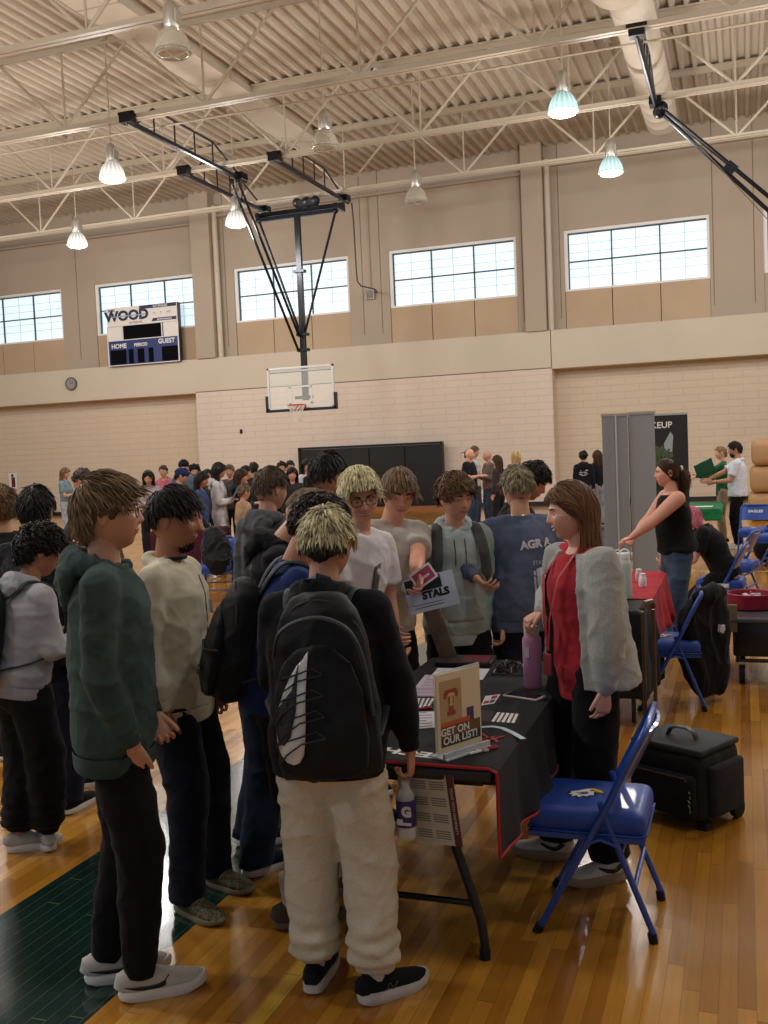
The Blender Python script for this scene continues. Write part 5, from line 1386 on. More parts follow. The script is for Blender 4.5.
    tk = top['k']; tm = top['m']; fit = top.get('fit', 1.0)*gg
    c = Geo(); hem = top.get('hem', -.1); side = Rt @ V((1, 0, 0))
    fw_ = top.get('belly', 0)
    if tk == 'tank' or fem: secs = [(hem, .168, .125), (hem+.05, .165, .122), (.06, .145, .112), (.14, .138, .108), (.26, .152, .122), (.34, .158, .118), (.42, .145, .09), (.465, .1, .07)]
    else: secs = [(hem, .186, .13), (hem+.035, .19, .134), (hem+.06, .193, .139), (.08, .182, .134), (.24, .186, .136), (.36, .188, .13), (.43, .162, .105), (.475, .095, .078)]
    if tk in ('tee', 'polo', 'jacket', 'shirt'): secs[0] = (hem, secs[2][1]*.98, secs[2][2]*.98); secs[1] = (hem+.035, secs[2][1], secs[2][2])
    c.tube([tp(0, fw_*.5 if .0 < z < .2 else 0, z) for z, a_, b_ in secs], [(a_*s*fit, (b_+(fw_ if -.05 < z < .22 else 0))*s*fit) for z, a_, b_ in secs], n=26, side=side, round_ends=False)
    cuffs = []
    for sd in 'LR':
        S, E, W_, ax, *_r = A[sd]; q = 1 if sd == 'R' else -1
        r0, r1, r2 = top.get('sl', (.061, .055, .046)); af = fit if fit > 1 else 1
        if tk == 'tank': c.cap(tp(q*.08, 0, .44), .045*s, S.lerp(tp(q*.08, 0, .44), .35), .045*s); continue
        c.cap(tp(q*.06, -.005, .42), .066*s, S, r0*s*af); c.cap(tp(q*.045, -.008, .465), .05*s, S+V((0, 0, .004)), r0*.93*s*af)
        if tk in ('tee', 'polo'):
            m_ = S.lerp(E, .72); c.tube([S, S.lerp(E, .4), m_], [r0*s*af, .066*s*af, .068*s*af], n=14)
        else:
            we = W_-(W_-E).normalized()*(.015*s if not top.get('up') else top['up'])
            wv = E.lerp(we, .82)
            c.tube([S, S.lerp(E, .5), E], [r0*s*af, (r0+r1)/2*s*af, r1*s*af], n=14, round_ends=True)
            c.tube([E, E.lerp(we, .45), wv, wv.lerp(we, .3), we], [r1*s*af, (r1*.6+r2*.4)*s*af, r2*1.05*s, .036*s, .033*s], n=14)
            c.ell(E, r1*s*af)
    if tk in ('hoodie', 'jacket', 'polo', 'cardigan'):
        hz, ht = (1.0, 1.0) if tk == 'hoodie' else (.62, .6)
        ring = []
        rr = []
        N_ = 18
        for i in range(N_+1):
            a = R(-62)+(2*PI-R(56))*i/N_   # from front right around the back to front left
            bk = .5-.5*math.sin(a)         # 1 at the back
            ring.append(nb+Rt @ (V((.088*math.cos(a), .07*math.sin(a)*1.05+.004-.012*bk, -.018+.034*bk-.05*max(0, math.sin(a))))*s*(.9 if tk != 'hoodie' else 1)))
            rr.append(((.030+.014*bk)*s*ht, (.032+.016*bk)*s*ht))
        # opening faces forward: a=90deg is front, so start past it
        ring = []; rr = []
        for i in range(N_+1):
            a = R(90+24)+R(312)*i/N_; bk = .5-.5*math.sin(a)
            ring.append(nb+Rt @ (V((.086*math.cos(a), .078*math.sin(a)-.006-.012*bk, -.03+.045*bk))*s*(.86 if tk != 'hoodie' else 1)))
            rr.append(((.026+.016*bk)*s*ht, (.032+.014*bk)*s*ht))
        hd_ = Geo() if tk == 'hoodie' else c
        hd_.tube(ring, rr, n=12, round_ends=True)
        if tk == 'hoodie':
            c2_ = c; c = hd_; c.ell(nb+Rt @ (V((0, -.105, -.03))*s), (.105*s, .045*s, .075*s), Rt @ Matrix.Rotation(R(-18), 3, 'X')); c.ell(nb+Rt @ (V((0, -.118, -.1))*s), (.07*s, .03*s, .055*s), Rt)
            if near:
                ring2 = [p_+V((0, 0, .004))+(p_-nb)*.10 for p_ in ring[2:-2]]
                c.tube(ring2, [(r_[0]*.5, r_[1]*.5) for r_ in rr[2:-2]], n=10, round_ends=True)
            mkobj('hood', remeshed(c, vx*.9, 3, wrinkle(.010*s, (9, 9, 9), seed*2.3)), tm, root); c = c2_
    elif tk in ('sweater', 'tee', 'shirt'):
        N_ = 20; c.tube([nb+Rt @ (V((.066*math.cos(a*2*PI/N_), .062*math.sin(a*2*PI/N_)+.006, -.012-.016*math.sin(a*2*PI/N_)))*s*fit**.5) for a in range(N_)], .014*s, n=8, closed=True)
    wr = wrinkle(top.get('wr', .0062)*s, (5.5, 5.5, 8), seed*3.1)
    vestb = mkobj({'hoodie': 'hoodie', 'tee': 't_shirt', 'polo': 'polo_shirt', 'sweater': 'sweatshirt', 'jacket': 'jacket', 'tank': 'tank_top', 'cardigan': 'cardigan', 'shirt': 'shirt'}[tk], remeshed(c, vx, 14 if near else 4, wr), tm, root)
    if near and bottom and tk in ('hoodie', 'sweater', 'jacket'):
        e = Geo(); zz = [hem+.012, hem-.005, hem-.04, hem-.052]; k0 = 1.0 if tk != 'jacket' else 1.06
        n_ = 72; vs_ = []
        for j, z in enumerate(zz):
            for i in range(n_):
                a = 2*PI*i/n_; rb_ = (1+.006*(i % 2))*(1, 1, .985, .95)[j]*k0
                vs_.append(tp(.187*max(fit, bottom.get('fit', 1))**.7*rb_*math.cos(a), .129*max(fit, bottom.get('fit', 1))**.7*rb_*math.sin(a), z))
        e.add(vs_, [(j*n_+i, j*n_+(i+1) % n_, (j+1)*n_+(i+1) % n_, (j+1)*n_+i) for j in range(3) for i in range(n_)])
        e.build('hem_band', tm, vestb)
        for sd in 'LR':
            S, E, W_, ax = A[sd][:4]; d_ = (W_-E).normalized(); e = Geo()
            e.tube([W_-d_*.065*s, W_-d_*.06*s, W_-d_*.012*s, W_-d_*.006*s], [.034*s, .0385*s, .037*s, .033*s], n=24); e.build('cuff', tm, vestb)
    # ---- bottom
    if bottom:
        bk_ = bottom['k']; bmt = bottom['m']; c = Geo(); fw = bottom.get('fit', 1.0)*(gg if g > 1 else 1)
        pr = {'pants': (.092, .076, .066, .056), 'sweat': (.1, .09, .082, .07), 'jeans': (.1, .078, .068, .066), 'wide': (.105, .095, .09, .09), 'shorts': (.1, .1, .1, .1), 'legging': (.092, .06, .055, .042)}[bk_]
        c.tube([P0+V((0, 0, .04*s)), P0, P0-V((0, 0, .09*s))], [(.140*s*fw, .100*s*fw), (.150*s*fw, .108*s*fw), (.155*s*fw, .112*s*fw)], n=22, side=(1, 0, 0), round_ends=True)
        for sd in 'LR':
            hp, kn, an, fd, sp = Lg[sd]; q = 1 if sd == 'R' else -1
            if bk_ == 'shorts':
                e_ = hp.lerp(kn, .92); c.tube([hp, hp.lerp(kn, .5), e_], [pr[0]*s*fw, pr[1]*s*fw, pr[2]*s*fw], n=18); c.ell(hp, pr[0]*s*fw); continue
            c.tube([hp, hp.lerp(kn, .5), kn], [pr[0]*s*fw, (pr[0]*.45+pr[1]*.55)*s*fw, pr[1]*s*fw], n=18, round_ends=True)
            end = an-V((0, 0, (bottom.get('end', .03 if bk_ in ('jeans', 'wide') else (-.02 if bk_ == 'sweat' else .012)))*s)); pts = [kn, kn.lerp(end, .5), kn.lerp(end, .88), end]
            if bk_ == 'sweat': rr = [pr[1], pr[2], pr[3]*1.12, .052]
            elif bk_ == 'pants': rr = [pr[1], pr[2], pr[3], .046]
            else: rr = [pr[1], pr[2], pr[3], pr[3]]
            c.tube(pts, [r_*s*fw for r_ in rr], n=18, round_ends=False); c.ell(kn, pr[1]*s*fw)
        wr = wrinkle(bottom.get('wr', .0062)*s, (5, 5, 7.5), seed*1.7+9)
        if bk_ == 'sweat':
            w0 = wr; wr = lambda p_: w0(p_)*1.35+.006*s*sst(.42*s, .12*s, p_[2])*math.sin(p_[2]*95/s+3*noise.noise(V(p_)*6))
        mkobj({'shorts': 'shorts', 'jeans': 'jeans', 'wide': 'trousers', 'sweat': 'sweatpants', 'legging': 'leggings'}.get(bk_, 'trousers'), remeshed(c, vx, 6 if near else 4, wr), bmt, root)
    # ---- shoes
    if shoes:
        for sd in 'LR':
            hp, kn, an, fd, sp = Lg[sd]; sp2 = dict(shoes); sp2.update(sp.get('shoe', {}))
            shoe(root, V((an.x, an.y, z0+sp.get('up', 0))), fd, s*.98, sp2, 1 if sd == 'R' else -1)
    return root, dict(hc=hc, Rh=Rh, hs=hs, tp=tp, Rt=Rt, s=s, A=A, P0=P0, nb=nb, sh=sh, Lg=Lg, loc=loc, fit=fit, top=vestb, rz=rz)
def spart(name, geo, mat, parent, smooth=True): return geo.build(name, mat, parent, smooth)
def surf(J, x, z, front=True, off=.003):
    if 'bvh' not in J:
        from mathutils.bvhtree import BVHTree
        me = J['top'].data; J['bvh'] = BVHTree.FromPolygons([v.co[:] for v in me.vertices], [p_.vertices[:] for p_ in me.polygons])
    n = J['Rt'] @ V((0, 1 if front else -1, 0)); o = J['tp'](x, 0, z)+n*.5
    h = J['bvh'].ray_cast(o, -n)
    return h[0]+n*off if h[0] is not None else J['tp'](x, .13*(1 if front else -1), z)
def garment_decal(J, poly_or_fn, mat, name, cx, cz, front=True, off=.004, parent=None, sc=1.0, rx=.186, ry=.134, size=1.0):
    """flat shapes wrapped on the torso ellipse; poly list of polygons in metres (x right, z up)"""
    g = Geo(); s = J['s']; fit = J['fit']; sg = 1 if front else -1
    for poly in poly_or_fn:
        bm = bmesh.new(); vs_ = [bm.verts.new((p[0]*size, p[1]*size, 0)) for p in poly]
        try: bm.faces.new(vs_)
        except Exception: bm.free(); continue
        bmesh.ops.triangulate(bm, faces=bm.faces[:])
        bmesh.ops.subdivide_edges(bm, edges=bm.edges[:], cuts=2, use_grid_fill=True)
        vv = []
        bm.verts.index_update()
        for v in bm.verts:
            X = (cx+v.co.x*(1 if front else -1)); Z = cz+v.co.y
            vv.append(surf(J, X, Z, front, .003))
        g.add(vv, [[v.index for v in f.verts] for f in bm.faces]); bm.free()
    o = g.build(name, mat, parent or J['top'], True)
    md = o.modifiers.new('t', 'SOLIDIFY'); md.thickness = .003; md.offset = 0
    return o
def backpack(label, root, J, w=.31, h=.46, d=.17, zc=.18, mat=None, strapm=None, group=None, yoff=0, xoff=0, tilt=0, straps=True, seed=4, name='backpack'):
    t = thing(name, label, 'backpack', root.location[:], root.rotation_euler.z, group)
    s = J['s']; tp = J['tp']; Rt = J['Rt']; fit = J['fit']
    cy = -(.128*fit+d*.42)+yoff
    Rb = Rt @ Matrix.Rotation(R(tilt), 3, 'Y'); c0 = tp(xoff, cy, zc)
    def bp(x, y, z): return c0+Rb @ V((x, y, z))
    c = Geo(); prof = [(-h/2, w*.46, d*.40), (-h/2+.05, w*.5, d*.5), (-.02, w*.49, d*.5), (h*.22, w*.44, d*.46), (h*.38, w*.36, d*.38), (h*.47, w*.24, d*.26), (h*.5, w*.1, d*.12)]
    c.tube([bp(0, (.0 if z < .1 else .02*(z/h)), z) for z, a, b in prof], [(a, b) for z, a, b in prof], n=24, side=Rb @ V((1, 0, 0)), round_ends=False)
    mb = mkobj('bag_body', remeshed(c, .010, 3, wrinkle(.008, (5, 5, 4), seed)), mat, t)
    c = Geo(); prof = [(-h*.44, w*.40, .03), (-h*.3, w*.43, .045), (-.02, w*.42, .04), (h*.12, w*.34, .028), (h*.2, w*.2, .016)]
    c.tube([bp(0, -d*.42, z) for z, a, b in prof], [(a, b) for z, a, b in prof], n=20, side=Rb @ V((1, 0, 0)), round_ends=True)
    fp = mkobj('front_pocket', remeshed(c, .010, 3, wrinkle(.006, (6, 6, 4), seed+2)), mat, t)
    g = Geo(); g.tube(cr([bp(-w*.42, -d*.05, h*.08), bp(-w*.4, -d*.1, h*.26), bp(-w*.22, -d*.2, h*.41), bp(0, -d*.22, h*.455), bp(w*.22, -d*.2, h*.41), bp(w*.4, -d*.1, h*.26), bp(w*.42, -d*.05, h*.08)]), .004, n=6); g.build('zip', plain((40, 40, 44), .4), mb)
    g = Geo(); g.tube([bp(-.04, d*.2, h*.47), bp(-.035, d*.12, h*.56), bp(0, d*.1, h*.585), bp(.035, d*.12, h*.56), bp(.04, d*.2, h*.47)], [(.012, .004)]*5, n=8, side=Rb @ V((1, 0, 0))); g.build('grab_handle', strapm or mat, t)
    if straps:
        for q in (-1, 1):
            g = Geo(); ff = fit
            P = [bp(q*.05, d*.42, h*.40), tp(q*.085, -.1*ff, .44), tp(q*.1, -.055*ff, .497), tp(q*.112, .03*ff, .492), tp(q*.125, .1*ff, .43), tp(q*.135, .142*ff, .34), tp(q*.145, .145*ff, .24), tp(q*.17, .1*ff, .16), tp(q*.19*ff, .0, .1), bp(q*w*.42, d*.3, -h*.32)]
            P = cr(P, 3); g.tube(P, [(.03*s, .008)]*19+[(.014, .004)]*(len(P)-19), n=10, side=Rt @ V((1, 0, 0))); g.build('shoulder_strap', strapm or mat, t)
    return t, bp, mb, fp
# ============================================================ the crowd
BLK = fabric((17, 17, 19), (13, 13, 15)); BLK2 = fabric((17, 19, 24), (13, 15, 19)); BAGM = fabric((20, 23, 26), (14, 17, 19), rough=.62, fine=400); STRAP = fabric((44, 50, 55), (36, 41, 45), rough=.6, fine=500)
JEAN = fabric((40, 52, 74), (28, 38, 58), fine=500); JEAND = fabric((30, 36, 54), (22, 27, 42), fine=500)
def torso_text(J, body, size, cx, cz, mat, front=True, off=.008, bold=0, sx=1, name='lettering', rot=0):
    cu = bpy.data.curves.new('t', 'FONT'); cu.body = body; cu.size = size; cu.extrude = .001; cu.align_x = 'CENTER'; cu.align_y = 'CENTER'; cu.offset = bold; cu.resolution_u = 3
    o = bpy.data.objects.new('t', cu); COL.objects.link(o); dg = bpy.context.evaluated_depsgraph_get(); dg.update()
    me = bpy.data.meshes.new_from_object(o.evaluated_get(dg)); bpy.data.objects.remove(o); me.materials.clear()
    fit = J['fit']; sg = 1 if front else -1; ca, sa = math.cos(R(rot)), math.sin(R(rot))
    for v in me.vertices:
        x, y = v.co.x*sx*ca-v.co.y*sa, v.co.x*sx*sa+v.co.y*ca
        X = cx+x*(-1 if front else 1)*1.0
        X = cx-x if front else cx+x
        v.co = surf(J, X, cz+y, front, .004+v.co.z)
    return mkobj(name, me, mat, J['top'], False)
def rect(x0, x1, z0, z1): return [(x0, z0), (x1, z0), (x1, z1), (x0, z1)]
NIKE = [(-1, .1), (-.55, -.35), (-.15, -.42), (.3, -.2), (1, .42), (.2, .02), (-.25, -.12), (-.5, -.02), (-.62, .25)]
WHS = plain((214, 212, 206), .55); SHW = fabric((196, 194, 182), (184, 181, 168), rough=.7, fine=600)
brown = ((62, 48, 34), (128, 104, 74)); black = ((16, 14, 14), (40, 36, 34)); dkbrown = ((36, 26, 20), (80, 58, 42)); longbrown = ((44, 30, 22), (96, 66, 46))

# ---- boy in the green hoodie
r1, J1 = person('tall boy in a dark green hoodie and glasses seen from behind, hand in pocket', -2.04, 2.84, 28, 1.775, head=(4, -4, 0), lean=(1, 0),
    arms={'R': dict(tol=(.168, .075, .865), pole=(.5, -.8, -.2), curl=.25, hd=(-.32, -.1, -1), th=(0, 1, 0), thumb=.2), 'L': dict(u=(-.1, .1, -1), f=(.5, .4, -.9), curl=.6)},
    feet={'R': dict(at=(-1.95, 2.77), yaw=-12), 'L': dict(at=(-2.13, 2.83), yaw=-12)},
    skin=(206, 160, 130), top=dict(k='hoodie', m=fabric((60, 78, 75), (50, 67, 64)), hem=-.13, fit=1.03), bottom=dict(k='pants', m=BLK, fit=1.08),
    shoes=dict(m=SHW, sm=plain((222, 222, 216), .5), swoosh=plain((18, 18, 20), .4), lace=plain((236, 236, 230), .6), sole=.034), hair=dict(k='short', c=((66, 53, 38), (150, 124, 90)), t=.029, L=.07, n=760, flow=(0, .25, 0), whorl=(0, -.6, .8), mess=.3, fringe=.05, tint=(.05, 1)), glasses=(40, 34, 32), seed=1)
# ---- boy in the cream quarter zip
r2, J2 = person('boy in a cream quarter zip top with black hair looking right', -2.18, 3.46, 10, 1.70, head=(4, 2, 0), lean=(1, 0), g=1.05,
    arms={'R': dict(u=(.16, -.1, -1), f=(-.05, .22, -1), curl=.75, hd=(-.05, -.05, -1)), 'L': dict(f=(.1, .4, -1), curl=.5)},
    feet={'R': dict(at=(-2.12, 3.36), yaw=30), 'L': dict(at=(-2.14, 3.62), yaw=25)}, skin=(176, 128, 98),
    top=dict(k='jacket', m=fabric((205, 200, 178), (190, 184, 160), fine=500), hem=-.11, fit=1.06), bottom=dict(k='jeans', m=fabric((26, 30, 42), (20, 23, 33)), fit=1.1),
    shoes=dict(m=fabric((110, 102, 76), (54, 54, 44), scale=90), sm=plain((120, 112, 88), .6), lace=plain((120, 112, 90), .7), sole=.022), hair=dict(k='short', c=black, t=.028, L=.06, n=560, line='fade', flow=(0, .5, 0), lockz=.1, mess=.5), beard=dict(k='chin', n=500), seed=2)
g = Geo(); tp = J2['tp']; f_ = J2['fit']
g.tube([surf(J2, 0, z, True, .001) for z in (.2, .25, .3, .35, .39, .43)], .003, n=6); g.build('zip', plain((90, 88, 80), .4, .5), J2['top'])
g = Geo(); g.tube([J2['nb']+J2['Rt'] @ V((.064*math.cos(R(a)), .06*math.sin(R(a))+.01, .012)) for a in range(0, 360, 24)], .008, n=6, closed=True); g.build('dark_undershirt', fabric((34, 34, 40)), r2)
# ---- boy in the light grey hoodie at far left
r3, J3 = person('boy with dark curly hair in a light grey hoodie at the left edge', -3.21, 3.76, 62, 1.53, head=(-8, 14, 0), lean=(11, 0), g=1.1,
    arms={'R': dict(u=(.2, .05, -1), f=(-.35, .8, .1), curl=.5), 'L': dict(u=(-.2, .05, -1), f=(.3, .8, .1))},
    feet={'L': dict(at=(-3.24, 3.72), yaw=20), 'R': dict(at=(-3.12, 3.77), yaw=-80)}, skin=(176, 124, 96),
    top=dict(k='hoodie', m=fabric((168, 168, 172), (150, 150, 155)), hem=-.06, fit=1.08), bottom=dict(k='sweat', m=BLK, fit=1.12), shoes=dict(m=fabric((186, 182, 174)), sm=WHS, lace=WHS, sole=.036),
    hair=dict(k='curly', c=black, t=.04, L=.06, n=560, curl=.011, lockz=-.45, w=.0055), seed=3)
backpack('dark backpack on the boy in the light grey hoodie at left', r3, J3, mat=BAGM, strapm=STRAP, w=.3, h=.46, zc=.2, xoff=-.03)
# ---- behind him: white collar, black denim
r4, J4 = person('dark haired boy in a black jacket with white collar at the left edge', -3.42, 4.2, 100, 1.71, head=(14, 4, 0), skin=(166, 118, 90), near=True, face=False,
    top=dict(k='jacket', m=fabric((46, 50, 56), (26, 28, 32), scale=40), fit=1.08, hem=-.1), bottom=dict(k='jeans', m=JEAND), shoes=dict(m=BLK), hair=dict(k='short', c=black, t=.026, L=.05, n=480, lockz=-.4), seed=4)
g = Geo(); nb = J4['nb']; g.tube([nb+V((.078*math.cos(a), .075*math.sin(a), .03)) for a in [R(q) for q in range(0, 360, 20)]], [(.012, .016)]*18, n=8, closed=True, side=(0, 0, 1)); g.build('white_collar', plain((214, 216, 220), .6), r4)
r5, J5 = person('boy with light brown curly hair cut by the left edge of the picture', -4.3, 4.98, 145, 1.69, head=(-10, 4, 0), skin=(206, 160, 128), top=dict(k='sweater', m=fabric((36, 34, 36))), bottom=dict(k='jeans', m=JEAND), shoes=dict(m=BLK),
    hair=dict(k='curly', c=((70, 52, 34), (140, 110, 74)), t=.034, L=.06, n=420, curl=.01), seed=5)
r6, J6 = person('short dark skinned boy in a navy jacket behind the boy in green', -3.45, 4.72, 205, 1.56, head=(30, 6, 0), skin=(128, 88, 66), smile=True, g=1.05,
    top=dict(k='jacket', m=fabric((44, 50, 68), (34, 40, 56)), fit=1.08), bottom=dict(k='jeans', m=JEAND), shoes=dict(m=BLK), hair=dict(k='short', c=black, t=.02, L=.03, n=400), seed=6)
r7, J7 = person('man in a brown coat leaning forward in the background behind the boy in green', -5.5, 7.65, 195, 1.80, head=(-20, 10, 0), lean=(12, 0), near=False, skin=(180, 130, 104), top=dict(k='jacket', m=fabric((70, 60, 52), (58, 50, 44)), fit=1.1), bottom=dict(k='jeans', m=JEAND), shoes=dict(m=BLK),
    arms={'L': dict(u=(-.5, .5, -1), f=(-.2, 1, -.9))}, hair=dict(k='short', c=dkbrown, line='fade', t=.015, L=.03), seed=7)
# ---- dark grey hoodie back
r8, J8 = person('boy with brown hair in a dark grey hoodie facing away, behind the black hoodie', -2.62, 5.25, 80, 1.75, head=(-14, 4, 0), skin=(196, 152, 126), face=False, top=dict(k='hoodie', m=fabric((92, 94, 96), (76, 78, 80))), bottom=dict(k='jeans', m=JEAND), shoes=dict(m=BLK),
    hair=dict(k='short', c=((48, 38, 28), (104, 84, 60)), t=.022, L=.05, n=500, line='fade', lockz=0), seed=8)
# ---- black hoodie, bending
r9, J9 = person('boy in a black hoodie and dark jeans bending towards the near table', -2.05, 3.95, 22, 1.73, head=(-4, 34, 0), lean=(16, 0), hshift=(0, .02, -.01), skin=(198, 150, 122), g=1.05,
    arms={'R': dict(u=(.2, .1, -1), f=(-.3, .8, -.3)), 'L': dict(f=(.2, .8, -.3))}, feet={'R': dict(at=(-2.02, 3.76), yaw=-38), 'L': dict(at=(-2.2, 4.05), yaw=-10)},
    top=dict(k='hoodie', m=BLK2, fit=1.1, hem=-.12), bottom=dict(k='jeans', m=JEAN, fit=1.15), shoes=dict(m=fabric((30, 34, 44)), sm=WHS, sole=.03), hair=dict(k='short', c=((74, 60, 44), (150, 128, 96)), line='fade', t=.016, L=.03, n=420, lockz=.1), seed=9)
# ---- blue shirt with backpack
r10, J10 = person('boy with black curly hair in a blue shirt wearing a black backpack', -1.71, 3.44, 30, 1.69, head=(-6, 30, 0), lean=(12, 0), skin=(186, 134, 106), g=1.02,
    arms={'R': dict(u=(.15, .25, -1), f=(-.3, .9, -.2)), 'L': dict(f=(.2, .8, -.3))}, feet={'R': dict(at=(-1.665, 3.36), yaw=-5), 'L': dict(at=(-1.60, 3.68), yaw=8)},
    top=dict(k='tee', m=fabric((34, 52, 106), (28, 42, 88)), fit=1.05), bottom=dict(k='shorts', m=BLK), shoes=dict(m=fabric((84, 74, 60)), sm=plain((100, 92, 78), .6), sock=fabric((206, 200, 190)), sockh=.22, sole=.03),
    hair=dict(k='curly', c=((18, 14, 12), (52, 40, 34)), t=.026, L=.045, n=620, curl=.008, w=.005, lockz=-.2), seed=10)
t10, bp, mb, fp = backpack('black backpack worn by the boy in the blue shirt', r10, J10, mat=BAGM, strapm=STRAP, w=.31, h=.46, d=.16, zc=.17, yoff=.0, seed=7)
g = Geo(); g.box(bp(.06, -.118, -.13), (.09, .01, .02), J10['Rt']); g.build('name_patch', plain((78, 72, 44), .7), fp, False)
g = Geo(); g.tube([bp(.135, -.06, -.04), bp(.1, -.112, -.05), bp(-.1, -.112, -.05), bp(-.14, -.05, -.04)], .006, n=6); g.build('compression_strap', STRAP, mb)
g = Geo(); g.prism([(x*.03, y*.03) for x, y in NIKE], bp(-.11, -.095, .08), J10['Rt'] @ V((.5, -.3, .8)), J10['Rt'] @ V((-.3, 0, .5)), J10['Rt'] @ V((-.4, -1, 0)), .012); g.build('white_mark', plain((190, 196, 200), .5), mb, False)
# ---- bleached boy, back to the camera
Sw = fabric((206, 198, 176), (196, 188, 165), scale=160, fine=700)
r11, J11 = person('boy with bleached hair and beige sweatpants, back to the camera at the table end', -1.32, 3.0, 98, 1.63, head=(-2, 18, 0), lean=(5, 0), skin=(190, 142, 112), face=False, g=1.08,
    arms={'R': dict(u=(.30, .02, -1), f=(.10, .16, -1), curl=.8, hd=(.0, .05, -1), th=(0, 1, 0)), 'L': dict(u=(-.2, .3, -1), f=(.3, .8, -.1))},
    feet={'L': dict(at=(-1.40, 2.985), yaw=0, up=.0), 'R': dict(at=(-1.175, 2.965), yaw=46)},
    top=dict(k='hoodie', m=BLK2, fit=1.1, hem=-.1, wr=.005), bottom=dict(k='sweat', m=Sw, fit=1.1), shoes=dict(m=fabric((24, 24, 27)), sm=plain((196, 194, 188), .6), emblem='n', em=plain((70, 72, 76), .4), lace=plain((30, 30, 32), .6), sock=fabric((196, 190, 178)), sockh=.15, sole=.036, heel=.012),
    hair=dict(k='short', c=((36, 30, 21), (246, 236, 184)), t=.032, L=.05, n=760, under=True, lockz=-.08, mess=.7, tint=(.0, 1), cap=.2, w=.0046, tp=.8), seed=11)
t11, bp, mb, fp = backpack('black backpack with a silver swoosh panel and laced cord on the bleached boy', r11, J11, mat=fabric((20, 23, 26), (14, 16, 18), rough=.6, fine=400), strapm=STRAP, w=.34, h=.57, d=.19, zc=.2, yoff=.0, xoff=.055, seed=12, tilt=-4)
Rt = J11['Rt']
from mathutils.bvhtree import BVHTree
_T = [BVHTree.FromPolygons([v.co[:] for v in q.data.vertices], [f.vertices[:] for f in q.data.polygons]) for q in (mb, fp)]
def on_bag(pts, off=0):
    out = []
    for x, z in pts:
        a = bp(x, -.6, z); dn = (bp(x, .4, z)-a).normalized(); hs_ = [h for h in (t_.ray_cast(a, dn) for t_ in _T) if h[0] is not None]
        q = min(hs_, key=lambda h: h[3])[0] if hs_ else bp(x, -.03, z)
        out.append(q-dn*off)
    return out
def bag_patch(name, poly, mat, off):
    bm = bmesh.new(); bm.faces.new([bm.verts.new((x, z, 0)) for x, z in poly]); bmesh.ops.triangulate(bm, faces=bm.faces[:]); bmesh.ops.subdivide_edges(bm, edges=bm.edges[:], cuts=3, use_grid_fill=True); bm.verts.index_update()
    g = Geo(); g.add(on_bag([(v.co.x, v.co.y) for v in bm.verts], off), [[v.index for v in f.verts] for f in bm.faces]); bm.free()
    o = g.build(name, mat, fp); md = o.modifiers.new('t', 'SOLIDIFY'); md.thickness = .004; md.offset = 0
bag_patch('silver_panel', [(-.135, -.12), (-.133, -.16), (-.122, -.195), (-.105, -.216), (-.085, -.225), (-.064, -.218), (-.048, -.195), (-.04, -.16), (-.033, -.1), (-.024, .0), (-.018, .06), (-.012, .11), (-.03, .088), (-.05, .07), (-.075, .035), (-.1, -.01), (-.122, -.06)], plain((206, 208, 202), .32, .2), .004)
bag_patch('swoosh', [(-.128, -.155), (-.11, -.165), (-.085, -.14), (-.06, -.06), (-.045, .075), (-.068, .0), (-.09, -.07), (-.105, -.11), (-.118, -.1), (-.125, -.06), (-.134, -.12)], plain((16, 18, 22), .5), .008)
CRD = plain((20, 22, 24), .5)
for k in range(4):
    z = .03-.062*k; g = Geo(); g.tube(on_bag([(-.135, z-.01), (-.1, z+.004), (-.05, z+.016), (.0, z+.03), (.03, z+.01)], .011), .0028, n=5); g.tube(on_bag([(-.135, z-.07), (-.1, z-.035), (-.05, z-.005), (.03, z+.01)], .013), .0028, n=5); g.build('bungee_cord', CRD, fp)
g = Geo(); g.tube([*cr([bp(-.13, -.075, .1), bp(-.1, -.1, .17), bp(-.03, -.108, .205), bp(.05, -.108, .205), bp(.12, -.1, .16), bp(.15, -.075, .06), bp(.16, -.06, -.1)])], [(.012, .006)]*25, n=8); g.build('edge_band', STRAP, mb)
# things in his right hand
W11 = J11['A']['R'][2]; rz11 = J11['rz']
wpos = Matrix.Rotation(rz11, 3, 'Z') @ W11 + V((-1.32, 3.0, 0))
# ---- smiling bleached boy with glasses
r12, J12 = person('smiling boy with bleached hair and dark glasses in a white printed t-shirt', -1.84, 4.42, -25, 1.75, head=(-35, 10, 6), lean=(10, -8), skin=(212, 160, 130), smile=True, g=1.0,
    arms={'R': dict(u=(.1, .2, -1), f=(-.2, .8, -.5)), 'L': dict(u=(-.12, .0, -1), f=(.15, .3, -1))}, top=dict(k='tee', m=fabric((214, 212, 214), (202, 200, 203)), fit=1.05), bottom=dict(k='jeans', m=JEAN), shoes=dict(m=BLK),
    hair=dict(k='short', c=((56, 44, 30), (246, 236, 184)), t=.036, L=.06, n=760, flow=(.1, .4, .1), whorl=(0, -.5, .85), under=False, lockz=.12, tint=(.3, 1), cap=.3, mess=.5, w=.0048, fringe=.062, side=.04), glasses=(26, 24, 26), browc=(52, 38, 28), seed=12)
garment_decal(J12, [[(-.02, -.12), (.02, -.12), (.026, .1), (-.022, .12)], [(-.03, -.15), (.03, -.15), (.03, -.13), (-.03, -.13)]], plain((70, 66, 66), .7), 'chest_print', -.02, .24, off=.012)
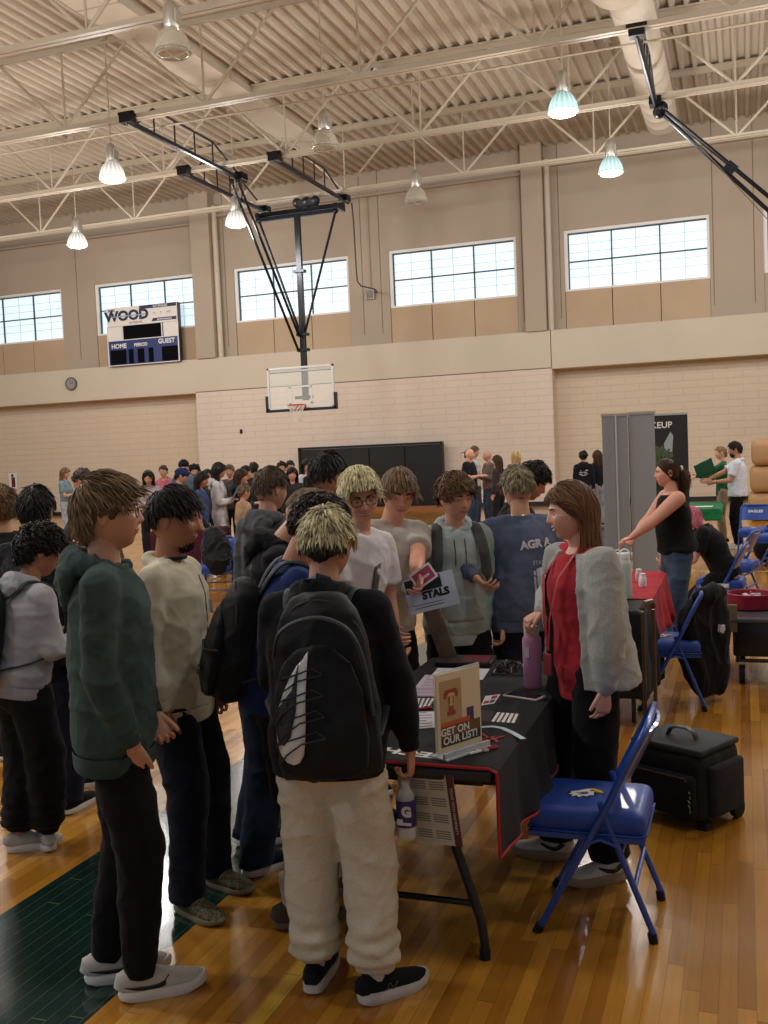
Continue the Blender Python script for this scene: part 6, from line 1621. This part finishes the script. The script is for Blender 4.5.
# ---- grey t-shirt boy
r13, J13 = person('broad boy in a light grey t-shirt leaning on the table looking down', -1.86, 5.0, -38, 1.74, head=(-18, 14, -6), lean=(12, -5), skin=(214, 160, 134), g=1.12,
    arms={'L': dict(to=(-1.41, 4.22, 1.06), pole=(-.5, -.4, -.8), curl=.6, hd=(.2, .5, -.8)), 'R': dict(f=(-.2, .6, -.6))}, top=dict(k='tee', m=fabric((188, 184, 176), (174, 170, 162)), fit=1.08), bottom=dict(k='shorts', m=BLK), shoes=dict(m=BLK),
    hair=dict(k='mop', c=((72, 56, 40), (142, 114, 80)), t=.026, L=.075, n=600, flow=(0, .5, -.1), mess=.35), seed=13)
g_ = [[(-.026, -.012), (-.018, -.012), (-.006, .004), (.006, .004), (.018, -.012), (.026, -.012), (.012, .012), (-.012, .012)], [(-.026, .022), (-.018, .022), (-.004, .01), (.004, .01), (.018, .022), (.026, .022), (.01, .004), (-.01, .004)]]
garment_decal(J13, g_, plain((228, 226, 222), .6), 'chest_emblem', .07, .33, off=.014)
# ---- grey hoodie boy beyond the table
r14, J14 = person('curly haired boy in a grey green hoodie with backpack straps holding flyers', -1.51, 5.28, -62, 1.67, head=(20, 6, 4), skin=(214, 166, 140), lean=(3, 0),
    arms={'L': dict(u=(-.25, -.05, -1), f=(-.02, .2, -1), curl=.55), 'R': dict(to=(-1.62, 4.86, 1.08), pole=(.6, -.4, -.8), curl=.6, hd=(.3, 1, .0), palm=(-1, 0, 0), th=(0, 0, 1))}, feet={'L': dict(yaw=-10), 'R': dict(yaw=10)},
    top=dict(k='hoodie', m=fabric((172, 186, 184), (154, 170, 169)), fit=1.06, hem=-.13), bottom=dict(k='shorts', m=BLK), shoes=dict(m=WHS, sock=fabric((30, 30, 32))),
    hair=dict(k='curly', c=((66, 47, 33), (132, 98, 68)), t=.036, L=.055, n=760, curl=.010, flow=(0, .1, 0), lockz=.0, fringe=.05), seed=14)
garment_decal(J14, [[(x*.028, y*.028) for x, y in NIKE]], plain((206, 214, 214), .6), 'chest_swoosh', -.085, .26, off=.014)
tp = J14['tp']; f_ = J14['fit']
for q, L_ in ((-1, .12), (1, .10)):
    g = Geo(); g.tube([surf(J14, q*.03, z, True, .003) for z in (.43, .4, .36, .38-L_)], .0032, n=6); g.build('drawstring', plain((70, 76, 76), .6), J14['top'])
garment_decal(J14, [[(-.13, -.07), (.13, -.07), (.12, .0), (.085, .075), (-.085, .075), (-.12, .0)]], fabric((166, 180, 178), (150, 165, 164)), 'front_pocket', 0, .03, off=.012)
backpack('grey strapped backpack on the boy in the grey green hoodie', r14, J14, mat=BAGM, strapm=fabric((84, 86, 86), (60, 62, 62)), w=.28, h=.42, d=.14, zc=.2, seed=3)
# ---- navy long sleeve, back to us
r15, J15 = person('boy in a slate blue long sleeve shirt seen from behind', -1.17, 5.45, 118, 1.70, head=(-2, 8, 0), lean=(3, 0), skin=(206, 158, 128), face=False, g=1.05,
    arms={'L': dict(to=(-1.36, 5.15, 1.10), pole=(-.9, -.2, -.6), curl=.5), 'R': dict(u=(.2, .1, -1), f=(-.1, .7, -.4))}, feet={'R': dict(yaw=20), 'L': dict(yaw=-10)},
    top=dict(k='sweater', m=fabric((96, 108, 132), (82, 94, 118)), fit=1.08), bottom=dict(k='pants', m=JEAND, fit=1.1), shoes=dict(m=BLK), hair=dict(k='short', c=((50, 40, 30), (196, 180, 140)), t=.026, L=.05, n=620, lockz=-.2, line='fade', tint=(0, .8), mess=.6), seed=15)
torso_text(J15, 'AGR A', .062, .045, .34, plain((214, 216, 222), .7), front=False, bold=.003, rot=5, off=.012)
torso_text(J15, 'STATE', .03, .06, .235, plain((190, 194, 204), .7), front=False, off=.012)
garment_decal(J15, [[(.0, -.2), (.02, -.2), (.035, .04), (.0, .05)], [(.03, -.19), (.045, -.18), (.05, .03), (.04, .03)]], plain((176, 180, 192), .7), 'back_print', .07, .16, front=False, off=.014)
g = Geo(); nb = J15['nb']; g.tube([nb+J15['Rt'] @ V((.062*math.cos(a), .062*math.sin(a)+.004, .012)) for a in [R(q) for q in range(0, 360, 20)]], .003, n=6, closed=True); g.build('neck_chain', plain((206, 190, 140), .3, .8), r15)
# ---- black curly hair man
r16, J16 = person('black haired young man in a black shirt leaning right in profile', -1.54, 6.6, 12, 1.73, head=(-8, 26, 0), lean=(14, 0), skin=(200, 148, 116), arms={'R': dict(u=(.1, .3, -1), f=(-.3, .9, 0)), 'L': dict(u=(-.1, .4, -1), f=(.1, .9, 0))}, top=dict(k='shirt', m=BLK, fit=1.1), bottom=dict(k='jeans', m=JEAND), shoes=dict(m=BLK),
    hair=dict(k='curly', c=((16, 13, 12), (46, 38, 34)), t=.032, L=.05, n=520, curl=.009, lockz=.05, line='fade'), seed=16)
r17, J17 = person('tall man with black hair in a navy shirt facing away near the black wall pad', -2.21, 5.15, 85, 1.82, head=(-12, 4, 0), skin=(176, 126, 98), face=False, top=dict(k='tee', m=fabric((30, 38, 52), (24, 31, 44)), fit=1.1), bottom=dict(k='jeans', m=JEAND), shoes=dict(m=BLK),
    hair=dict(k='short', c=((15, 13, 12), (42, 34, 30)), t=.03, L=.045, n=520, line='fade', lockz=0), seed=17)
# ---- woman in the grey cardigan
def c_shell(g, J, secs, a0, a1, th=.012, n=40):
    s = J['s']; rings = []
    for (z, rx, ry, yo) in secs:
        o = []; i_ = []
        for k in range(n+1):
            a = R(a0)+R(a1-a0)*k/n
            o.append(J['tp'](rx*math.cos(a), yo+ry*math.sin(a), z)); i_.append(J['tp']((rx-th)*math.cos(a), yo+(ry-th)*math.sin(a), z))
        rings.append(o+i_[::-1])
    m = len(rings[0]); vs = [p for r in rings for p in r]; fs = []
    for j in range(len(rings)-1):
        for k in range(m): fs.append((j*m+k, j*m+(k+1) % m, (j+1)*m+(k+1) % m, (j+1)*m+k))
    fs.append(tuple(range(m))[::-1]); fs.append(tuple((len(rings)-1)*m+k for k in range(m)))
    # caps as quads strips
    fs = fs[:-2]
    for base in (0, (len(rings)-1)*m):
        for k in range(n):
            q = (base+k, base+k+1, base+m-2-k, base+m-1-k); fs.append(q[::-1] if base == 0 else q)
    g.add(vs, fs)
REDT = fabric((176, 48, 58), (156, 40, 50))
r18, J18 = person('smiling woman with long brown hair in a grey cardigan over a red top', -.645, 4.17, 222, 1.655, head=(-20, 4, 0), fem=True, lean=(2, 0), skin=(226, 176, 152), smile=True, g=1.1,
    arms={'R': dict(to=(-.84, 4.26, 1.075), pole=(.9, -.6, -.5), curl=.6, hd=(.15, 1, -.45), palm=(0, -.3, -1), th=(-1, 0, 0)), 'L': dict(u=(-.28, .1, -1), f=(.0, .1, -1), curl=.4)},
    feet={'L': dict(at=(-.55, 4.06), yaw=12), 'R': dict(at=(-.80, 4.23), yaw=45)},
    browc=(92, 66, 50), top=dict(k='shirt', m=REDT, hem=-.17, fit=1.06), bottom=dict(k='wide', m=BLK, fit=.95, end=-.02), shoes=dict(m=fabric((206, 200, 186), (196, 190, 176), fine=600), sm=plain((150, 128, 100), .6), emblem='v', em=plain((24, 24, 26), .5), lace=plain((226, 222, 212), .6), sole=.038),
    hair=dict(k='long', c=((70, 48, 34), (140, 100, 68)), t=.026, L=.35, n=430, w=.0056, flow=(0, -.5, 0), whorl=(0, .55, .83), mess=.22, wave=.5, tint=(0, .9)), seed=18)
CG = fabric((170, 172, 166), (158, 160, 155), scale=120, bump=.7, fine=220)
c = Geo(); f_ = J18['fit']
c_shell(c, J18, [(-.10, .225*f_, .17*f_, -.03), (-.03, .22*f_, .165*f_, -.025), (.1, .212*f_, .152*f_, -.018), (.22, .205*f_, .148*f_, -.01), (.34, .198*f_, .14*f_, -.006), (.42, .165*f_, .112*f_, -.01), (.475, .095*f_, .085*f_, -.012)], 128, 412, .016)
for sd in 'LR':
    S, E, W_, ax = J18['A'][sd][:4]; s_ = J18['s']; q = 1 if sd == 'R' else -1
    c.cap(J18['tp'](q*.09, -.01, .43), .07*s_, S, .08*s_); wv = E.lerp(W_, .86)
    c.tube([S, S.lerp(E, .5), E], [.082*s_, .086*s_, .08*s_], n=16, round_ends=True); c.tube([E, E.lerp(wv, .5), wv, wv.lerp(W_, .6)], [.08*s_, .074*s_, .05*s_, .042*s_], n=16, round_ends=True)
mkobj('cardigan', remeshed(c, .008, 2, wrinkle(.007, (5, 5, 6), 4)), CG, r18)
tp = J18['tp']; g = Geo(); g.tube([tp(.075, .03, .49), tp(.07, .13*f_, .38), tp(.035, .158*f_, .2), tp(.01, .16*f_, .06)], [(.009, .002)]*4, n=6); g.tube([tp(-.065, .05, .49), tp(-.05, .13*f_, .38), tp(-.01, .158*f_, .2), tp(.01, .16*f_, .06)], [(.009, .002)]*4, n=6); g.build('lanyard', RED, r18)
g = Geo(); g.box(tp(.01, .168*f_, .0), (.06, .008, .09), bev=.003); g.build('name_badge', plain((120, 30, 36), .5), r18)
# ---- woman in the black tank top
r19, J19 = person('woman with a long ponytail in a black sleeveless top and jeans', -.55, 8.70, 200, 1.655, lean=(6, 0), head=(-4, 0, 0), fem=True, skin=(216, 164, 140), g=1.42, arms={'R': dict(to=(-.92, 8.5, .95), pole=(.4, -.6, -.6), curl=.4), 'L': dict(to=(-.98, 8.3, .93), pole=(-.4, -.5, -.6), curl=.5, hd=(0, 1, -.3), palm=(0, 0, -1), th=(1, 0, 0))},
    top=dict(k='tank', m=BLK, hem=-.06, fit=1.02, belly=.02), bottom=dict(k='jeans', m=fabric((70, 88, 110), (54, 72, 94), fine=500), fit=.97), shoes=dict(m=BLK, sm=WHS), hair=dict(k='pony', c=((34, 22, 18), (92, 62, 44)), t=.014, L=.36, n=300, w=.006, tail=(0, -.115, .03), flow=(0, -.6, 0), whorl=(0, .6, .8), mess=.3), seed=19)
g = Geo(); hc, Rh = J19['hc'], J19['Rh']; g.tube([hc+Rh @ V((.0+.024*math.cos(a), -.122, .03+.024*math.sin(a))) for a in [R(q) for q in range(0, 360, 30)]], .009, n=8, closed=True); g.build('hair_tie', plain((210, 200, 196), .6), r19)
# ---- pink haired person crouching on a chair
def seated(label, x, y, theta, h, **k):
    s = h/1.75; rz = R(theta-90); f = V((math.cos(R(theta)), math.sin(R(theta)), 0)); r_ = V((f.y, -f.x, 0))
    ft = {'L': dict(at=tuple((V((x, y, 0))+f*.42-r_*.12)[:2]), yaw=0), 'R': dict(at=tuple((V((x, y, 0))+f*.42+r_*.12)[:2]), yaw=0)}
    return person(label, x, y, theta, h, pel=(0, -.02, .54), feet=ft, **k)
r20, J20 = seated('pink haired person in black hunched forward on a blue folding chair', -.22, 9.92, 175, 1.62, lean=(26, 0), head=(0, 52, 0), fem=True, skin=(216, 160, 140), g=1.25, arms={'R': dict(u=(.2, .5, -1), f=(-.3, .8, -.2)), 'L': dict(u=(-.3, .35, -1), f=(.1, .9, -.1))},
    top=dict(k='tee', m=BLK, fit=1.1), bottom=dict(k='pants', m=BLK), shoes=dict(m=BLK, sm=WHS), hair=dict(k='long', c=((150, 60, 80), (226, 140, 160)), t=.02, L=.20, n=300, w=.006, flow=(0, -.3, 0), mess=.4), seed=20)
# ---- man in white polo and woman in green
r21, J21 = person('bearded man in a white short sleeved shirt and black trousers', -.12, 16.9, 178, 1.72, near=True, vox=1.6, head=(0, 4, 0), skin=(196, 144, 116), g=1.05, arms={'R': dict(to=(-.62, 16.95, 1.08), pole=(.4, -.5, -.8)), 'L': dict(u=(-.15, .4, -1), f=(.0, 1, -.1))},
    top=dict(k='polo', m=fabric((222, 228, 238), (212, 218, 230)), fit=1.08), bottom=dict(k='pants', m=BLK, fit=1.15), shoes=dict(m=WHS), hair=dict(k='short', c=black, t=.022, L=.03, n=260, w=.007), beard=dict(k='full', n=500), seed=21, eyes=(40, 30, 24))
r22, J22 = person('woman in a green sweater and khaki trousers beside the bearded man', -.36, 17.7, 186, 1.66, near=False, fem=True, skin=(220, 170, 146), arms={'R': dict(u=(.1, .6, -.8), f=(-.1, 1, .2)), 'L': dict(to=(-.85, 17.4, 1.12), pole=(-.5, -.5, -.8))}, top=dict(k='sweater', m=fabric((38, 96, 62), (30, 80, 50))), bottom=dict(k='pants', m=fabric((150, 136, 112), (136, 122, 98))), shoes=dict(m=BLK), hair=dict(k='short', c=((110, 84, 56), (170, 140, 100)), t=.012, L=.03, n=80), seed=22)
g = Geo(); g.box((0, 0, 0), (.31, .02, .23)); o = g.build('green_folder', plain((18, 84, 58), .5), None, False); o.location = (-.62, 17.0, 1.3); o.rotation_euler = (R(20), R(-24), R(20)); tag(o, 'dark green folder held up by the woman in the green sweater', 'folder')
# ============================================================ far crowd
def far(label, x, y, th, h, topk='hoodie', topc=(90, 90, 95), botk='pants', botc=(30, 30, 36), hk='short', hc=black, fem=False, skin=(196, 150, 124), g=1.0, arms=None, head=(0, 4, 0), seed=0, shoes=(40, 40, 44), line=None, group=None, lean=(0, 0), t=None):
    hs = dict(k=hk, c=hc, t=t or .022, L=.32 if hk == 'long' else .045)
    if hk == 'long': hs.update(n=150, w=.0075, flow=(0, -.4, 0), whorl=(0, .5, .85), mess=.35)
    if line: hs['line'] = line
    if hk == 'bald': hs['k'] = 'bald'
    return person(label, x, y, th, h, near=False, fem=fem, g=g, skin=skin, arms=arms, head=head, lean=lean, top=dict(k=topk, m=fabric(topc)), bottom=dict(k=botk, m=fabric(botc)) if botk else None, shoes=dict(m=fabric(shoes)), hair=hs, seed=40+seed)
HOLD = {'R': dict(u=(.15, .15, -1), f=(-.5, .9, .2)), 'L': dict(u=(-.15, .15, -1), f=(.5, .9, .2))}
def cap_on(root, J, col, brim=1):
    hc, Rh, hs = J['hc'], J['Rh'], J['hs']; g = Geo(); g.ell(hc+Rh @ V((0, -.004, .055))*hs, (.094*hs, .114*hs, .084*hs), Rh, nu=20, nv=12)
    g.ell(hc+Rh @ V((0, .14*brim, .062))*hs, (.07*hs, .075*hs, .008*hs), Rh @ Matrix.Rotation(R(-12*brim), 3, 'X'), nu=16, nv=8); g.build('cap', fabric(col), root)
far('woman in a blue grey t-shirt and pale trousers standing alone at far left', -14.1, 18.35, 10, 1.76, 'tee', (120, 142, 156), 'pants', (170, 178, 190), 'long', ((90, 66, 44), (140, 110, 76)), True, arms={'R': dict(u=(.1, .3, -1), f=(-.1, 1, .1)), 'L': dict(u=(-.1, .3, -1), f=(.1, 1, .1))}, seed=1)
far('girl with long black hair in a patterned pale top, leftmost in the crowd', -9.54, 14.65, -60, 1.67, 'sweater', (176, 158, 156), hk='long', fem=True, arms=HOLD, head=(0, 20, 0), seed=2)
far('girl in a pink hoodie with hair pulled back in the crowd', -10.4, 16.5, -75, 1.74, 'hoodie', (196, 110, 128), hc=dkbrown, fem=True, t=.01, seed=3)
rA, JA = far('tall boy in a black cap and grey blue jacket in the crowd', -9.5, 15.75, -70, 1.82, 'jacket', (96, 112, 128), seed=4); cap_on(rA, JA, (18, 18, 22), -1)
rA, JA = far('boy in a blue cap and black jacket in the crowd', -8.24, 13.5, 30, 1.69, 'jacket', (26, 27, 31), seed=5, head=(0, 12, 0)); cap_on(rA, JA, (36, 50, 104))
far('boy with bushy black hair in a dark green top behind the blue cap', -9.85, 16.7, -60, 1.70, 'sweater', (46, 84, 58), hk='curly', t=.05, seed=6)
far('girl with long black hair in a blue t-shirt and black trousers in the crowd', -7.7, 13.2, 15, 1.62, 'tee', (56, 78, 124), hk='long', fem=True, skin=(176, 126, 100), shoes=(200, 200, 200), head=(0, 6, 0), seed=7)
far('girl with dark hair looking left behind the girl in the blue t-shirt', -9.1, 15.85, -40, 1.62, 'sweater', (60, 58, 62), hk='long', fem=True, seed=8)
far('girl in a pale grey hoodie and sweatpants holding a tablet', -7.7, 13.75, 15, 1.755, 'hoodie', (208, 206, 208), 'sweat', (204, 202, 204), 'long', ((20, 16, 16), (44, 36, 34)), True, arms=HOLD, shoes=(200, 200, 200), seed=9)
g = Geo(); g.box((0, 0, 0), (.2, .02, .26)); o = g.build('tablet', plain((120, 112, 110), .4), None, False); o.location = (-7.42, 13.78, 1.24); o.rotation_euler = (R(-30), 0, R(-70)); tag(o, 'grey tablet held by the girl in the pale grey hoodie', 'tablet')
far('person with brown hair half hidden behind the pale grey hoodie', -9.2, 16.9, -80, 1.68, 'sweater', (80, 70, 62), hc=brown, seed=10)
far('girl in a dark teal hoodie and shorts in the crowd', -7.43, 13.95, 20, 1.63, 'hoodie', (34, 58, 66), 'shorts', (30, 44, 50), 'long', dkbrown, True, arms=HOLD, seed=11)
far('girl with long dark hair in black beside the teal hoodie', -8.0, 15.2, 10, 1.66, 'sweater', (32, 30, 34), hk='long', fem=True, seed=12)
far('boy with short black hair at the back of the crowd', -8.4, 16.3, 100, 1.71, 'sweater', (40, 40, 46), seed=13)
far('short brown haired girl in a tan top behind the boy in the dark grey hoodie', -6.62, 12.5, 60, 1.42, 'sweater', (182, 150, 112), hc=brown, fem=True, seed=14)
far('boy with black hair left of the girl smiling at the camera', -8.3, 17.3, -70, 1.70, 'hoodie', (36, 36, 40), seed=15, hk='curly')
far('second boy with black hair behind the girl smiling at the camera', -8.6, 18.3, -60, 1.70, 'hoodie', (46, 44, 46), seed=16)
far('girl with long dark hair smiling towards the camera in the crowd', -7.25, 15.5, -70, 1.60, 'sweater', (52, 50, 52), hk='long', fem=True, skin=(206, 156, 130), seed=17)
far('woman in a white shirt with black hair right of the smiling girl', -7.8, 17.3, -30, 1.72, 'shirt', (202, 202, 210), hk='long', fem=True, seed=18)
far('person in dark clothes at the right end of the left crowd', -7.1, 16.1, -90, 1.72, 'sweater', (40, 38, 42), seed=19)
far('bald man in a black t-shirt and jeans with folded arms', -5.56, 20.8, -5, 1.80, 'tee', (26, 27, 32), 'jeans', (62, 80, 104), 'bald', arms=HOLD, g=1.3, skin=(220, 168, 144), seed=20)
far('man in a white t-shirt behind the bald man', -5.85, 22.3, 0, 1.84, 'tee', (196, 194, 190), 'jeans', (60, 70, 90), hc=brown, g=1.15, seed=21)
far('balding man in a brown checked shirt facing the bald man', -5.33, 21.6, 215, 1.74, 'shirt', (112, 94, 90), 'jeans', (60, 70, 90), 'short', dkbrown, arms=HOLD, line='bald', g=1.1, seed=22)
far('woman with long dark hair beside the man in the checked shirt', -4.78, 20.2, 160, 1.62, 'sweater', (62, 52, 54), hk='long', hc=dkbrown, fem=True, seed=23)
far('woman with long blonde hair, rightmost of the group by the wall', -4.53, 20.8, 120, 1.70, 'sweater', (50, 50, 54), hk='long', hc=((140, 112, 70), (214, 184, 130)), fem=True, seed=24)
rA, JA = far('man in a black cap at the left of the group by the wall', -6.05, 22.6, 20, 1.76, 'tee', (200, 198, 196), 'jeans', (50, 60, 80), seed=25); cap_on(rA, JA, (20, 20, 22), -1)
rB, JB = far('girl in a black hoodie with white back print and grey leggings', -3.19, 21.2, 95, 1.63, 'hoodie', (24, 24, 30), 'legging', (92, 98, 112), 'curly', fem=True, g=1.15, t=.03, seed=26)
torso_text(JB, 'TEAM', .1, 0, .3, plain((190, 190, 200), .7), front=False, off=.02, bold=.004) if False else None
garment_decal(JB, [rect(-.1, .06, .06, .08), rect(-.08, .09, .02, .035), rect(-.1, .1, -.02, -.006), rect(-.06, .06, -.05, -.04)], plain((196, 196, 206), .7), 'back_print', 0, .28, front=False, off=.03)
far('girl with long dark hair in a black top and pale grey sweatpants', -2.93, 21.5, 115, 1.63, 'shirt', (26, 26, 30), 'wide', (150, 152, 158), 'long', dkbrown, True, seed=27)
# big bag on the far table and floor things
g = Geo(); g.ell((0, 0, .62), (.2, .16, .28)); g.ell((.04, -.05, .5), (.17, .14, .2)); g.ell((-.05, .02, .78), (.13, .12, .14))
me = remeshed(g, .015, 2, wrinkle(.02, (6, 6, 6), 2)); o = mkobj('backpack', me, BAGM); o.location = (-6.3, 11.1, .02); tag(o, 'black backpack and coat piled on the chair by the maroon table', 'backpack')
g = Geo(); g.ell((0, 0, .2), (.2, .16, .2)); g.ell((.02, 0, .34), (.12, .1, .1)); me = remeshed(g, .02, 2); o = mkobj('backpack', me, BLK); o.location = (.28, 14.9, .0); tag(o, 'black bag on the floor under the chairs at the right edge', 'bag')
# ---- flyers held by the boy in the hoodie
def card3(name, o, ux, uz, w, h, m, lab, cat, deco=(), parent=None):
    o = V(o); ux = V(ux).normalized(); uz = V(uz); uz = (uz-ux*uz.dot(ux)).normalized(); n = ux.cross(uz)
    g = Geo(); g.prism(rect(-w/2, w/2, 0, h), (0, 0, 0), ux, uz, n, .0015); ob = g.build(name, m, parent, False)
    if lab: ob.location = o; tag(ob, lab, cat)
    for nm, mm, rects in deco:
        g = Geo()
        for r_ in rects: g.prism(rect(*r_), n*-.0012, ux, uz, n, .001) if False else g.prism(rect(*r_), n*.0012, ux, uz, n, .001)
        g.build(nm, mm, ob, False)
    return ob, frame((0, 0, 0), ux, uz, n)
fo, Mf = card3('flyer', (-1.43, 4.62, 1.02), (.97, .2, .22), (-.2, .05, 1), .25, .17, plain((190, 204, 220), .5), 'pale blue flyer with black lettering held out over the table', 'flyer', [('dark_block', plain((30, 32, 40), .6), [(-.12, .06, .1, .165)]), ('text_line', INK, [(-.1, .05, .02, .024), (-.1, .05, .035, .038)])])
text_mesh('lettering', 'STALS', .05, plain((14, 14, 18), .5), Mf @ Matrix.Translation((.02, .075, .0024)), fo, bold=.003)
co, Mf = card3('photo_card', (-1.455, 4.6, 1.15), (.8, .2, .55), (-.5, .05, .8), .12, .085, plain((222, 222, 226), .4), 'small card with a pink picture held above the flyer', 'card', [('pink_picture', plain((166, 60, 96), .5), [(-.05, .05, .01, .075)])])
g = Geo(); g.prism(rect(-.012, .03, .03, .042), (0, 0, 0), Mf.to_3x3().col[0], Mf.to_3x3().col[1], Mf.to_3x3().col[2], .003); g.build('white_caption', WHS, co, False)
# ---- things held by the bleached boy
H = wpos+V((-.05, .02, -.1))
po, Mf = card3('folded_poster', H+V((.105, .03, -.235)), (.93, -.30, .10), (-.12, 0, 1), .235, .24, plain((196, 190, 168), .6), 'large printed poster hanging from the hand of the bleached boy', 'poster', [('maroon_band', plain((96, 34, 40), .6), [(.088, .1175, .0, .24)]), ('text_line', plain((120, 112, 100), .7), [(-.06+.075*c_, -.0+.075*c_, z_*.056+.02+k_*.008, z_*.056+.0235+k_*.008) for c_ in (0, 1) for z_ in range(4) for k_ in range(4)])])
text_mesh('lettering', 'TEXAS TECH UNIVERSITY', .014, WHS, Mf @ Matrix.Translation((.103, .12, .0028)) @ Matrix.Rotation(R(-90), 4, 'Z'), po, .0003)
t = thing('drink_bottle', 'empty clear sports drink bottle with purple label in the bleached boy\'s hand', 'bottle', H+V((.03, -.03, -.2)))
CL = plain((200, 204, 206), .1); CLm = acr()
g = Geo(); g.lathe([(0, .0), (.026, .0), (.031, .012), (.032, .04), (.028, .05), (.032, .06), (.032, .13), (.026, .155), (.014, .175), (.014, .195), (0, .195)], n=24); g.build('bottle_body', CLm, t)
g = Geo(); g.lathe([(.0325, .045), (.0335, .045), (.0335, .135), (.0325, .135)], n=24); lb = g.build('label', plain((40, 34, 96), .4), t)
text_mesh('lettering', 'G', .045, WHS, frame((.012, -.0345, .1), (1, 0, 0), (0, 0, 1), (0, -1, 0)), lb, bold=.003)
g = Geo(); g.box((-.012, -.033, .065), (.02, .004, .02)); g.box((.012, -.034, .06), (.03, .004, .008)); g.build('white_print', WHS, lb, False)
# ============================================================ world: dim surrounding daylight bouncing around the hall
w = bpy.data.worlds.new('world'); SC.world = w; w.use_nodes = True
bg = w.node_tree.nodes['Background']; bg.inputs[0].default_value = (.72, .82, 1.0, 1); bg.inputs[1].default_value = .32
